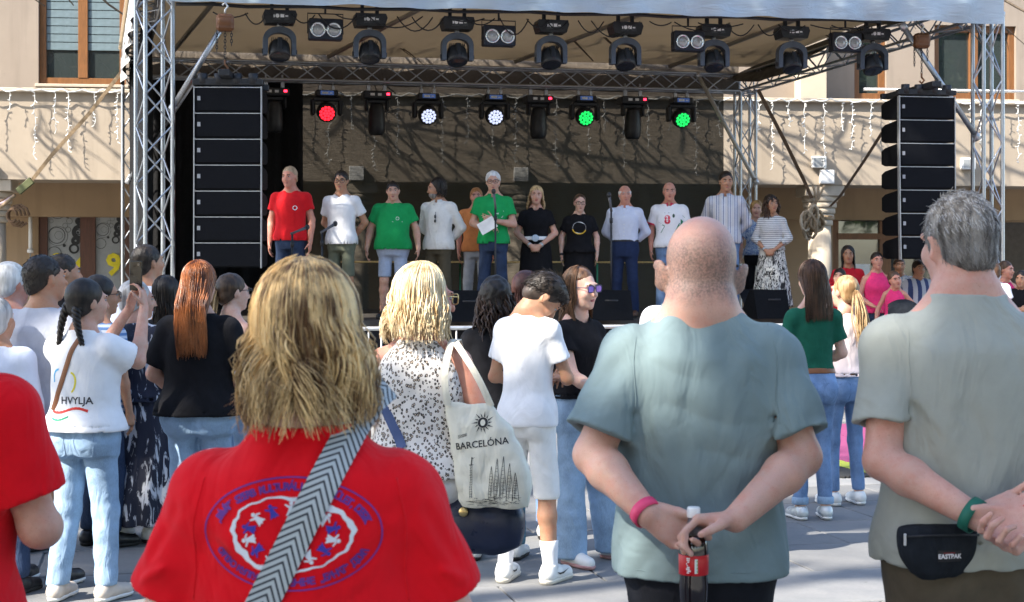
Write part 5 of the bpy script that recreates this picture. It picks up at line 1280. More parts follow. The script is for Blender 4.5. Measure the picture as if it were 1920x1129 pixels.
# ================================================================ patterned cloths
def stripes(name, c1, c2, axis, freq, duty=.5, c3=None, rot_=(0,0,0)):
    t = NT(name); v = t.coord('Object', (1,1,1), rot_); sx = t.new('ShaderNodeSeparateXYZ'); t.ln(v, sx.inputs[0])
    f = t.math('FRACT', t.math('MULTIPLY', sx.outputs[axis], freq)); c = t.ramp(f, [(0, c1), (duty, c2)], 'CONSTANT')
    if c3: c = t.mix(t.ramp(t.math('FRACT', t.math('MULTIPLY', sx.outputs[axis], freq*.37)), [(0,(0,0,0)),(.6,(1,1,1))], 'CONSTANT'), c, c3)
    t.base(c); t.set(Roughness=.85); t.bump(t.noise(t.coord(), 9, 3, .5, 1), .35, .04); return t.m
def leopard(name):
    t = NT(name); v = t.coord('Object', (1,1,.8)); vo = t.new('ShaderNodeTexVoronoi'); vo.inputs['Scale'].default_value = 80; t.ln(v, vo.inputs['Vector'])
    n = t.noise(v, 105, 2, .5); d = t.math('ADD', vo.outputs['Distance'], t.math('MULTIPLY', t.math('SUBTRACT', n, .5), .55))
    c = t.ramp(d, [(0,(.50,.40,.31)),(.20,(.035,.028,.025)),(.40,(.76,.71,.66))], 'CONSTANT'); t.base(c); t.set(Roughness=.8); t.bump(t.noise(t.coord(), 9, 3, .5, 1), .35, .04); return t.m
def tiedye(name):
    t = NT(name); v = t.coord('Object', (26,26,5)); n = t.noise(v, 1, 4, .6, .8); n2 = t.noise(t.coord('Object', (7,7,2)), 1, 2)
    f = t.math('MULTIPLY', n, t.math('ADD', n2, .55)); t.base(t.ramp(f, [(.57,(.012,.015,.032)),(.64,(.55,.57,.62))])); t.set(Roughness=.85); t.bump(t.noise(t.coord('Object', (12,12,2)), 1, 3), .5, .05); return t.m
def leafprint(name, c0=(.012,.012,.014), c1=(.70,.69,.64), sc=14):
    t = NT(name); v = t.coord('Object', (1,1,.7)); n = t.noise(v, sc*.8, 1, .5, 2.2); w2 = t.new('ShaderNodeTexWave'); w2.inputs['Scale'].default_value = sc*1.3; w2.inputs['Distortion'].default_value = 14; w2.inputs['Detail'].default_value = 1; t.ln(v, w2.inputs['Vector'])
    f = t.math('ADD', t.math('MULTIPLY', w2.outputs['Fac'], .3), n); t.base(t.ramp(f, [(.60, c0),(.66, c1)])); t.set(Roughness=.8); return t.m
m_white = cloth('white cotton', (.78,.78,.80), .03, .3); m_blk = cloth('black cotton', (.009,.009,.011), .2, .3)
m_jean = denim('mid blue denim', (.13,.21,.36)); m_ljean = denim('light blue denim', (.25,.36,.50), .25); m_djean = denim('dark navy denim', (.02,.035,.075), .3)
m_sneak = plain('white leather', (.72,.72,.70), .45, 0, .05); m_shoeb = plain('brown shoe leather', (.10,.05,.03), .45); m_shoek = plain('black shoe leather', (.015,.015,.017), .4)
SK = dict(fair=(.58,.36,.27), tan=(.47,.27,.17), red=(.58,.30,.22), pale=(.66,.45,.36), dark=(.33,.18,.11))
h_dark = ((.008,.006,.005),(.028,.02,.015)); h_brown = ((.03,.017,.01),(.10,.055,.03)); h_grey = ((.20,.19,.18),(.52,.51,.50)); h_blond = ((.22,.12,.045),(.66,.47,.24)); h_white = ((.45,.44,.42),(.75,.74,.72)); h_red = ((.06,.016,.006),(.26,.085,.025))
HM = {k_: hairmat('hair '+k_, *v_) for k_, v_ in dict(dark=h_dark, brown=h_brown, grey=h_grey, blond=h_blond, white=h_white, red=h_red).items()}
def Yst(px, back=1.0): return frontp(px, 500, back).y
GS = 'people lined up on the stage'; GC = 'people watching from the square'; GT = 'people waiting under the arcade'
def watch(p, sd=1, mat=None, name='wrist_watch', face=True, w=.03, at=.94, r=1.12):
    a = p.arm[sd]; q = a['e']+(a['w']-a['e'])*at; d = (a['w']-a['e'])/np.linalg.norm(a['w']-a['e']); rr = (.0275+.014*(1-at)*1.2)*p.af*r
    M = Matrix.Translation(Vector(q))@Vector(d).to_track_quat('Z','Y').to_matrix().to_4x4()
    mb = MB().lathe([(rr,-w/2),(rr+.003,-w/2),(rr+.003,w/2),(rr,w/2)], 20, 0, M, True, False, False); o = p.child(name, mb.mesh(name, mat or steel), None)
    return o, M, rr
# ---------------------------------------------------------------- the stage row, left to right
p = P(545, 312, Yst(545), 'man in plain red tee and dark jeans, leftmost on the stage', SZ, 172, 'm', 1.02, SK['red'], 'down', (-12,4,0), group=GS)
p.build_body().face(); p.top(cloth('bright red tee', (.62,.012,.018), .06), .90, .58, .015); p.trousers(m_djean); p.shoes(m_shoek); p.hair_cap(hairmat('sandy crop', (.30,.20,.12),(.50,.36,.24)), .004, (.01,.95))
p.decal(p.shirt, flat(ring2(.028,.028,.009,20)), m_white, (-.085*p.k,1.27*p.k), 1, True); MB(); b = p.skirt(plain('brown belt', (.06,.03,.018), .5), .985, 1.015, .0, 'belt', .008, 0, .018)
p = P(640, 320, Yst(640), 'man in white polo and grey green shorts with dark glasses on stage', SZ, 165, 'm', .96, SK['tan'], 'back', (8,6,0), bare=('legs',), group=GS)
p.build_body().face(); p.glasses(); p.top(m_white, .88, .62, .015, vneck=.07); p.trousers(cloth('grey green shorts', (.13,.14,.10)), .50, .074, thigh=.078); p.shoes(m_shoeb); p.hair_cap(HM['dark'], .006)
p = P(737, 340, Yst(737), 'stout man in green polo and pale blue shorts on stage, sun patches on his chest', SZ, 176, 'm', 1.20, SK['fair'], 'apart', (6,2,0), belly=1., bare=('legs',), group=GS)
m_green = cloth('green polo pique', (.012,.30,.085), .06); p.build_body().face(); p.top(m_green, .88, .66, .022, vneck=.07); p.trousers(cloth('pale blue shorts', (.36,.42,.55)), .53, .076, thigh=.078); p.shoes(m_shoek); p.hair_cap(HM['dark'], .004)
p.decal(p.shirt, flat(ring2(.022,.022,.006,16)+[[(-.06,-.045),(.06,-.045),(.06,-.035),(-.06,-.035)]]), plain('pale print', (.55,.62,.58)), (-.08*p.k,1.27*p.k), 1, True)
def collar(p, mat, r=.066, z=1.455):
    """turned down collar as two bent leaves"""
    k = p.k; mb = MB(); n = 18
    for j in range(n+1):
        a = math.pi/2+.22+(2*math.pi-.44)*j/n; ca, sa = math.cos(a), math.sin(a); zf = .018*max(0, sa)
        for (rr, dz) in ((r*.92, .040), (r, .046), (r*1.32, .004-.020*max(0,sa)), (r*1.22, -.006-.02*max(0,sa))): mb.v.append((rr*k*ca, -.004*k+rr*k*sa*1.02, (z+dz-zf)*k))
    for j in range(n):
        for q in range(3): b_ = j*4+q; mb.f.append((b_, b_+1, b_+5, b_+4)); mb.m.append(0); mb.sm.append(True)
    return p.child('collar', mb.mesh('collar', mat), None, p.shirt)
collar(p, m_green)
p = P(822, 335, Yst(822), 'dark haired bearded man in loose white shirt with sunglasses hung at the neck on stage', SZ, 158, 'm', 1.0, SK['tan'], 'back', (-42,4,0), group=GS)
p.build_body().face(); m_linen = cloth('white linen', (.74,.73,.70), .05, .6); p.top(m_linen, .86, 1.75, .016, vneck=.15); collar(p, m_linen); p.trousers(cloth('olive trousers', (.09,.075,.05))); p.shoes(m_shoek)
p.hair_cap(HM['dark'], .016, (-.05,.75)); p.strands(HM['dark'], 160, .14, .005, .006, az=(70,180), infl=1.16)
F_ = Field(p.hc-.16, p.hc+.16, .007); F_.ell(p.hp(0,.036,-.062), V3(.058,.060,.058)*p.hs, p.HM, 0); F_.ell(p.hp(0,.085,-.035), V3(.03,.03,.018)*p.hs, p.HM, .01, 's'); c_, M_, h_ = p.hc, p.HM, p.hs
F_.cut(lambda X,Y,Z: (((M_[0,2]*(X-c_[0])+M_[1,2]*(Y-c_[1])+M_[2,2]*(Z-c_[2]))/h_+.045))*h_); F_.bump(wrinkle(.003, 3, 3)); p.child('beard', F_.mesh('beard'), hairmat('salt beard', (.08,.07,.06),(.34,.32,.30)))
MB().ell((-.022*p.k,.145*p.k,1.27*p.k),(.014,.008,.026)).ell((-.022*p.k,.148*p.k,1.215*p.k),(.014,.008,.022)).tube([(-.022*p.k,.135*p.k,1.33*p.k),(-.022*p.k,.15*p.k,1.20*p.k)], .003, 5).obj('sunglasses', blackp, p.o)
p = P(893, 352, Yst(893, 1.6), 'man in orange tee half hidden behind the speaker in green', SZ, 178, 'm', 1.0, SK['red'], 'down', (0,0,0), group=GS)
p.build_body().face(); p.top(cloth('orange tee', (.62,.22,.07)), .88, .6); p.trousers(cloth('light grey trousers', (.45,.45,.47))); p.shoes(m_shoek); p.hair_cap(hairmat('ginger crop', (.24,.09,.03),(.40,.18,.07)), .004)
p = P(925, 322, Yst(925, .8), 'white haired man in green polo speaking at the microphone with a paper', SZ, 172, 'm', .98, SK['fair'], {'R': ((.25,.0,1.14),(.06,.20,1.07),(-.9,.3,.1),(0,-.4,-1),.7), 'L': ((-.25,.03,1.12),(-.03,.22,1.16),(.8,.35,.3),(0,-1,0),.7)}, (4,5,0), group=GS, legs={1:((.11,.01,.49),(.17,-.02,.085)), -1:((-.10,.01,.49),(-.13,-.02,.085))})
p.build_body().face(brow=(.3,.28,.26)); p.glasses(); p.top(m_green, .89, .62, .015, vneck=.07); collar(p, m_green); p.trousers(m_djean); p.shoes(m_shoeb); p.hair_cap(HM['white'], .012, (.0,.85), .004); watch(p, -1)
p.decal(p.shirt, flat([[(-.05,.0),(.05,.0),(.05,.012),(-.05,.012)],[(-.045,-.05),(.045,-.05),(.03,-.075),(-.03,-.075)],[(-.05,-.025),(-.01,-.035),(-.01,-.015)]]), plain('pale print', (.55,.62,.58)), (-.09*p.k,1.27*p.k), 1, True)
qq = p.arm[-1]['w']; pm = MB(); pm.box((-.11,-.002,-.075),(.11,.002,.075)); po = pm.obj('paper_sheet', plain('white paper', (.8,.8,.8), .7)); po.matrix_world = Matrix.Translation(Vector(p.loc))@Matrix.Rotation(R(p.yaw),4,'Z')@Matrix.Translation((.03,.30,1.10*p.k))@Matrix.Rotation(R(30),4,'Y'); tag(po, 'white folded paper in the hands of the speaker in green', 'paper')
p = P(1005, 350, Yst(1005), 'blonde woman in black wrap dress with wide white belt on stage', SZ, 176, 'f', 1.10, SK['fair'], 'front', (6,0,-3), bare=('legs',), group=GS)
p.build_body().face(lips=(.45,.06,.07)); p.top(m_blk, .98, .62, .014, vneck=.16, tuck=True); p.skirt(m_blk, .42, 1.05, .03); b = p.skirt(m_white, 1.035, 1.085, 0, 'belt', .008, 0, .028)
MB().lathe([(.030,0),(.045,0),(.045,.012),(.030,.012)], 18, 0, Matrix.Translation((0,.155*p.k,1.06*p.k))@Matrix.Rotation(R(-90),4,'X')).obj('buckle', plain('pale blue buckle', (.45,.55,.66), .3), b)
p.hair_cap(HM['blond'], .012, (.03,.55)); p.strands(HM['blond'], 220, .21, .008, .005, az=(72,180), spread=1.15, out=.02); p.shoes(m_shoek); watch(p, 1); watch(p, -1)
p = P(1086, 365, Yst(1086), 'woman with short hair and glasses in black tee with round white print on stage', SZ, 178, 'f', 1.14, SK['pale'], 'down', (10,2,0), bare=('legs',), group=GS)
p.build_body().face(); p.glasses(); p.top(m_blk, .92, .66, .018); p.skirt(m_blk, .40, 1.0, .035); p.shoes(m_shoek); p.hair_cap(HM['brown'], .009, (.02,.9), .004, temple=.5); watch(p, 1, blackp)
mk = plain('white screen print', (.75,.75,.74)); me = flat([[(.085*math.cos(a), .075*math.sin(a)) for a in [i*math.pi/12 for i in range(24)]]]); p.decal(p.shirt, me, mk, (.0,1.275*p.k), 1, True)
p.decal(p.shirt, flat(ring2(.092,.084,.012,20,a0=3.4,a1=5.9)), plain('yellow print', (.7,.45,.03)), (.0,1.275*p.k), 1, True, .003)
p.decal(p.shirt, flat([[(-.055,.01),(-.02,.03),(-.015,.02)],[(.0,-.005),(.03,.035),(.035,.02)],[(.02,.0),(.055,.01),(.05,.0)]]+ring2(.05,.04,.008,10,a0=3.6,a1=5.8)), m_blk, (0,1.275*p.k), 1, True, .004)
p = P(1172, 348, Yst(1172), 'bald older man in pale blue shirt and navy trousers with hands behind him on stage', SZ, 170, 'm', 1.04, SK['red'], 'back', (10,0,0), group=GS)
p.build_body().face(brow=(.35,.3,.28)); m_ps = cloth('pale blue shirt', (.58,.63,.76), .04, .4); p.top(m_ps, 1.0, 1.9, .014, vneck=.06, tuck=True); collar(p, m_ps); p.trousers(cloth('navy trousers', (.018,.03,.075), .15), .06, .072, .066, 1.03); p.shoes(m_shoeb); p.skirt(m_shoek, 1.0, 1.03, 0, 'belt', .008, 0, .018)
p.hair_cap(hairmat('white crop', (.5,.48,.46),(.7,.68,.66)), .005, (-.075,.5), topcut=.05); 
for i in range(7): MB().ell((0,.133*p.k+.006*math.sin(i),(1.08+.05*i)*p.k),(.006,.004,.006),6).obj('shirt_button', whitep, p.shirt)
p = P(1255, 342, Yst(1255), 'bald man in white football jersey number 8 with green side stripes on stage', SZ, 172, 'm', 1.02, SK['red'], 'down', (4,2,0), group=GS)
p.build_body().face(); p.top(m_white, .90, .72, .018, vneck=.06); p.trousers(m_jean); p.shoes(m_sneak); p.hair_cap(hairmat('shaved crop', (.28,.17,.12),(.36,.22,.16)), .004, (-.06,.6), .001, topcut=.05)
p.decal(p.shirt, text_mesh('8', .15, 0, .006), plain('red print', (.6,.02,.05)), (.02,1.255*p.k), 1, True)
m_dg = plain('dark green print', (.01,.17,.08)); p.decal(p.shirt, flat([[(-.19+.05*i,-.02-.03*i),(-.13+.05*i,.06-.03*i),(-.10+.05*i,.04-.03*i),(-.15+.05*i,-.05-.03*i)] for i in range(2)]+[[(.10+.045*i,.0+.055*i-.1),(.16+.02*i,.10+.05*i-.08),(.13+.02*i,.13+.05*i-.08),(.07+.045*i,.03+.055*i-.1)] for i in range(3)]), m_dg, (0,1.17*p.k), 1, True)
p.decal(p.shirt, flat([[(.016*math.cos(a), .026*math.sin(a)) for a in [i*math.pi/6 for i in range(12)]], [(-.12,.035),(-.05,.035),(-.05,.04),(-.12,.04)]]), plain('dark crest print', (.03,.07,.05)), (-.06,1.31*p.k), 1, True)
collar(p, cloth('red and white collar', (.55,.03,.07)), .062)
for sd, a in p.arm.items():
    e_ = a['s']+(a['e']-a['s'])*.70; d_ = Vector(a['e']-a['s']).normalized(); MB().lathe([(.076*p.k,-.012),(.078*p.k,.010)], 18, 0, Matrix.Translation(Vector(e_))@d_.to_track_quat('Z','Y').to_matrix().to_4x4(), True, False, False).obj('red_cuff', plain('red trim', (.55,.03,.07)), p.shirt)
p = P(1360, 322, Yst(1360), 'tall dark haired man in vertically striped shirt on stage', SZ, 172, 'm', 1.0, SK['tan'], 'back', (10,3,0), group=GS)
p.build_body().face(); m_vs = stripes('blue white striped cotton', (.62,.64,.70), (.20,.24,.36), 0, 34, .62, (.58,.58,.60)); p.top(m_vs, .88, 1.9, .016, vneck=.08); collar(p, m_vs); p.trousers(m_jean); p.shoes(m_shoek); p.hair_cap(HM['dark'], .010, (.0,.9), .004)
p = P(1418, 378, Yst(1418, 1.6), 'woman in floral blouse hidden behind the woman in the leaf print skirt', SZ, 175, 'f', 1.0, SK['fair'], 'down', group=GS)
p.build_body().face(); p.top(leafprint('floral blouse', (.05,.12,.35), (.4,.5,.6), 30), .92, .7); p.trousers(m_blk); p.shoes(m_shoek); p.hair_cap(hairmat('honey hair', (.2,.1,.03),(.45,.27,.1)), .02, (-.03,.5), .006)
p = P(1447, 367, Yst(1447, .9), 'curly haired woman in striped top and black and white leaf print skirt on stage', SZ, 160, 'f', 1.0, SK['tan'], 'front', (34,0,0), bare=('legs',), group=GS)
p.build_body().face(lips=(.4,.1,.1)); p.top(stripes('thin striped jersey', (.66,.66,.66), (.16,.17,.19), 2, 40, .68), .96, 1.55, .014); p.skirt(leafprint('leaf print skirt'), .14, 1.04, .10, pleat=.012); p.shoes(m_shoek); watch(p, 1)
def curls(p, mat, N, rad, cz=.0, seed=1, r=.007, size=(.10,.12,.11), low=-.1, face=.04):
    r_ = np.random.default_rng(p.id+seed); mb = MB()
    for i in range(N):
        d = r_.normal(size=3); d /= np.linalg.norm(d)
        q = V3(d[0]*size[0], d[1]*size[1]-.02, d[2]*size[2]+.015+cz)
        if q[1] > face and q[2] < .075: continue
        if q[2] < low: continue
        ph = r_.uniform(0,6.28); L = r_.uniform(.06,.12)*rad; pts = [Vector(p.hp(*(q*(.86+.1*u/3)+V3(math.cos(ph+u*1.5)*.012, math.sin(ph+u*1.5)*.012, -L*u/4)))) for u in range(6)]
        mb.tube(pts, [r*.8,r,r,r*.9,r*.7,r*.3], 4, cap=False)
    return p.child('curls', mb.mesh('curls', mat), None)
p.hair_cap(HM['dark'], .018, (-.02,.5), .008); curls(p, HM['brown'], 240, 1., low=-.14, size=(.118,.130,.128), r=.008)
# ---------------------------------------------------------------- the crowd, far to near
p = P(277, 460, 11.2, 'dark haired man in pale blue shirt standing by the front left truss tower', 0, -25, 'm', 1., SK['tan'], 'down', (-20,-6,0), vox=.014, group=GC); p.build_body().face(); p.top(m_ps, .88, .9); p.trousers(m_djean); p.shoes(m_shoek); hc0_ = p.hair_cap(HM['dark'], .006); p.fuzz(hc0_, HM['dark'], 900, .012, .0016, .3, jit=.4)
p = P(22, 495, 9.2, 'white haired man in royal blue polo at the left picture edge', 0, -20, 'm', 1.08, SK['red'], 'down', (-25,0,0), group=GC); p.build_body().face(); p.top(cloth('royal blue polo', (.02,.08,.36)), .88, .6); p.trousers(m_djean); p.shoes(m_shoek); p.hair_cap(HM['white'], .012, (-.03,.85), .003)
p = P(118, 478, 10.6, 'dark haired man mostly hidden behind the man in the pale grey tee', 0, -30, 'm', 1., SK['tan'], 'down', (-30,0,0), vox=.014, group=GC); p.build_body().face(); p.top(m_blk, .88, .6); p.trousers(m_djean); p.shoes(m_shoek); hc0_ = p.hair_cap(HM['dark'], .006); p.fuzz(hc0_, HM['dark'], 900, .012, .0016, .3, jit=.4)
p = P(190, 520, 9.4, 'dark haired woman in glasses behind the girl with the phone', 0, -35, 'f', 1., SK['tan'], 'down', (-35,0,0), vox=.014, group=GC); p.build_body().face(); p.glasses(); p.top(stripes('blue check top', (.5,.55,.65), (.1,.2,.4), 2, 30), .88, .6); p.trousers(m_djean); p.shoes(m_shoek); p.hair_cap(HM['dark'], .014, (-.05,.6))
p = P(312, 520, 10.2, 'woman with long black hair between truss tower and red haired woman', 0, -10, 'f', 1., SK['tan'], 'down', vox=.014, group=GC); p.build_body(); p.top(m_blk, .88, .6); p.trousers(m_djean); p.shoes(m_shoek); p.hair_cap(HM['dark'], .012, (-.06,.3)); p.strands(HM['dark'], 200, .26, .004, .005, az=(40,180))
p = P(436, 515, 9.9, 'girl with blonde ponytail and dark hair band beside the red haired woman', 0, -35, 'f', .95, SK['pale'], 'down', (-25,0,0), group=GC); p.build_body().face(); p.glasses(); p.top(m_white, .9, .0, strap=True); p.trousers(m_ljean); p.shoes(m_sneak); p.hair_cap(HM['brown'], .010, (-.02,.85)); p.tail(HM['blond'], (-.03,-.10,.05), (-.07,-.16,1.36), .03)
p = P(258, 530, 9.6, 'grey haired woman in long navy tie dye dress with white streaks', 0, -20, 'f', 1.15, SK['fair'], 'down', (-50,0,0), group=GC); p.build_body().face(); m_td = tiedye('navy tie dye'); p.top(m_td, .95, .7, .03); p.skirt(m_td, .13, 1.02, .10, 'dress_skirt', pleat=.012, loose=.03); p.shoes(whitep); p.hair_cap(HM['grey'], .016, (-.04,.75), .005)
p = P(-5, 560, 8.0, 'person in white shirt cut by the left picture edge', 0, -10, 'm', 1.05, SK['tan'], 'down', vox=.014, group=GC); p.build_body(); p.top(m_ps, .82, 1.8); p.trousers(m_djean); p.shoes(m_shoek); p.hair_cap(HM['grey'], .008)
p = P(82, 480, 8.25, 'dark haired man in pale grey tee and blue denim shorts', 0, -14, 'm', 1.05, SK['tan'], 'down', (-32,-2,0), bare=('legs',), group=GC); p.build_body().face()
p.top(cloth('pale grey tee', (.46,.48,.54), .06), .83, .6, .024); p.trousers(denim('blue denim shorts', (.07,.13,.26)), .52, .09); p.skirt(m_white, .505, .53, 0, 'white_hem', .01) if False else 0; p.shoes(m_shoek, whitep); hc0_ = p.hair_cap(HM['dark'], .005, (-.01,.8)); p.fuzz(hc0_, HM['dark'], 900, .012, .0016, .3, jit=.4)
p = P(374, 495, 8.5, 'woman with long straight copper hair in black tee and pale jeans', 0, -6, 'f', 1.18, SK['fair'], 'front', (-4,0,0), group=GC, vox=.009); p.build_body(); p.top(m_blk, .90, .8, .03, vox=.009); p.trousers(m_ljean, seat=1.2, vox=.011); p.shoes(m_sneak); m_cop = hairmat('copper hair', (.05,.013,.005), (.33,.105,.03), .33); p.hair_cap(m_cop, .012, (-.10,.2)); p.strands(m_cop, 620, .42, .004, .0034, az=(60,180), infl=1.15, toback=.85, tbd=.20, ragged=.22, segs=10, spread=.95)
p = P(160, 525, 7.85, 'girl with braided dark hair in white tee filming with a raised phone', 0, -18, 'f', 1.10, SK['fair'], {'R': ((.25,.13,1.30),(.165,.33,1.60),(-.15,.1,1),(-.9,-.1,.1),.6), 'L': ((-.12,.27,1.29),(.055,.36,1.59),(.25,.1,1),(.9,-.1,.1),.6)}, (-32,-4,0), group=GC, vox=.008); p.build_body().face()
p.top(m_white, .93, .70, .028, vox=.008, amp=.005, hang=.95); p.trousers(m_ljean, .09, .070, .060, vox=.009, seat=1.25, thigh=.092); p.shoes(plain('beige sneaker leather', (.55,.48,.42), .5), m_sneak); p.hair_cap(HM['dark'], .010, (-.04,.6), .002)
PG = p
br = MB()
for s_, (a_, b_) in enumerate((((-.055,-.085,.0),(-.10,-.10,1.40)),((.05,-.09,-.02),(.06,-.12,1.40)))):
    A_, B_ = p.hp(*a_), V3(*b_)*p.k
    for ph in (0, 2.1, 4.2): br.tube([Vector(A_*(1-u)+B_*u+V3(.014*math.cos(ph+u*17), .014*math.sin(ph+u*17)-.02*math.sin(u*3.1), 0)*(1-.4*u)) for u in [i/22 for i in range(23)]], [.013*(1-.5*i/22) for i in range(23)], 6)
link('braid', br.mesh('braid', HM['dark']), p.o)
p.decal(p.shirt, text_mesh('HVYLJA', .050, 0, .001), plain('dark grey print', (.05,.05,.06)), (.035,1.02), 1)
for c_, pl in (((.6,.03,.02), [[(-.09+.02*i, .012*math.sin(i*.6+3.6)-.0), (-.07+.02*i, .012*math.sin((i+1)*.6+3.6)), (-.07+.02*i, .014+.012*math.sin((i+1)*.6+3.6)), (-.09+.02*i, .012+.012*math.sin(i*.6+3.6))] for i in range(10)]), ((.02,.3,.16), [[(-.085+.02*i, -.035+.012*math.sin(i*.7+3.4)), (-.065+.02*i, -.035+.012*math.sin((i+1)*.7+3.4)), (-.065+.02*i, -.024+.012*math.sin((i+1)*.7+3.4)), (-.085+.02*i, -.026+.012*math.sin(i*.7+3.4))] for i in range(5)]), ((.7,.6,.05), ring2(.035,.055,.010,14,a0=-1.2,a1=1.5)), ((.1,.4,.7), ring2(.04,.05,.010,12,a0=1.6,a1=3.6))):
    p.decal(p.shirt, flat(pl), plain('print %.2f' % c_[0], c_), (-.01,.965) if c_[1] < .35 and c_[0] != .1 else ((.0,1.11) if c_[0] == .7 else (-.07,1.13)), 1)
mw = Matrix.Translation(Vector(p.loc))@Matrix.Rotation(R(p.yaw),4,'Z')
c = p.arm[1]['w']*.5+p.arm[-1]['w']*.5+V3(0,-.01,.165); ph = MB().bbox((-.038,-.004,-.078),(.038,.004,.078), .004); ph.box((.012,-.0052,.045),(.03,-.0042,.07), 0); po = ph.obj('phone', plain('dark phone glass', (.01,.011,.013), .12, 0, .1)); po.matrix_world = mw@Matrix.Translation(Vector(c)); tag(po, 'black phone held up by the girl with braided hair', 'phone')
link('camera_lens', MB().lathe([(.007,0),(.007,-.003)], 10, 0, Matrix.Translation((.02,-.0045,.058))@Matrix.Rotation(R(-90),4,'X')).mesh('camera_lens', m_lens), po)
# her tan shoulder strap
def strap_on(p, target, a, b, w, mat, name, label, n=40, back=True, gap=.003, over=None):
    bv = p.bvh(target); pts, nr = [], []; d = Vector((0,1,0)) if back else Vector((0,-1,0))
    for i in range(n):
        u = i/(n-1); x, z = a[0]*(1-u)+b[0]*u, a[1]*(1-u)+b[1]*u; h_ = bv.ray_cast(Vector((x, -1. if back else 1., z)), d)
        if h_[0] is None: continue
        pts.append(h_[0]-d*gap); nr.append(-d)
    for _ in range(3): pts = [pts[0]]+[(pts[i-1]+pts[i]*2+pts[i+1])/4 for i in range(1, len(pts)-1)]+[pts[-1]]
    pts = [q-d*.002 for q in pts]
    if over: pts += [pts[-1]+Vector(q) for q in over]; nr += [-d]*len(over)
    o = ribbon(pts, nr, w, mat, name); o.matrix_world = Matrix.Translation(Vector(p.loc))@Matrix.Rotation(R(p.yaw),4,'Z'); tag(o, label, 'bag strap'); return o
m_tanl = plain('tan leather', (.22,.085,.035), .45)
strap_on(p, p.shirt, (-.10,.97), (.03,1.33), .026, m_tanl, 'bag_strap', 'narrow tan leather strap across the white tee of the filming girl')
def back_pockets(p, tr, mat, z=.86, dx=.085, w=.055, h=.075, rotd=0):
    for sd in (1,-1):
        me = flat([[(-w,h),(w,h),(w*.95,-h*.7),(0,-h),(-w*.95,-h*.7)]]); bm = bmesh.new(); bm.from_mesh(me); bmesh.ops.inset_region(bm, faces=bm.faces[:], thickness=.004); bmesh.ops.subdivide_edges(bm, edges=bm.edges[:], cuts=2, use_grid_fill=True); bm.to_mesh(me); bm.free()
        p.decal(tr, me, mat, (sd*dx*p.k, z*p.k), p.k, False, .003).name = 'back_pocket'
m_ljean2 = denim('light denim pocket', (.22,.32,.46), .2); m_jean2 = denim('mid denim pocket', (.115,.19,.33), .2)
back_pockets(p, [o for o in p.kids if o.name.startswith('trousers')][0], m_ljean2)
# two girls at the mat
p = P(1585, 518, 11.1, 'girl with long blonde ponytail in pale pink vest and blue jeans', 0, 18, 'f', .92, SK['fair'], 'front', (20,-3,0), group=GC, vox=.009); p.build_body(); p.top(cloth('pale pink vest', (.70,.60,.60), .04), .98, 0, .008, strap=True, vox=.009); p.trousers(m_jean, .11, .058, .046, .99, .008, vox=.010, seat=1.15); p.shoes(m_sneak, m_sneak); m_db = hairmat('dark blonde', (.20,.11,.045),(.52,.36,.19)); p.hair_cap(m_db, .008, (-.02,.85), .002); p.tail(m_db, (0,-.11,.02), (.03,-.20,1.22), .04, 110, .010)
back_pockets(p, [o for o in p.kids if o.name.startswith('trousers')][0], m_jean2)
p = P(1524, 492, 10.45, 'girl with long brown hair in dark green tee, brown belt and skinny jeans', 0, 8, 'f', .93, SK['pale'], {'R': ((.215,.02,1.13),(.10,.20,1.05),(-.7,.4,-.2),(0,-1,0),.5), 'L': ((-.215,.02,1.13),(-.10,.20,1.05),(.7,.4,-.2),(0,-1,0),.5)}, (8,-2,0), group=GC, vox=.009, legs={1:((.07,.01,.49),(.085,-.02,.085)), -1:((-.075,.01,.49),(-.095,-.02,.085))}); p.build_body(); p.top(cloth('dark green tee', (.012,.10,.062), .1), 1.02, .62, .008, vox=.009, tuck=True); tr_o = p.trousers(m_jean, .13, .056, .046, 1.02, .006, vox=.010, seat=1.2); p.shoes(plain('silver flats', (.55,.58,.58), .35, .3), m_sneak, low=True, big=.92); p.skirt(m_tanl, .995, 1.035, 0, 'belt', .008, 0, .014)
back_pockets(p, tr_o, m_jean2); m_bs = hairmat('straight brown hair', (.028,.014,.008),(.10,.05,.028), .35); p.hair_cap(m_bs, .010, (-.10,.2), .001); p.strands(m_bs, 620, .30, .003, .0033, az=(55,180), infl=1.14, ragged=.12, spread=1.1, toback=.75, tbd=.135)
for l in p.leg.values(): MB().lathe([(.052,.105),(.056,.11),(.056,.15),(.052,.155)], 16, 0, Matrix.Translation((l['a'][0], l['a'][1]+.004, 0)), True, False, False).obj('turned_cuff', m_ljean, tr_o)
# hidden pair behind the big man
p = P(1248, 480, 8.9, 'person in pale grey shirt hidden behind the head of the big man', 0, -8, 'm', 1.1, SK['fair'], 'front', vox=.014, group=GC, x=1.0); p.build_body(); p.top(cloth('pale grey shirt', (.52,.53,.58)), .85, .9, .02); p.trousers(m_djean); p.shoes(m_shoek); p.hair_cap(HM['grey'], .006)
p = P(1372, 520, 9.6, 'person in royal blue tee hidden behind the big man', 0, 5, 'm', 1.05, SK['fair'], 'front', vox=.014, group=GC, x=1.31); p.build_body(); p.top(cloth('violet blue tee', (.035,.05,.45)), .85, .6, .02); p.trousers(m_djean); p.shoes(m_shoek); p.hair_cap(HM['dark'], .006)
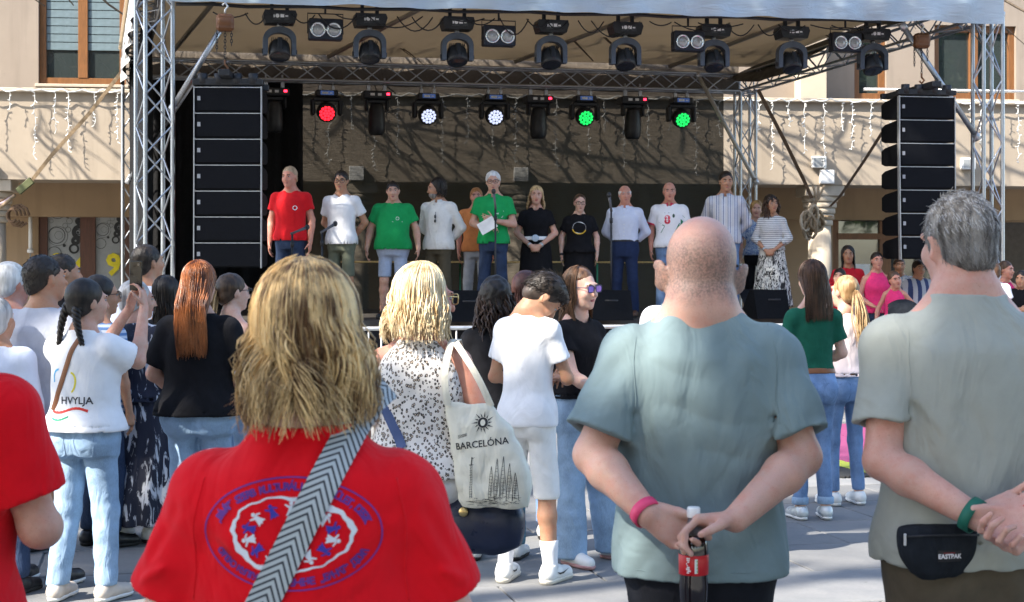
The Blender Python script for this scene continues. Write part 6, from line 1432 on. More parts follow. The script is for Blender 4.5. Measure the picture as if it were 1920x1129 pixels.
# around the boy
p = P(932, 525, 9.0, 'woman with dark curly shoulder hair in black top left of the boy in white', 0, -10, 'f', 1.1, SK['tan'], 'front', (-10,0,0), group=GC, vox=.009); p.build_body(); p.top(m_blk, .88, .7, .02); p.trousers(denim('teal jeans', (.10,.2,.25))); p.shoes(m_sneak); p.hair_cap(HM['dark'], .022, (-.10,.2), .008); curls(p, hairmat('dark brown curls', (.012,.007,.005),(.05,.026,.016)), 330, 1.3, -.03, 2, .008, (.125,.125,.14), -.2, .06)
p = P(990, 512, 9.7, 'woman with dark auburn hair hidden behind the boy in white', 0, -20, 'f', 1., SK['tan'], 'front', (-15,0,0), vox=.014, group=GC); p.build_body().face(); p.top(m_blk, .88, .7, .02); p.trousers(m_jean); p.shoes(m_sneak); m_aub = hairmat('auburn hair', (.03,.01,.008),(.10,.035,.025)); p.hair_cap(m_aub, .014, (-.08,.3)); p.strands(m_aub, 200, .25, .006, .005, az=(50,180))
p = P(1086, 503, 8.85, 'girl in glasses with long brown hair, black top and wide ripped jeans facing right', 0, -136, 'f', .96, SK['pale'], {'R': ((.18,.12,1.12),(.10,.28,1.02),(-.5,.5,-.2),(-.2,-.5,-.7),.5), 'L': ((-.19,.12,1.12),(-.05,.30,1.06),(.7,.5,-.1),(.0,-.7,-.5),.5)}, (4,4,0), group=GC, vox=.008, legs={1:((.085,.02,.49),(.09,.02,.085)), -1:((-.15,.02,.49),(-.235,.04,.085))}); p.build_body().face(lips=(.48,.16,.15)); m_purp = plain('violet mirrored lens', (.25,.16,.65), .1, 0, .2, 20); p.glasses(mat=plain('navy glasses frame', (.02,.02,.08), .3), tint=m_purp)
p.top(m_blk, .98, .5, .008, vneck=.06, vox=.009); p.trousers(m_ljean, .045, .078, .098, 1.0, .010, vox=.010, amp=.005); p.shoes(m_sneak, plain('pink rubber sole', (.5,.27,.26), .6)); m_gb = hairmat('glossy brown hair', (.04,.02,.01),(.20,.105,.055), .35); p.hair_cap(m_gb, .009, (.045,.35), .001); p.strands(m_gb, 520, .37, .007, .0033, az=(68,180), infl=1.10, ragged=.12)
fm_ = NT('floral phone case'); vo = fm_.new('ShaderNodeTexVoronoi'); vo.inputs['Scale'].default_value = 55; fm_.ln(fm_.coord(), vo.inputs['Vector']); fm_.base(fm_.ramp(vo.outputs['Distance'], [(.2,(.6,.04,.10)),(.45,(.72,.62,.56))])); fm_.set(Roughness=.3)
mw = Matrix.Translation(Vector(p.loc))@Matrix.Rotation(R(p.yaw),4,'Z')
po = MB().bbox((-.045,-.006,-.09),(.045,.006,.09), .005).obj('phone', fm_.m); po.matrix_world = mw@Matrix.Translation(Vector(p.arm[1]['w']+V3(.03,.09,-.04)))@Matrix.Rotation(R(70),4,'Z')@Matrix.Rotation(R(55),4,'Y'); tag(po, 'phone in floral case held by the girl in glasses', 'phone')
for i in range(3): link('camera_lens', MB().lathe([(.008,0),(.008,-.002)], 10, 0, Matrix.Translation((.02,-.006,.07-.022*i))@Matrix.Rotation(R(-90),4,'X')).mesh('camera_lens', m_lens), po)
p = P(990, 470, 8.3, 'boy in white tee, white shorts and white sneakers looking down', 0, -24, 'm', .80, SK['tan'], {'R': ((.215,.05,1.12),(.11,.27,1.10),(-.6,.7,.1),(0,-.3,-1),.6), 'L': ((-.22,.04,1.12),(-.06,.28,1.08),(.6,.7,.1),(0,-.3,1),.6)}, (-46,54,4), H=1.71, bare=('legs',), sh=.88, armr=.9, group=GC, vox=.008, legs={1:((.10,.03,.49),(.125,.02,.085)), -1:((-.10,.0,.49),(-.125,-.03,.085))}); p.build_body().face()
p.top(m_white, .86, .62, .012, vox=.008, amp=.005, folds=[((-.1,-.12,1.0),(.1,-.12,1.12),.03,.008)]); p.trousers(cloth('white denim shorts', (.76,.76,.75), .04, .4), .46, .080, vox=.010, thigh=.090); hc1 = p.hair_cap(HM['dark'], .009, (.022,.45), .004, extra=lambda s_, F: F.ell(s_.hp(0,.02,.085), V3(.060,.080,.040)*s_.hs, s_.HM, .03)); p.fuzz(hc1, HM['dark'], 500, .035, .0022, .5); hc2 = p.hair_cap(hairmat('faded side hair', (.035,.025,.02),(.07,.05,.04)), .003, (-.05,.6), .001, name='faded_sides')
p.shoes(m_sneak, plain('cream sole', (.62,.58,.50), .6), .006)
for sd, l in p.leg.items():
    a_, u_ = Vector(l['a']), (Vector(l['k'])-Vector(l['a'])); MB().tube([a_+u_*f+Vector((0,-.004*f*3,0)) for f in (-.02,.06,.14,.24,.36,.37)], [.041,.041,.042,.046,.051,.048], 16).obj('sock', m_white, p.o)
sw_ = [(-.055,.006),(-.035,-.016),(0,-.014),(.075,.03),(.005,.002),(-.03,-.002)]
for sd, l in p.leg.items():
    y = R(l['yaw']); f = Vector((-math.sin(y), math.cos(y), 0)); sd_ = Vector((f.y, -f.x, 0))
    shs = [o for o in p.kids if o.name.startswith('shoe')]; sh_ = min(shs, key=lambda o: abs(sum(v.co.x for v in o.data.vertices)/len(o.data.vertices)-l['a'][0])); bv = p.bvh(sh_)
    for sgn in (1,-1):
        vs = []
        for (u, v_) in sw_:
            h_ = bv.find_nearest(Vector((l['a'][0], l['a'][1], .060+v_*.8))+f*(.06+u*1.15)+sd_*sgn*.06); vs.append(h_[0]+h_[1]*.003)
        mb = MB(); mb.add([tuple(v_) for v_ in vs], [(0,1,5),(1,2,4,5),(2,3,4)]); link('swoosh', mb.mesh('swoosh', m_shoek), sh_)
# leopard print woman
p = P(790, 505, 6.1, 'blonde woman in sleeveless leopard print top with two bags on her right shoulder', 0, -14, 'f', 1.24, SK['red'], {'R': ((.285,-.03,1.12),(.23,.17,1.0),(-.2,.8,-.3),(-1,0,0),.5), 'L': 'down'}, (-50,2,0), group=GC, vox=.008, hs=1.04); p.build_body().face(); p.glasses(plain, goldm)
m_leo = leopard('leopard print'); p.top(m_leo, .90, .0, .012, vox=.008, strap=False, neck=1.46, widen=.01); p.trousers(cloth('white trousers', (.70,.69,.68), .04)); p.shoes(m_sneak)
m_lb = hairmat('sunlit pale blonde', (.42,.27,.12),(.86,.72,.47)); p.hair_cap(m_lb, .010, (-.02,.65), .004); p.strands(m_lb, 900, .20, .012, .0031, az=(62,180), infl=1.22, spread=1.3, out=.02, ragged=.3, freq=1.2)
LW = p
mw = Matrix.Translation(Vector(p.loc))@Matrix.Rotation(R(p.yaw),4,'Z')
# tote bag
tb = empty('tote_bag', W(915, 950, 5.92), R(-14), label='cream cotton tote bag with black city drawing hanging from the leopard woman', cat='bag')
F_ = Field((-.19,-.10,-.04),(.19,.10,.46), .008); F_.loft([(0,.125,.045,0,.03),(.03,.14,.06,0,.025),(.14,.145,.062,0,.015),(.30,.125,.045,0,-.03),(.38,.10,.022,0,-.07),(.395,.095,.012,0,-.075)], .0, p=3.2); F_.bump(wrinkle(.006, 1.3, 77)); m_can = cloth('cream canvas', (.72,.68,.56), .04, .6); to = link('bag_body', F_.mesh('bag_body'), tb, m_can)
bvt = BVHTree.FromPolygons([v.co.copy() for v in to.data.vertices], [tuple(q.vertices) for q in to.data.polygons])
def lay(bvh, me, ox, oz, mat, parent, name='print', off=.002, s_=1., rotd=0):
    c_, n_ = math.cos(R(rotd)), math.sin(R(rotd)); kill = []
    for i, v in enumerate(me.vertices):
        x, z = v.co.x*s_, v.co.y*s_; x, z = x*c_-z*n_, x*n_+z*c_; h_ = bvh.ray_cast(Vector((ox+x, -1, oz+z)), Vector((0,1,0)))
        if h_[0] is None: kill.append(i); v.co = Vector((ox+x, 0, oz+z))
        else: v.co = h_[0]-Vector((0,off,0))
    if kill:
        bm = bmesh.new(); bm.from_mesh(me); bm.verts.ensure_lookup_table(); bmesh.ops.delete(bm, geom=[bm.verts[i] for i in kill], context='VERTS'); bm.to_mesh(me); bm.free()
    return link(name, me, parent, mat)
lay(bvt, text_mesh('BARCELÓNA', .036, 0, .0005), -.012, .245, m_ink, to, 'lettering', .002, 1, 8)
sun_p = [[(.020*math.cos(a), .020*math.sin(a)) for a in [i*math.pi/8 for i in range(16)]]]+[[((.022)*math.cos(a-.14), .022*math.sin(a-.14)), ((.045 if i % 2 else .036)*math.cos(a+.1), (.045 if i % 2 else .036)*math.sin(a+.1)), (.022*math.cos(a+.14), .022*math.sin(a+.14))] for i, a in enumerate([j*math.pi/7 for j in range(14)])]
lay(bvt, flat(sun_p), -.01, .325, m_ink, to, 'sun_drawing'); lay(bvt, flat([[(.010*math.cos(a), .012*math.sin(a)) for a in [i*math.pi/6 for i in range(12)]]]), -.01, .325, m_can, to, 'sun_face', .003)
rr = random.Random(2); sk_ = []
def ln_(x0, z0, x1, z1, w=.0013):
    d = Vector((x1-x0, z1-z0)); n_ = Vector((-d.y, d.x)).normalized()*w*.5; m = max(1, int(d.length/.02))
    for i in range(m): a_, b_ = Vector((x0,z0))+d*i/m, Vector((x0,z0))+d*(i+1)/m; sk_.append([(a_.x-n_.x,a_.y-n_.y),(b_.x-n_.x,b_.y-n_.y),(b_.x+n_.x,b_.y+n_.y),(a_.x+n_.x,a_.y+n_.y)])
for i, (cx_, h_) in enumerate(((.030,.150),(.052,.185),(.076,.195),(.100,.165),(.122,.125))):
    for sd in (-1,1):
        for j in range(6): ln_(cx_+sd*.012*(1-(j/6)**1.6), .035+h_*j/6*.85, cx_+sd*.012*(1-((j+1)/6)**1.6), .035+h_*(j+1)/6*.85, .0018)
    for j in range(9): z_ = .045+h_*.075*j; w_ = .010*(1-(j/11)**1.6); ln_(cx_-w_, z_, cx_+w_*rr.uniform(.2,1), z_+rr.uniform(-.003,.003), .0011)
    for j in range(4): ln_(cx_-.004+.0025*j, .04+.01*j, cx_-.004+.0025*j, .09+.012*j, .001)
for i in range(34): x = rr.uniform(.015,.135); z = rr.uniform(.02,.055); ln_(x, z, x+rr.uniform(.006,.02), z+rr.uniform(-.006,.006), .0013)
for sd in (-.004,.004): ln_(-.052+sd, .04, -.048+sd*.7, .165, .0014)
for i in range(14): ln_(-.058+.004*rr.random(), .045+.009*i, -.046, .047+.009*i, .0011)
ln_(-.058,.165,-.040,.167,.002); ln_(-.049,.167,-.047,.195,.004); ln_(-.047,.188,-.036,.194,.0014)
for i in range(22): x = rr.uniform(-.075,.03); z = rr.uniform(.008,.04); ln_(x, z, x+rr.uniform(.01,.03), z+rr.uniform(-.005,.005), .0013)
for i in range(5): ln_(-.105, .262+.003*i, -.070, .275+.002*i, .001)
lay(bvt, flat(sk_), .0, .0, m_ink, to, 'city_drawing')['kind'] = 'stuff'
sh = mw@Vector((.150*p.k,-.055,1.43*p.k)); shl = tb.matrix_basis.inverted() if False else (Matrix.Translation(tb.location)@Matrix.Rotation(R(-14),4,'Z')).inverted()@sh
for j, (x0, yy) in enumerate(((-.15,-.02),(.015,.0))):
    A_ = Vector((x0,yy-.012,.385)); B_ = shl+Vector((.0+.02*j,-.02,.02)); ribbon([A_*(1-u)+B_*u+Vector((.018*math.sin(u*3.14)*(1 if j else -.6),-.025*math.sin(u*3.14),0)) for u in [i/10 for i in range(11)]]+[B_+Vector((-.005,.05,.012)), B_+Vector((-.01,.11,-.04))], [(0,-1,.1)]*11+[(0,-.3,1),(0,.6,.8)], .026, m_can, 'handle', tb)
nb_ = empty('shoulder_bag', W(905, 1035, 6.0), R(-14), label='navy shoulder bag with gold button below the tote bag', cat='bag')
F_ = Field((-.20,-.12,-.03),(.20,.12,.30), .009); F_.loft([(0,.10,.05,0,.0),(.03,.15,.07,0),(.14,.165,.075,0),(.22,.13,.05,0),(.25,.10,.02,0)], .0, p=3.); F_.bump(wrinkle(.005, 1.1, 7)); m_navy = plain('navy soft leather', (.012,.017,.04), .35, 0, .15, 9, .2, 90); no_ = link('bag_body', F_.mesh('bag_body'), nb_, m_navy)
MB().lathe([(.001,.010),(.016,.010),(.019,.006),(.019,0)], 18, 0, Matrix.Translation((-.055,-.077,.165))@Matrix.Rotation(R(90),4,'X')).obj('gold_button', goldm, nb_)
a_ = (Matrix.Translation(nb_.location)@Matrix.Rotation(R(-14),4,'Z')).inverted()@(mw@Vector((.13*p.k,-.06,1.42*p.k))); ribbon([Vector((-.1,-.02,.24))*(1-u)+a_*u for u in [i/8 for i in range(9)]], [(0,-1,0)]*9, .022, m_navy, 'shoulder_strap', nb_)
strap_on(p, p.shirt, (-.16,1.22), (-.03,.98), .038, plain('blue strap', (.06,.09,.2), .7), 'bag_strap', 'dark blue strap across the back of the leopard print top')
# red tee at the left edge
p = P(-140, 470, 3.25, 'person in red tee cut off by the left picture edge, nearest on that side', 0, -6, 'm', 1.05, SK['fair'], {'R': ((.245,.02,1.14),(.16,.25,1.10),(-.5,.8,.1),(0,-.3,-1),.5), 'L': 'down'}, group=GC, vox=.008, H=1.72); p.build_body(); m_redt = cloth('deep red tee', (.72,.005,.013), .05, .5, fine=.7); p.top(m_redt, .86, .74, .024, vox=.007, amp=.006, folds=[((.05,-.14,1.2),(.19,-.05,1.30),.02,.010),((.08,-.14,1.1),(.17,-.1,1.24),.02,.008),((.0,-.15,1.0),(.15,-.12,1.1),.025,.008)]); p.trousers(m_djean); p.shoes(m_shoek); p.hair_cap(HM['brown'], .006)
# ================================================================ the three big figures in front
# --- woman in the red club tee
p = P(576, 512, 2.58, 'woman with shaggy blonde bob in red club tee seen from behind, nearest figure', 0, 0, 'f', 1.26, SK['pale'], {'R': ((.268,.02,1.10),(.16,.24,1.08),(-.6,.7,.1),(0,-.3,-1),.5), 'L': ((-.268,.02,1.10),(-.16,.24,1.08),(.6,.7,.1),(0,-.3,-1),.5)}, (0,0,0), group=GC, vox=.009, armr=1.10, sh=.95, lift=.012, shz=-.030)
p.build_body()
k = p.k
fo = []
for sd in (1,-1):
    for i in range(5): fo.append(((sd*(.165+.008*i)*1., -.10, (1.31-.025*i)*k), (sd*(.06-.01*i), -.15, (1.22-.075*i)*k), .018+.003*i, .0075-.0006*i))
    fo += [((sd*.20,-.08,1.355*k),(sd*.255,-.05,1.25*k),.014,.006), ((sd*.215,-.09,1.25*k),(sd*.27,-.05,1.215*k),.012,-.006), ((sd*.19,-.09,1.235*k),(sd*.26,-.07,1.17*k),.014,.008), ((sd*.19,-.11,1.24*k),(sd*.175,-.12,1.02*k),.022,.012)]
fo += [((-.05,-.17,1.05*k),(.10,-.17,1.0*k),.025,.008), ((-.12,-.16,1.12*k),(.03,-.17,1.05*k),.03,.007)]
fo = [(a_,b_,w_,am*1.7) for a_,b_,w_,am in fo]; p.top(m_redt, .86, .68, .018, vox=.0055, amp=.006, folds=fo, hang=1.0, neckw=1.08, sl_flare=.010)
p.neckband(p.shirt, m_redt); [p.seam(p.shirt, m_redt, [(sd*.155,1.40*k),(sd*.172,1.32*k),(sd*.168,1.24*k),(sd*.175,1.19*k)]) for sd in (1,-1)]
RW = p; m_pur = plain('violet blue print', (.13,.03,.24), .8); m_wpr = plain('white print', (.68,.70,.76), .7)
oz = 1.65-(998-HZ)/1124.*.955; ox = (572-581)/1124.*.955
def sub(me, n=2):
    bm = bmesh.new(); bm.from_mesh(me); bmesh.ops.subdivide_edges(bm, edges=bm.edges[:], cuts=n, use_grid_fill=True); bm.to_mesh(me); bm.free(); return me
p.decal(p.shirt, flat(ring2(.142,.089,.0024,96)), m_pur, (ox,oz), 1, False, .0022)
p.decal(p.shirt, flat(ring2(.098,.060,.0062,90,lambda a: 1+.035*math.sin(3*a+1)+.018*math.sin(11*a)+.012*math.sin(23*a), lambda a: 1.+.55*math.sin(2*a+.5)+.5*math.sin(9*a)*(.5+.5*math.sin(2*a)))), m_wpr, (ox,oz), 1, False, .0022)
p.decal(p.shirt, arc_text('„BÁNÁT” SZERB KULTURÁLIS EGYESÜLET, DESZK', .0165, .122, .0735, 90, 152, False, .0008), m_pur, (ox,oz), 1, False, .0022)
p.decal(p.shirt, arc_text('СРПСКО КУЛТУРНО УДРУЖЕЊЕ „БАНАТ” ДЕСКА', .0155, .1235, .076, 270, 138, True, .0008), m_pur, (ox,oz), 1, False, .0022)
def dancer():
    return [[(0,.0105),(.003,.0085),(.003,.0055),(0,.004),(-.003,.0055),(-.003,.0085)], [(-.0022,.004),(.0022,.004),(.0045,-.004),(.0075,-.0115),(.002,-.010),(0,-.0125),(-.002,-.010),(-.0075,-.0115),(-.0045,-.004)], [(-.002,.003),(-.009,.0065),(-.010,.0045),(-.003,-.0005)], [(.002,.003),(.009,-.0005),(.0095,.0015),(.003,.0055)]]
for i in range(14):
    a = i*2*math.pi/14+.22; c_, s_ = math.cos(a-math.pi/2), math.sin(a-math.pi/2)
    me = flat([[(.069*math.cos(a)+ (x*c_-y*s_)*1.05, .041*math.sin(a)+(x*s_+y*c_)*1.05) for x, y in pl] for pl in dancer()]); p.decal(p.shirt, me, m_wpr if i % 2 else plain('blue print', (.05,.04,.34), .8), (ox,oz), 1, False, .0024, name='dancer_print')
p.trousers(m_djean, vox=.014); p.shoes(m_shoek)
m_bob = hairmat('ash blonde bob', (.11,.05,.018),(.92,.64,.30), .36)
p.hair_cap(hairmat('bob underlayer', (.10,.055,.028),(.30,.19,.10), .5), .014, (-.115,.15), .005, .006, sq=.6)
p.strands(m_bob, 2300, .172, .011, .0019, az=(42,180), infl=1.17, spread=1.06, out=.008, ragged=.45, flip=.010, freq=.9, segs=12, th=(1,50)); p.strands(hairmat('ash brown lock', (.07,.038,.018),(.22,.13,.065), .45), 700, .15, .011, .0020, seed=3, az=(60,180), infl=1.15, spread=1.05, ragged=.4, freq=.9, segs=12, name='dark_lock'); p.strands(m_bob, 160, .175, .016, .0013, seed=8, az=(60,180), infl=1.21, spread=1.12, ragged=.5, flip=.015, freq=1.2, name='loose_hair')
t = NT('chevron woven strap'); uv = t.new('ShaderNodeTexCoord'); sx_ = t.new('ShaderNodeSeparateXYZ'); t.ln(uv.outputs['UV'], sx_.inputs[0])
ab = t.math('ABSOLUTE', t.math('SUBTRACT', sx_.outputs[1], .5)); f_ = t.math('FRACT', t.math('ADD', t.math('MULTIPLY', sx_.outputs[0], 3.6), t.math('MULTIPLY', ab, 4.2)))
t.base(t.ramp(f_, [(0,(.03,.035,.045)),(.36,(.46,.50,.52)),(.92,(.38,.42,.44))], 'CONSTANT')); t.set(Roughness=.85); t.bump(f_, .3, .002); m_chev = t.m
def s2(px, py): return ((px-581)/1124.*.957, 1.65-(py-HZ)/1124.*.957)
strap_on(p, p.shirt, s2(462,1240), s2(682,800), .051, m_chev, 'bag_strap', 'broad black and white chevron bag strap across the red club tee', 70, True, .005, over=[(.022,.03,.035),(.045,.08,.055)])
# --- big man in the grey green tee
def stub(name, c, hc):
    t = NT(name); v = t.coord(); n = t.noise(v, 9, 4, .6); n2 = t.ramp(t.noise(v, 170, 3, .7), [(.36,(0,0,0)),(.64,(1,1,1))]); n3 = t.noise(v, 22, 4, .6)
    skin_ = t.ramp(n, [(.35, tuple(x*.92 for x in c)), (.65, (c[0]*1.05, c[1]*.95, c[2]*.92))])
    skin_ = t.mix(t.ramp(t.noise(v, 24, 4, .65), [(.46, (0,0,0)), (.68, (.55,)*3)]), skin_, (c[0]*.93, c[1]*.66, c[2]*.60)); skin_ = t.mix(t.ramp(t.noise(v, 330, 1), [(.68, (0,0,0)), (.74, (.5,)*3)]), skin_, (c[0]*.5, c[1]*.36, c[2]*.3))
    return t, v, skin_, n2, n3
def bald_mat(hc_, hs_):
    t, v, skin_, n2, n3 = stub('shaved head skin', (.60,.37,.29), None)
    vm = t.new('ShaderNodeVectorMath', operation='SUBTRACT'); t.ln(v, vm.inputs[0]); vm.inputs[1].default_value = tuple(hc_)
    sx = t.new('ShaderNodeSeparateXYZ'); t.ln(vm.outputs[0], sx.inputs[0]); x, y, z = sx.outputs
    nz = t.math('MULTIPLY', t.math('SUBTRACT', n3, .5), .05)
    # stubble covers the sides and back of the skull, thin on the crown, ends at the nape
    lowm = t.ramp(t.math('ADD', z, nz), [(.42, (0,0,0)), (.50, (1,1,1))]) if False else None
    a = t.new('ShaderNodeMapRange', interpolation_type='SMOOTHSTEP'); t.ln(t.math('ADD', z, nz), a.inputs['Value']); a.inputs['From Min'].default_value = -.085*hs_; a.inputs['From Max'].default_value = -.035*hs_
    b = t.new('ShaderNodeMapRange', interpolation_type='SMOOTHSTEP'); t.ln(t.math('ADD', z, nz), b.inputs['Value']); b.inputs['From Min'].default_value = .122*hs_; b.inputs['From Max'].default_value = .030*hs_
    f = t.math('MULTIPLY', t.math('MULTIPLY', a.outputs[0], b.outputs[0]), t.math('ADD', .48, t.math('MULTIPLY', n2, .5)))
    yb = t.new('ShaderNodeMapRange'); t.ln(y, yb.inputs['Value']); yb.inputs['From Min'].default_value = .05; yb.inputs['From Max'].default_value = .0
    f = t.math('MULTIPLY', f, yb.outputs[0])
    t.base(t.mix(t.math('MULTIPLY', f, .9), skin_, (.12,.085,.072))); t.set(Roughness=.5); t.p.inputs['Subsurface Weight'].default_value = .3; t.p.inputs['Subsurface Radius'].default_value = (.014,.005,.0025); t.p.inputs['Subsurface Scale'].default_value = 1.
    t.bump(n2, .18, .002); return t.m
def nape(s, F):
    h = s.hs; F.ell(s.hp(0,-.030,-.045), V3(.064,.064,.068)*h, s.HM, .03*h)
    for z_, w_ in ((-.060,.0055),(-.100,.0060)): F.fold(s.hp(-.045,-.075,z_), s.hp(.045,-.075,z_), .011, w_)
    for sd in (1,-1):   # fuller ears
        F.ell(s.hp(sd*.088,-.016,-.012), V3(.0085,.023,.036)*h, s.HM@rot(-sd*38,0,sd*14), .010*h); F.ell(s.hp(sd*.098,-.002,-.008), V3(.006,.012,.020)*h, s.HM@rot(-sd*34,0,sd*14), .006*h, 's')
    F.ell(s.hp(0,-.045,-.085), V3(.070,.055,.055)*h, s.HM, .03*h)
p = P(1313, 405, 3.92, 'big man with shaved head in grey green tee holding a cola bottle behind his back', 0, 0, 'm', 1.07, (.60,.37,.29), {'L': ((-.268,-.075,1.17),(-.150,-.225,1.050),(.80,-.05,-.42),(.15,-1.,.15),.75,(.92,-.30,-.12)), 'R': ((.236,-.075,1.165),(.050,-.255,1.042),(-.93,-.02,-.02),(-.10,-.25,-1),.95)}, (0,3,0), hs=1.09, belly=.6, group=GC, vox=.0052, armr=1.08, neckr=1.1, handsc=1.04, sh=.96, lift=.055, shz=-.038)
p.skin = bald_mat(p.hc, p.hs); p.build_body(detail=nape, ears=False); k = p.k
fo = []
for sd in (1,-1):
    for i in range(6): fo.append(((sd*(.205-.004*i), -.09, (1.30-.03*i)*k), (sd*(.08-.02*i), -.18, (1.16-.055*i)*k), .017+.003*i, .0085-.0008*i))
    fo += [((sd*.20,-.09,1.37*k),(sd*.26,-.06,1.27*k),.014,.006), ((sd*.225,-.12,1.285*k),(sd*.285,-.10,1.225*k),.012,.003), ((sd*.21,-.09,1.33*k),(sd*.29,-.06,1.25*k),.012,-.006), ((sd*.190,-.14,1.29*k),(sd*.176,-.16,1.10*k),.018,.005), ((sd*.17,-.14,1.06*k),(sd*.02,-.2,1.0*k),.02,.008), ((sd*.13,-.14,1.41*k),(sd*.09,-.16,1.20*k),.03,.006)]
fo += [((-.14,-.19,1.115*k),(.14,-.19,1.105*k),.010,.004), ((-.10,-.2,1.0*k),(.12,-.2,.96*k),.02,.006), ((.02,-.2,1.12*k),(.09,-.2,1.0*k),.016,-.007), ((-.02,-.2,1.30*k),(.0,-.2,1.12*k),.03,.006)]
fo = [(a_,b_,w_,am*1.8) for a_,b_,w_,am in fo]; m_gg = cloth('grey green tee', (.195,.262,.272), .04, .5, fine=.65); p.top(m_gg, .875, .80, .020, vox=.0055, amp=.0065, folds=fo, hang=1.04, neckw=1.02, nb_y=.022, sl_flare=.020, flare=.0)
p.decal(p.shirt, flat([]), m_gg, (0,0)) if False else 0
p.trousers(cloth('black trousers', (.014,.015,.02), .2), vox=.013, waist=1.0); p.shoes(m_shoek)
p.neckband(p.shirt, m_gg, r0=.078); [p.seam(p.shirt, m_gg, [(sd*.165,1.485*k),(sd*.178,1.40*k),(sd*.172,1.30*k),(sd*.178,1.25*k)]) for sd in (1,-1)]; p.seam(p.shirt, m_gg, [(-.2,.90*k),(0,.90*k),(.2,.90*k)], .0012)
# neckband
def neckband(p, mat, r=.074, z=1.462, w=.02, tilt=.18):
    k = p.k; mb = MB(); n = 40
    for j in range(n):
        a = 2*math.pi*j/n
        for rr, dz in ((r,.0),(r*.975,w*.5),(r*.93,w)): mb.v.append((rr*k*math.cos(a)*1.02, (-.010+rr*math.sin(a)*1.0)*k, (z+dz-tilt*.3*rr*math.sin(a))*k))
    for j in range(n):
        for q in range(2): b_, c_ = j*3+q, ((j+1)%n)*3+q; mb.f.append((b_, c_, c_+1, b_+1)); mb.m.append(0); mb.sm.append(True)
    return p.child('neckband', mb.mesh('neckband', mat), None, p.shirt)
wb, M, rr = watch(p, -1, plain('pink paper wristband', (.75,.06,.16), .5), 'wristband', w=.026, at=.97, r=1.08)
link('wristband_tab', MB().lathe([(rr+.0035,-.017),(rr+.0045,-.017),(rr+.0045,.017),(rr+.0035,.017)], 20, 0, M).mesh('wristband_tab', whitep), wb) if False else 0
mb = MB(); n=5
for j in range(n+1):
    a = -2.2+j*.14
    for z_ in (-.013,.013): mb.v.append(tuple(M@Vector(((rr+.0045)*math.cos(a),(rr+.0045)*math.sin(a),z_))))
for j in range(n): mb.f.append((2*j,2*j+1,2*j+3,2*j+2)); mb.m.append(0); mb.sm.append(True)
link('wristband_tab', mb.mesh('wristband_tab', whitep), wb)
p.glasses() if False else 0
h = p.hs; T = Matrix.Translation(Vector(p.hc))@Matrix(p.HM.tolist()).to_4x4()@Matrix.Diagonal((h,h,h,1)); g_ = MB()
for sd in (1,-1): g_.tube([(sd*.066,.10,.022),(sd*.081,.05,.022),(sd*.083,.012,.018)], [.004,.0045,.003], 6); g_.ell((sd*.035,.104,.012),(.028,.004,.02),12)
g_.tube([(-.06,.102,.024),(0,.11,.024),(.06,.102,.024)], .0035, 5); o = p.child('sunglasses', g_.mesh('sunglasses', blackp), None); o.matrix_local = T
# cola bottle hanging from his fingers
hp_ = p.arm[1]['w']+p.arm[1]['d']/np.linalg.norm(p.arm[1]['d'])*.098*k+V3(.0,-.012,.020)
bt = empty('cola_bottle', Vector(p.loc)+Vector(hp_), 0, label='plastic cola bottle with red label dangling from the hands of the big man', cat='bottle')
m_cola = plain('dark cola', (.010,.004,.003), .06, 0, .1, 9, 0, 60, .8); m_pet = NT('clear bottle plastic'); m_pet.base((.8,.8,.82)); m_pet.set(Roughness=.06); m_pet.p.inputs['Transmission Weight'].default_value = .9; m_pet.p.inputs['IOR'].default_value = 1.3
z0_ = -.245
body = [(.020,0),(.030,.003),(.033,.012),(.0315,.03),(.0335,.05),(.0345,.075),(.0325,.10),(.0335,.125),(.0345,.15),(.033,.17),(.027,.195)]
MB().lathe([(r_, z_+z0_) for r_, z_ in body], 26).obj('cola', m_cola, bt)
MB().lathe([(r_, z_+z0_) for r_, z_ in [(.0275,.195),(.021,.212),(.0145,.225),(.0128,.236)]], 24).obj('bottle_neck', m_pet.m, bt)
MB().lathe([(.0345,.102+z0_),(.0352,.103+z0_),(.0357,.148+z0_),(.0350,.149+z0_)], 26, 0, None, True, False, False).obj('label', plain('red label', (.55,.012,.018), .35), bt)
MB().lathe([(.0150,.234+z0_),(.0158,.238+z0_),(.0155,.256+z0_),(.0135,.259+z0_),(.001,.259+z0_)], 22, 0).obj('cap', whitep, bt)
lt = MB()
for a0, a1, z1, z2 in ((-1.62,-1.42,.108,.142),):
    for i in range(3): 
        a = a0+(a1-a0)*i/3; b_ = a0+(a1-a0)*(i+1)/3; lt.add([(.0362*math.cos(q_), .0362*math.sin(q_), zz+z0_) for q_, zz in ((a,z1),(b_,z1),(b_,z2),(a,z2))], [(0,1,2,3)])
lt.obj('label_panel', plain('white label print', (.72,.74,.70), .4), bt)
gp = MB(); [gp.add([(.0366*math.cos(q_), .0366*math.sin(q_), zz+z0_) for q_, zz in ((-1.48,.110+.008*i),(-1.43,.110+.008*i),(-1.43,.115+.008*i),(-1.48,.115+.008*i))], [(0,1,2,3)]) for i in range(4)]; gp.obj('label_marks', plain('green label print', (.1,.45,.08), .4), bt)
wt = MB()
for i in range(9):
    z_ = .108+.0042*i; a = -2.15+.05*math.sin(i*2.3); wt.add([(.0362*math.cos(q_), .0362*math.sin(q_), zz+z0_) for q_, zz in ((a,z_),(a+.16+.1*math.sin(i),z_),(a+.16+.1*math.sin(i),z_+.003),(a,z_+.003))], [(0,1,2,3)])
wt.obj('label_script', whitep, bt)
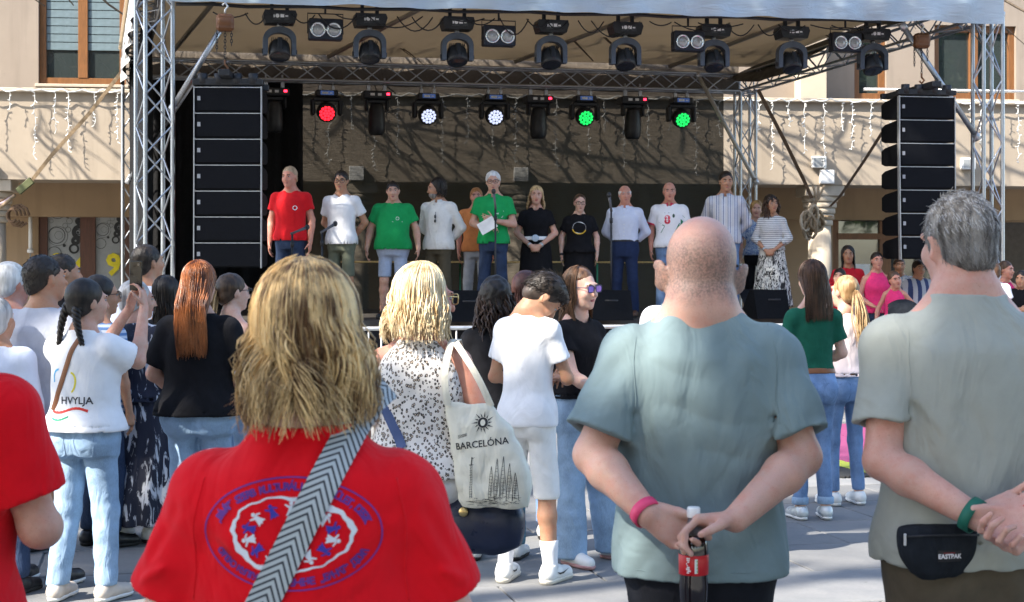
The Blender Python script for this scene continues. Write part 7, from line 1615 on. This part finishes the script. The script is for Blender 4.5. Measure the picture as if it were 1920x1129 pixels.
# --- grey haired man with the waist bag
p = P(1806, 370, 3.80, 'tall grey haired man in grey tee with black waist bag and green wrist strap', 0, 4, 'm', 1.08, (.60,.36,.29), {'L': ((-.215,-.07,1.145),(-.050,-.235,1.035),(.80,-.05,.28),(.1,-.6,.8),.5,(.95,-.25,.10)), 'R': ((.30,-.07,1.15),(.055,-.275,1.040),(-.78,-.10,-.50),(-.25,-.55,.5),1.15)}, (12,2,0), hs=.88, group=GC, vox=.0052, armr=.96, neckr=1.08, sh=.99, lift=.05, shz=-.034)
p.build_body(ears=False, detail=lambda s, F: [(F.ell(s.hp(sd*.079,-.014,-.008), V3(.0085,.023,.036)*s.hs, s.HM@rot(-sd*30,0,sd*14), .010), F.ell(s.hp(sd*.089,-.003,-.004), V3(.006,.012,.020)*s.hs, s.HM@rot(-sd*30,0,sd*14), .006, 's')) for sd in (1,-1)]); k = p.k
fo = []
for sd in (1,-1):
    for i in range(5): fo.append(((sd*(.185-.004*i), -.09, (1.30-.03*i)*k), (sd*(.06-.02*i), -.16, (1.13-.06*i)*k), .017+.003*i, .008-.0008*i))
    fo += [((sd*.19,-.09,1.29*k),(sd*.25,-.06,1.22*k),.013,.009), ((sd*.19,-.08,1.34*k),(sd*.26,-.05,1.26*k),.012,-.006), ((sd*.175,-.12,1.28*k),(sd*.165,-.14,1.08*k),.020,.008)]
for i in range(5): fo.append(((-.15,-.13,(.995-.022*i)*k), (.10,-.17,(.985-.028*i)*k), .009, .006*(1 if i % 2 else -1)))
m_gt = cloth('warm grey tee', (.36,.375,.335), .04, .5, fine=.65); fo = [(a_,b_,w_,am*1.8) for a_,b_,w_,am in fo]; p.top(m_gt, .905, .70, .018, vox=.0055, amp=.0062, folds=fo, hang=.96, neckw=1.0, nb_y=.016, sl_flare=.012, flare=.008)
p.trousers(cloth('olive brown trousers', (.105,.085,.060), .1, .4), waist=1.0, vox=.009, amp=.005); p.shoes(m_shoek)
p.neckband(p.shirt, m_gt); [p.seam(p.shirt, m_gt, [(sd*.160,1.475*k),(sd*.172,1.39*k),(sd*.165,1.30*k),(sd*.17,1.25*k)]) for sd in (1,-1)]
m_gh = hairmat('grey brown hair', (.07,.06,.053),(.36,.34,.32), .5); hc_ = p.hair_cap(m_gh, .010, (-.045,.75), .003, .005, sq=1.35); p.fuzz(hc_, m_gh, 4200, .015, .0011, .20, jit=.35); p.fuzz(hc_, hairmat('silver hair', (.36,.35,.34),(.62,.61,.60), .4), 1500, .019, .0011, .30, zmin=.035, seed=5, name='silver_lock')
watch(p, -1, plain('green rubber strap', (.01,.13,.085), .6), 'wrist_strap', w=.026, at=.93, r=1.28); watch(p, 1, plain('red rubber band', (.65,.03,.07), .5), 'wristband', w=.014, at=.97, r=1.2)
# waist bag
wbg = empty('waist_bag', Vector(p.loc)+Vector((-.110,-.165,1.005)), R(8), label='black waist bag with small brand patch worn at the back of the grey haired man', cat='bag')
F_ = Field((-.17,-.08,-.10),(.17,.07,.10), .006); F_.loft([(-.080,.055,.020,0),(-.065,.080,.03,0),(-.02,.110,.040,0),(.032,.122,.040,0),(.058,.122,.032,0),(.068,.118,.022,0)], 0, p=2.8); F_.bump(wrinkle(.004, 1.2, 5)); F_.fold((-.15,-.06,.040),(.15,-.06,.040), .010, .006); m_bagk = cloth('black nylon', (.014,.017,.022), .25, .5); bo = link('bag_body', F_.mesh('bag_body'), wbg, m_bagk)
bvb = BVHTree.FromPolygons([v.co.copy() for v in bo.data.vertices], [tuple(q.vertices) for q in bo.data.polygons])
lay(bvb, sub(flat([[(-.036,-.016),(.036,-.016),(.036,.016),(-.036,.016)]]), 3), .018, -.012, plain('black patch', (.006,.006,.008), .6), bo, 'patch', .0022); lay(bvb, text_mesh('EASTPAK', .0175, 0, .0006), .018, -.013, plain('patch lettering', (.7,.68,.7), .6), bo, 'lettering', .0036); lay(bvb, flat([[(-.020,.0085),(.016,.0085),(.016,.0094),(-.020,.0094)]]), .018, -.012, plain('red patch line', (.5,.02,.03)), bo, 'patch_line', .0036)
MB().tube([(-.112,-.034,.043),(-.05,-.046,.047),(.05,-.046,.047),(.112,-.034,.043)], .0032, 5).obj('zip', blackm, bo); MB().bbox((-.118,-.038,.018),(-.110,-.032,.052), .002).obj('zip_puller', steel, bo)
wbg.scale = (.80,.9,.84)
# ================================================================ people and pram under the arcade, right
TZ = .34
p = P(1590, 462, 20.3, 'woman in red dress with long black hair beside the column', TZ, 170, 'f', 1.05, SK['tan'], 'down', group=GT); p.build_body().face(); m_rd = cloth('red dress', (.55,.015,.03)); p.top(m_rd, .95, .9, .016); p.skirt(m_rd, .45, 1.04, .05); p.shoes(m_shoek); p.hair_cap(HM['dark'], .014, (.0,.6)); p.strands(HM['dark'], 160, .28, .004, .006, az=(65,180)); strap_on(p, p.shirt, (.10,1.36), (-.10,.98), .045, m_can, 'bag_strap', 'cream bag strap across the red dress', 20, False)
o = MB().bbox((-.11,-.05,-.09),(.11,.05,.09), .02).obj('handbag', m_can); o.location = Vector(p.loc)+Vector((.13,-.22,1.02)); tag(o, 'small cream handbag against the red dress', 'bag')
p = P(1574, 503, 19.9, 'small boy in red shirt in front of the woman in the red dress', TZ, 160, 'm', .95, SK['fair'], 'down', group=GT, hs=1.1); p.build_body().face(); p.top(m_rd, .86, .6); p.trousers(m_djean); p.shoes(m_shoek); p.hair_cap(HM['dark'], .005)
m_hp = cloth('hot pink top', (.75,.04,.17))
p = P(1644, 473, 19.7, 'girl in hot pink vest with hair tied back standing over the pram', TZ, 185, 'f', 1.2, SK['red'], {'R': ((.27,.02,1.12),(.12,.22,1.0),(-.6,.6,-.2),(0,0,-1),.5), 'L': 'apart'}, group=GT); p.build_body().face(); p.top(m_hp, .9, 0, .012, strap=True); p.trousers(m_djean); p.shoes(m_shoek); p.hair_cap(HM['dark'], .006, (.0,.8))
p = P(1678, 508, 19.2, 'girl in hot pink dress leaning with hand on hip behind the pram', TZ, 165, 'f', 1., SK['red'], {'R': 'apart', 'L': 'hip'}, (25,0,10), group=GT, hs=1.08); p.build_body().face(); p.top(m_hp, .9, 0, .012, strap=True); p.skirt(m_hp, .5, 1.04, .08); p.shoes(m_shoek); p.hair_cap(HM['brown'], .006, (.0,.8))
p = P(1686, 483, 20.8, 'man in floral shirt standing behind the two pink girls', TZ, 175, 'm', 1.1, SK['tan'], 'down', group=GT); p.build_body().face(); p.top(leafprint('floral shirt', (.05,.10,.2), (.5,.5,.5), 34), .86, .7); p.trousers(m_djean); p.shoes(m_shoek); p.hair_cap(HM['brown'], .004)
p = P(1722, 488, 20.2, 'person in white and navy shirt below the right speaker stack', TZ, 190, 'm', 1., SK['tan'], 'down', group=GT); p.build_body().face(); p.top(stripes('navy white sport shirt', (.05,.08,.2), (.55,.58,.62), 0, 9), .86, .7); p.trousers(m_djean); p.shoes(m_shoek); p.hair_cap(HM['dark'], .006)
p = P(1886, 490, 19.5, 'girl in raspberry vest at the right beside the tower', TZ, 200, 'f', .9, SK['red'], 'down', (20,0,0), group=GT, hs=1.05); p.build_body().face(); p.top(cloth('raspberry vest', (.55,.02,.12)), .9, 0, .012, strap=True); p.skirt(leafprint('pink floral skirt', (.5,.04,.12), (.6,.35,.35), 30), .5, 1.04, .06); p.shoes(m_shoek); p.hair_cap(HM['brown'], .008, (.0,.8))
p = P(1915, 508, 18.9, 'dark haired man in black tee with crossed arms at the right picture edge', TZ, 150, 'm', 1., SK['tan'], 'crossed', group=GT); p.build_body().face(); p.top(m_blk, .86, .6); p.trousers(m_djean); p.shoes(m_shoek); p.hair_cap(HM['dark'], .01)
p = P(1862, 492, 17.6, 'person in white tee behind the ear of the grey haired man', TZ, 10, 'm', 1., SK['tan'], 'down', group=GT); p.build_body(); p.top(m_white, .86, .6); p.trousers(m_djean); p.shoes(m_shoek); p.hair_cap(HM['brown'], .006)
pr = empty('pram', (W(1670,560,18.4).x, 18.4, TZ), R(-15), label='black pram with folded hood in front of the pink girls', cat='pram')
F_ = Field((-.48,-.28,.35),(.48,.28,1.0), .02); F_.ell((-.05,0,.68),(.36,.22,.17),None,0); F_.cut(lambda X,Y,Z: Z-.74+0*X+0*Y); link('pram_tub', F_.mesh('pram_tub'), pr, blackp)
F_ = Field((0,-.3,.55),(.5,.3,1.1), .02); F_.ell((.14,0,.72),(.28,.24,.30),None,0); F_.cut(lambda X,Y,Z: .60-Z+0*X+0*Y); F_.ell((.05,0,.66),(.22,.2,.26),None,0,'s'); link('pram_hood', F_.mesh('pram_hood'), pr, m_bagk)
MB().tube([(-.35,-.2,.5),(.25,-.2,.2)], .014, 6).tube([(-.35,.2,.5),(.25,.2,.2)], .014, 6).tube([(.25,-.2,.45),(-.3,-.2,.2)], .014, 6).tube([(.25,.2,.45),(-.3,.2,.2)], .014, 6).tube([(-.4,-.2,.9),(-.5,-.2,1.0),(-.5,.2,1.0),(-.4,.2,.9)], .015, 6).obj('chassis', blackm, pr)
wh_ = MB().lathe([(.10,-.02),(.12,-.025),(.12,.025),(.10,.02)], 16, 0, Matrix.Rotation(R(90),4,'X')).mesh('wheel', rubber)
for x in (-.32,.28):
    for y in (-.23,.23): link('wheel', wh_, pr, mw=Matrix.Translation((x,y,.12)))
# ================================================================ trees that shade the square (behind and left of the camera)
t = NT('tree bark'); nb = t.noise(t.coord('Object', (6,6,1)), 4, 5, .6); t.base(t.ramp(nb, [(.3,(.06,.045,.03)),(.7,(.16,.12,.085))])); t.set(Roughness=.9); t.bump(nb, .6, .03); m_bark = t.m
t = NT('linden leaf'); g = t.new('ShaderNodeNewGeometry'); t.base(t.ramp(g.outputs['Random Per Island'], [(0,(.035,.075,.015)),(1,(.09,.14,.03))])); t.set(Roughness=.5)
tr_ = t.new('ShaderNodeBsdfTranslucent'); tr_.inputs[0].default_value = (.12,.22,.03,1); mx = t.new('ShaderNodeMixShader'); mx.inputs[0].default_value = .35
t.ln(t.p.outputs[0], mx.inputs[1]); t.ln(tr_.outputs[0], mx.inputs[2]); t.ln(mx.outputs[0], t.out.inputs['Surface']); m_leaf = t.m
def leaf_mesh(name, pts, size, seed):
    r_ = np.random.default_rng(seed); n = len(pts); P = np.asarray(pts)
    u = r_.normal(size=(n,3)); u /= np.linalg.norm(u,axis=1)[:,None]; w = r_.normal(size=(n,3)); w -= (w*u).sum(1)[:,None]*u; w /= np.linalg.norm(w,axis=1)[:,None]
    s = size*r_.uniform(.6,1.3,n)[:,None]
    V = np.stack([P-u*s, P+w*s*.45, P+u*s, P-w*s*.45], 1).reshape(-1,3)
    me = bpy.data.meshes.new(name); me.vertices.add(4*n); me.vertices.foreach_set('co', V.ravel().astype(np.float32)); me.loops.add(4*n); me.loops.foreach_set('vertex_index', np.arange(4*n, dtype=np.int32)); me.polygons.add(n); me.polygons.foreach_set('loop_start', np.arange(0,4*n,4, dtype=np.int32)); me.polygons.foreach_set('loop_total', np.full(n,4,dtype=np.int32)); me.materials.append(m_leaf); me.update(calc_edges=True); return me
def big_tree(base, hgt, crown_c, crown_r, clumps, per, size, seed, label, holes=()):
    r_ = np.random.default_rng(seed); e = empty('linden_tree', base, 0, label=label, cat='tree', group='trees of the square')
    bx = Vector(base); top = Vector(crown_c)-bx
    MB().tube([(0,0,-.1),(.05,.02,hgt*.3),(top.x*.2,top.y*.2,hgt*.55),(top.x*.6,top.y*.6,top.z*.85),top], [.34,.28,.24,.16,.07], 12).obj('trunk', m_bark, e)
    P = []; lim = MB(); c = np.array(top)
    for k in range(clumps):
        d = r_.normal(size=3); d /= np.linalg.norm(d); rad = r_.uniform(.25,1.)**.5
        q = c+d*np.array(crown_r)*rad
        if k % 3 == 0: 
            s0 = Vector((top.x*.4,top.y*.4,hgt*.6)); L3 = [s0, s0.lerp(Vector(q),.5)+Vector((0,0,-.25)), Vector(q)]
            smp = [np.array((L3[0].lerp(L3[1],u*2) if u < .5 else L3[1].lerp(L3[2],u*2-1))+bx) for u in np.linspace(.1,1,14)]
            if not any(np.linalg.norm(np.cross(w_-np.array(h[:3]), np.array(to_sun))) < h[3]+.18 for h in holes for w_ in smp): lim.tube(L3, [.08,.045,.012], 5)
        P.append(q+r_.normal(size=(per,3))*np.array([.55,.55,.38])*r_.uniform(.6,1.2))
    lim.obj('limbs', m_bark, e); P = [np.concatenate(P)]; ok = np.ones(len(P[0]), bool); dn = np.array(to_sun)
    for h in holes: ok &= np.linalg.norm(np.cross(P[0]+np.array(bx)-np.array(h[:3]), dn), axis=1) > (h[3]+.09)*(.75+.45*r_.random(len(ok))**2)
    P = [P[0][ok]]
    o = link('crown', leaf_mesh('crown', np.concatenate(P), size, seed), e); return e
def sunray(px, py, Y): return tuple(W(px, py, Y))
# ================================================================ trees (outside the picture): they shade the square and throw the dappled light
sun_gaps = [(*W(1560,1112,7.6),.7),(*W(1000,1125,7.9),.6),(*W(905,890,9.2),.5),(*W(780,560,6.1),.34),(*W(1330,600,3.95),.12),(*W(1170,1020,3.8),.06),(*W(1180,680,3.8),.09),(*W(1800,395,3.8),.07),(*W(1700,660,3.8),.04),(*W(945,650,8.3),.05),(*W(1025,640,8.3),.05),(*W(560,530,2.6),.05),(*W(1560,560,11),.35),(*W(375,560,8.5),.22),(*W(150,1010,7.9),.2),(*W(110,640,8),.16),(*W(1600,1000,9.4),.6),(*W(1500,890,12),.6),(*W(1120,860,11),.8),(*W(1500,1040,8.9),.35),(*W(240,1115,8.0),.5)]  # openings cut through the crowns along the sun direction to place sun patches
def crown(tgt, t_): return tuple(Vector(tgt)+to_sun*t_)
c1 = crown((-.6,3.6,1.2), 19); big_tree((c1[0]-1, c1[1]+.5, 0), 12, c1, (4.6,4.6,3.2), 520, 46, .16, 1, 'tall leafy linden behind the viewer to the left', sun_gaps)
c2 = crown((.8,8.2,1.), 21); big_tree((c2[0]-1, c2[1]+.5, 0), 12, c2, (4.6,4.4,3.2), 430, 46, .16, 2, 'tall leafy linden on the left side of the square', sun_gaps)
c3 = crown((4.2,5.0,1.2), 22); big_tree((c3[0]-.5, c3[1]-1, 0), 12, c3, (4.2,4.2,3.0), 420, 46, .16, 5, 'tall leafy linden straight behind the viewer', sun_gaps)
c4 = crown((1.5,18.6,4.9), 13); big_tree((c4[0]-6, c4[1]-1, 0), 12, c4, (7.0,2.6,1.8), 300, 42, .14, 8, 'unseen wide linden added left of the stage front to shade the valance')  # added out of view, crown stretched to keep the sun off the valance
def twig_tree(base, top, xr, yr, zr, n, seed, label):
    """open tree added out of view, its limbs aimed so their shadows rake across the facade"""
    e = empty('shadow_birch', base, 0, label=label, cat='tree', group='trees of the square'); r_ = random.Random(seed); b = Vector(base); tp = Vector(top)-b
    MB().tube([(0,0,-.1),(.1,.1,tp.z*.4),tp*.85,tp], [.22,.18,.11,.05], 10).obj('trunk', m_bark, e)
    mb = MB()
    for i in range(n):
        q = Vector((r_.uniform(*xr), r_.uniform(*yr), r_.uniform(*zr)))-b
        d = (BU*.80+Vector((0,0,-.60))+Vector((r_.gauss(0,.10), r_.gauss(0,.30), r_.gauss(0,.12)))); L = r_.uniform(.9,2.6)  # limb slope shaped for the diagonal shadow streaks on the facade
        pts = [q+d*L*u+Vector((.05*math.sin(u*5+i), 0, .06*math.sin(u*7+i*2))) for u in (0,.2,.4,.6,.8,1)]
        rr = r_.uniform(.014,.032); mb.tube(pts, [rr, rr, rr*.9, rr*.8, rr*.6, rr*.3], 4)
        for j in range(r_.randint(1,4)):
            s0 = pts[r_.randint(1,4)]; dd = d*r_.uniform(.15,.4)+Vector((r_.gauss(0,.18), r_.gauss(0,.2), r_.gauss(0,.2))); mb.tube([s0, s0+dd*.5+Vector((0,0,.03)), s0+dd], [rr*.7, rr*.55, rr*.25], 3)
        if i % 9 == 0: mb.tube([tp*.85, (tp*.85).lerp(q,.5)+Vector((0,0,.5)), q], [.06,.035,.02], 4)
    mb.obj('branches', m_bark, e); return e
twig_tree((-13.0,20,0), (-12.2,21,9.5), (-16,-5.5), (22.0,24.6), (6.6,9.6), 170, 4, 'unseen open birch added left of the stage to throw branch shadows on the facade')
twig_tree((10.6,24.2,0), (9.5,24.4,10), (-5.5,6.6), (23.5,26.2), (6.4,8.6), 210, 6, 'unseen open birch added right of the stage to throw branch shadows on the facade')
for i, (x, y, rad) in enumerate(((-26,-12,6),(-16,-20,6.5),(-3,-24,6),(9,-22,6.5),(21,-15,6),(27,-5,6),(35,-10,6.5),(44,-16,6.5))):
    big_tree((x,y,0), 9, (x,y,10.5), (rad+1,rad,6.8), 330, 30, .42, 20+i, ('broad','round','dense','dark','wide','full','bushy','large')[i]+' tree of the row along the far side of the square')
bpy.context.view_layer.update()
print('TRIS', sum(len(o.data.polygons)*2 for o in bpy.data.objects if o.type == 'MESH'), 'OBJ', len(bpy.data.objects))
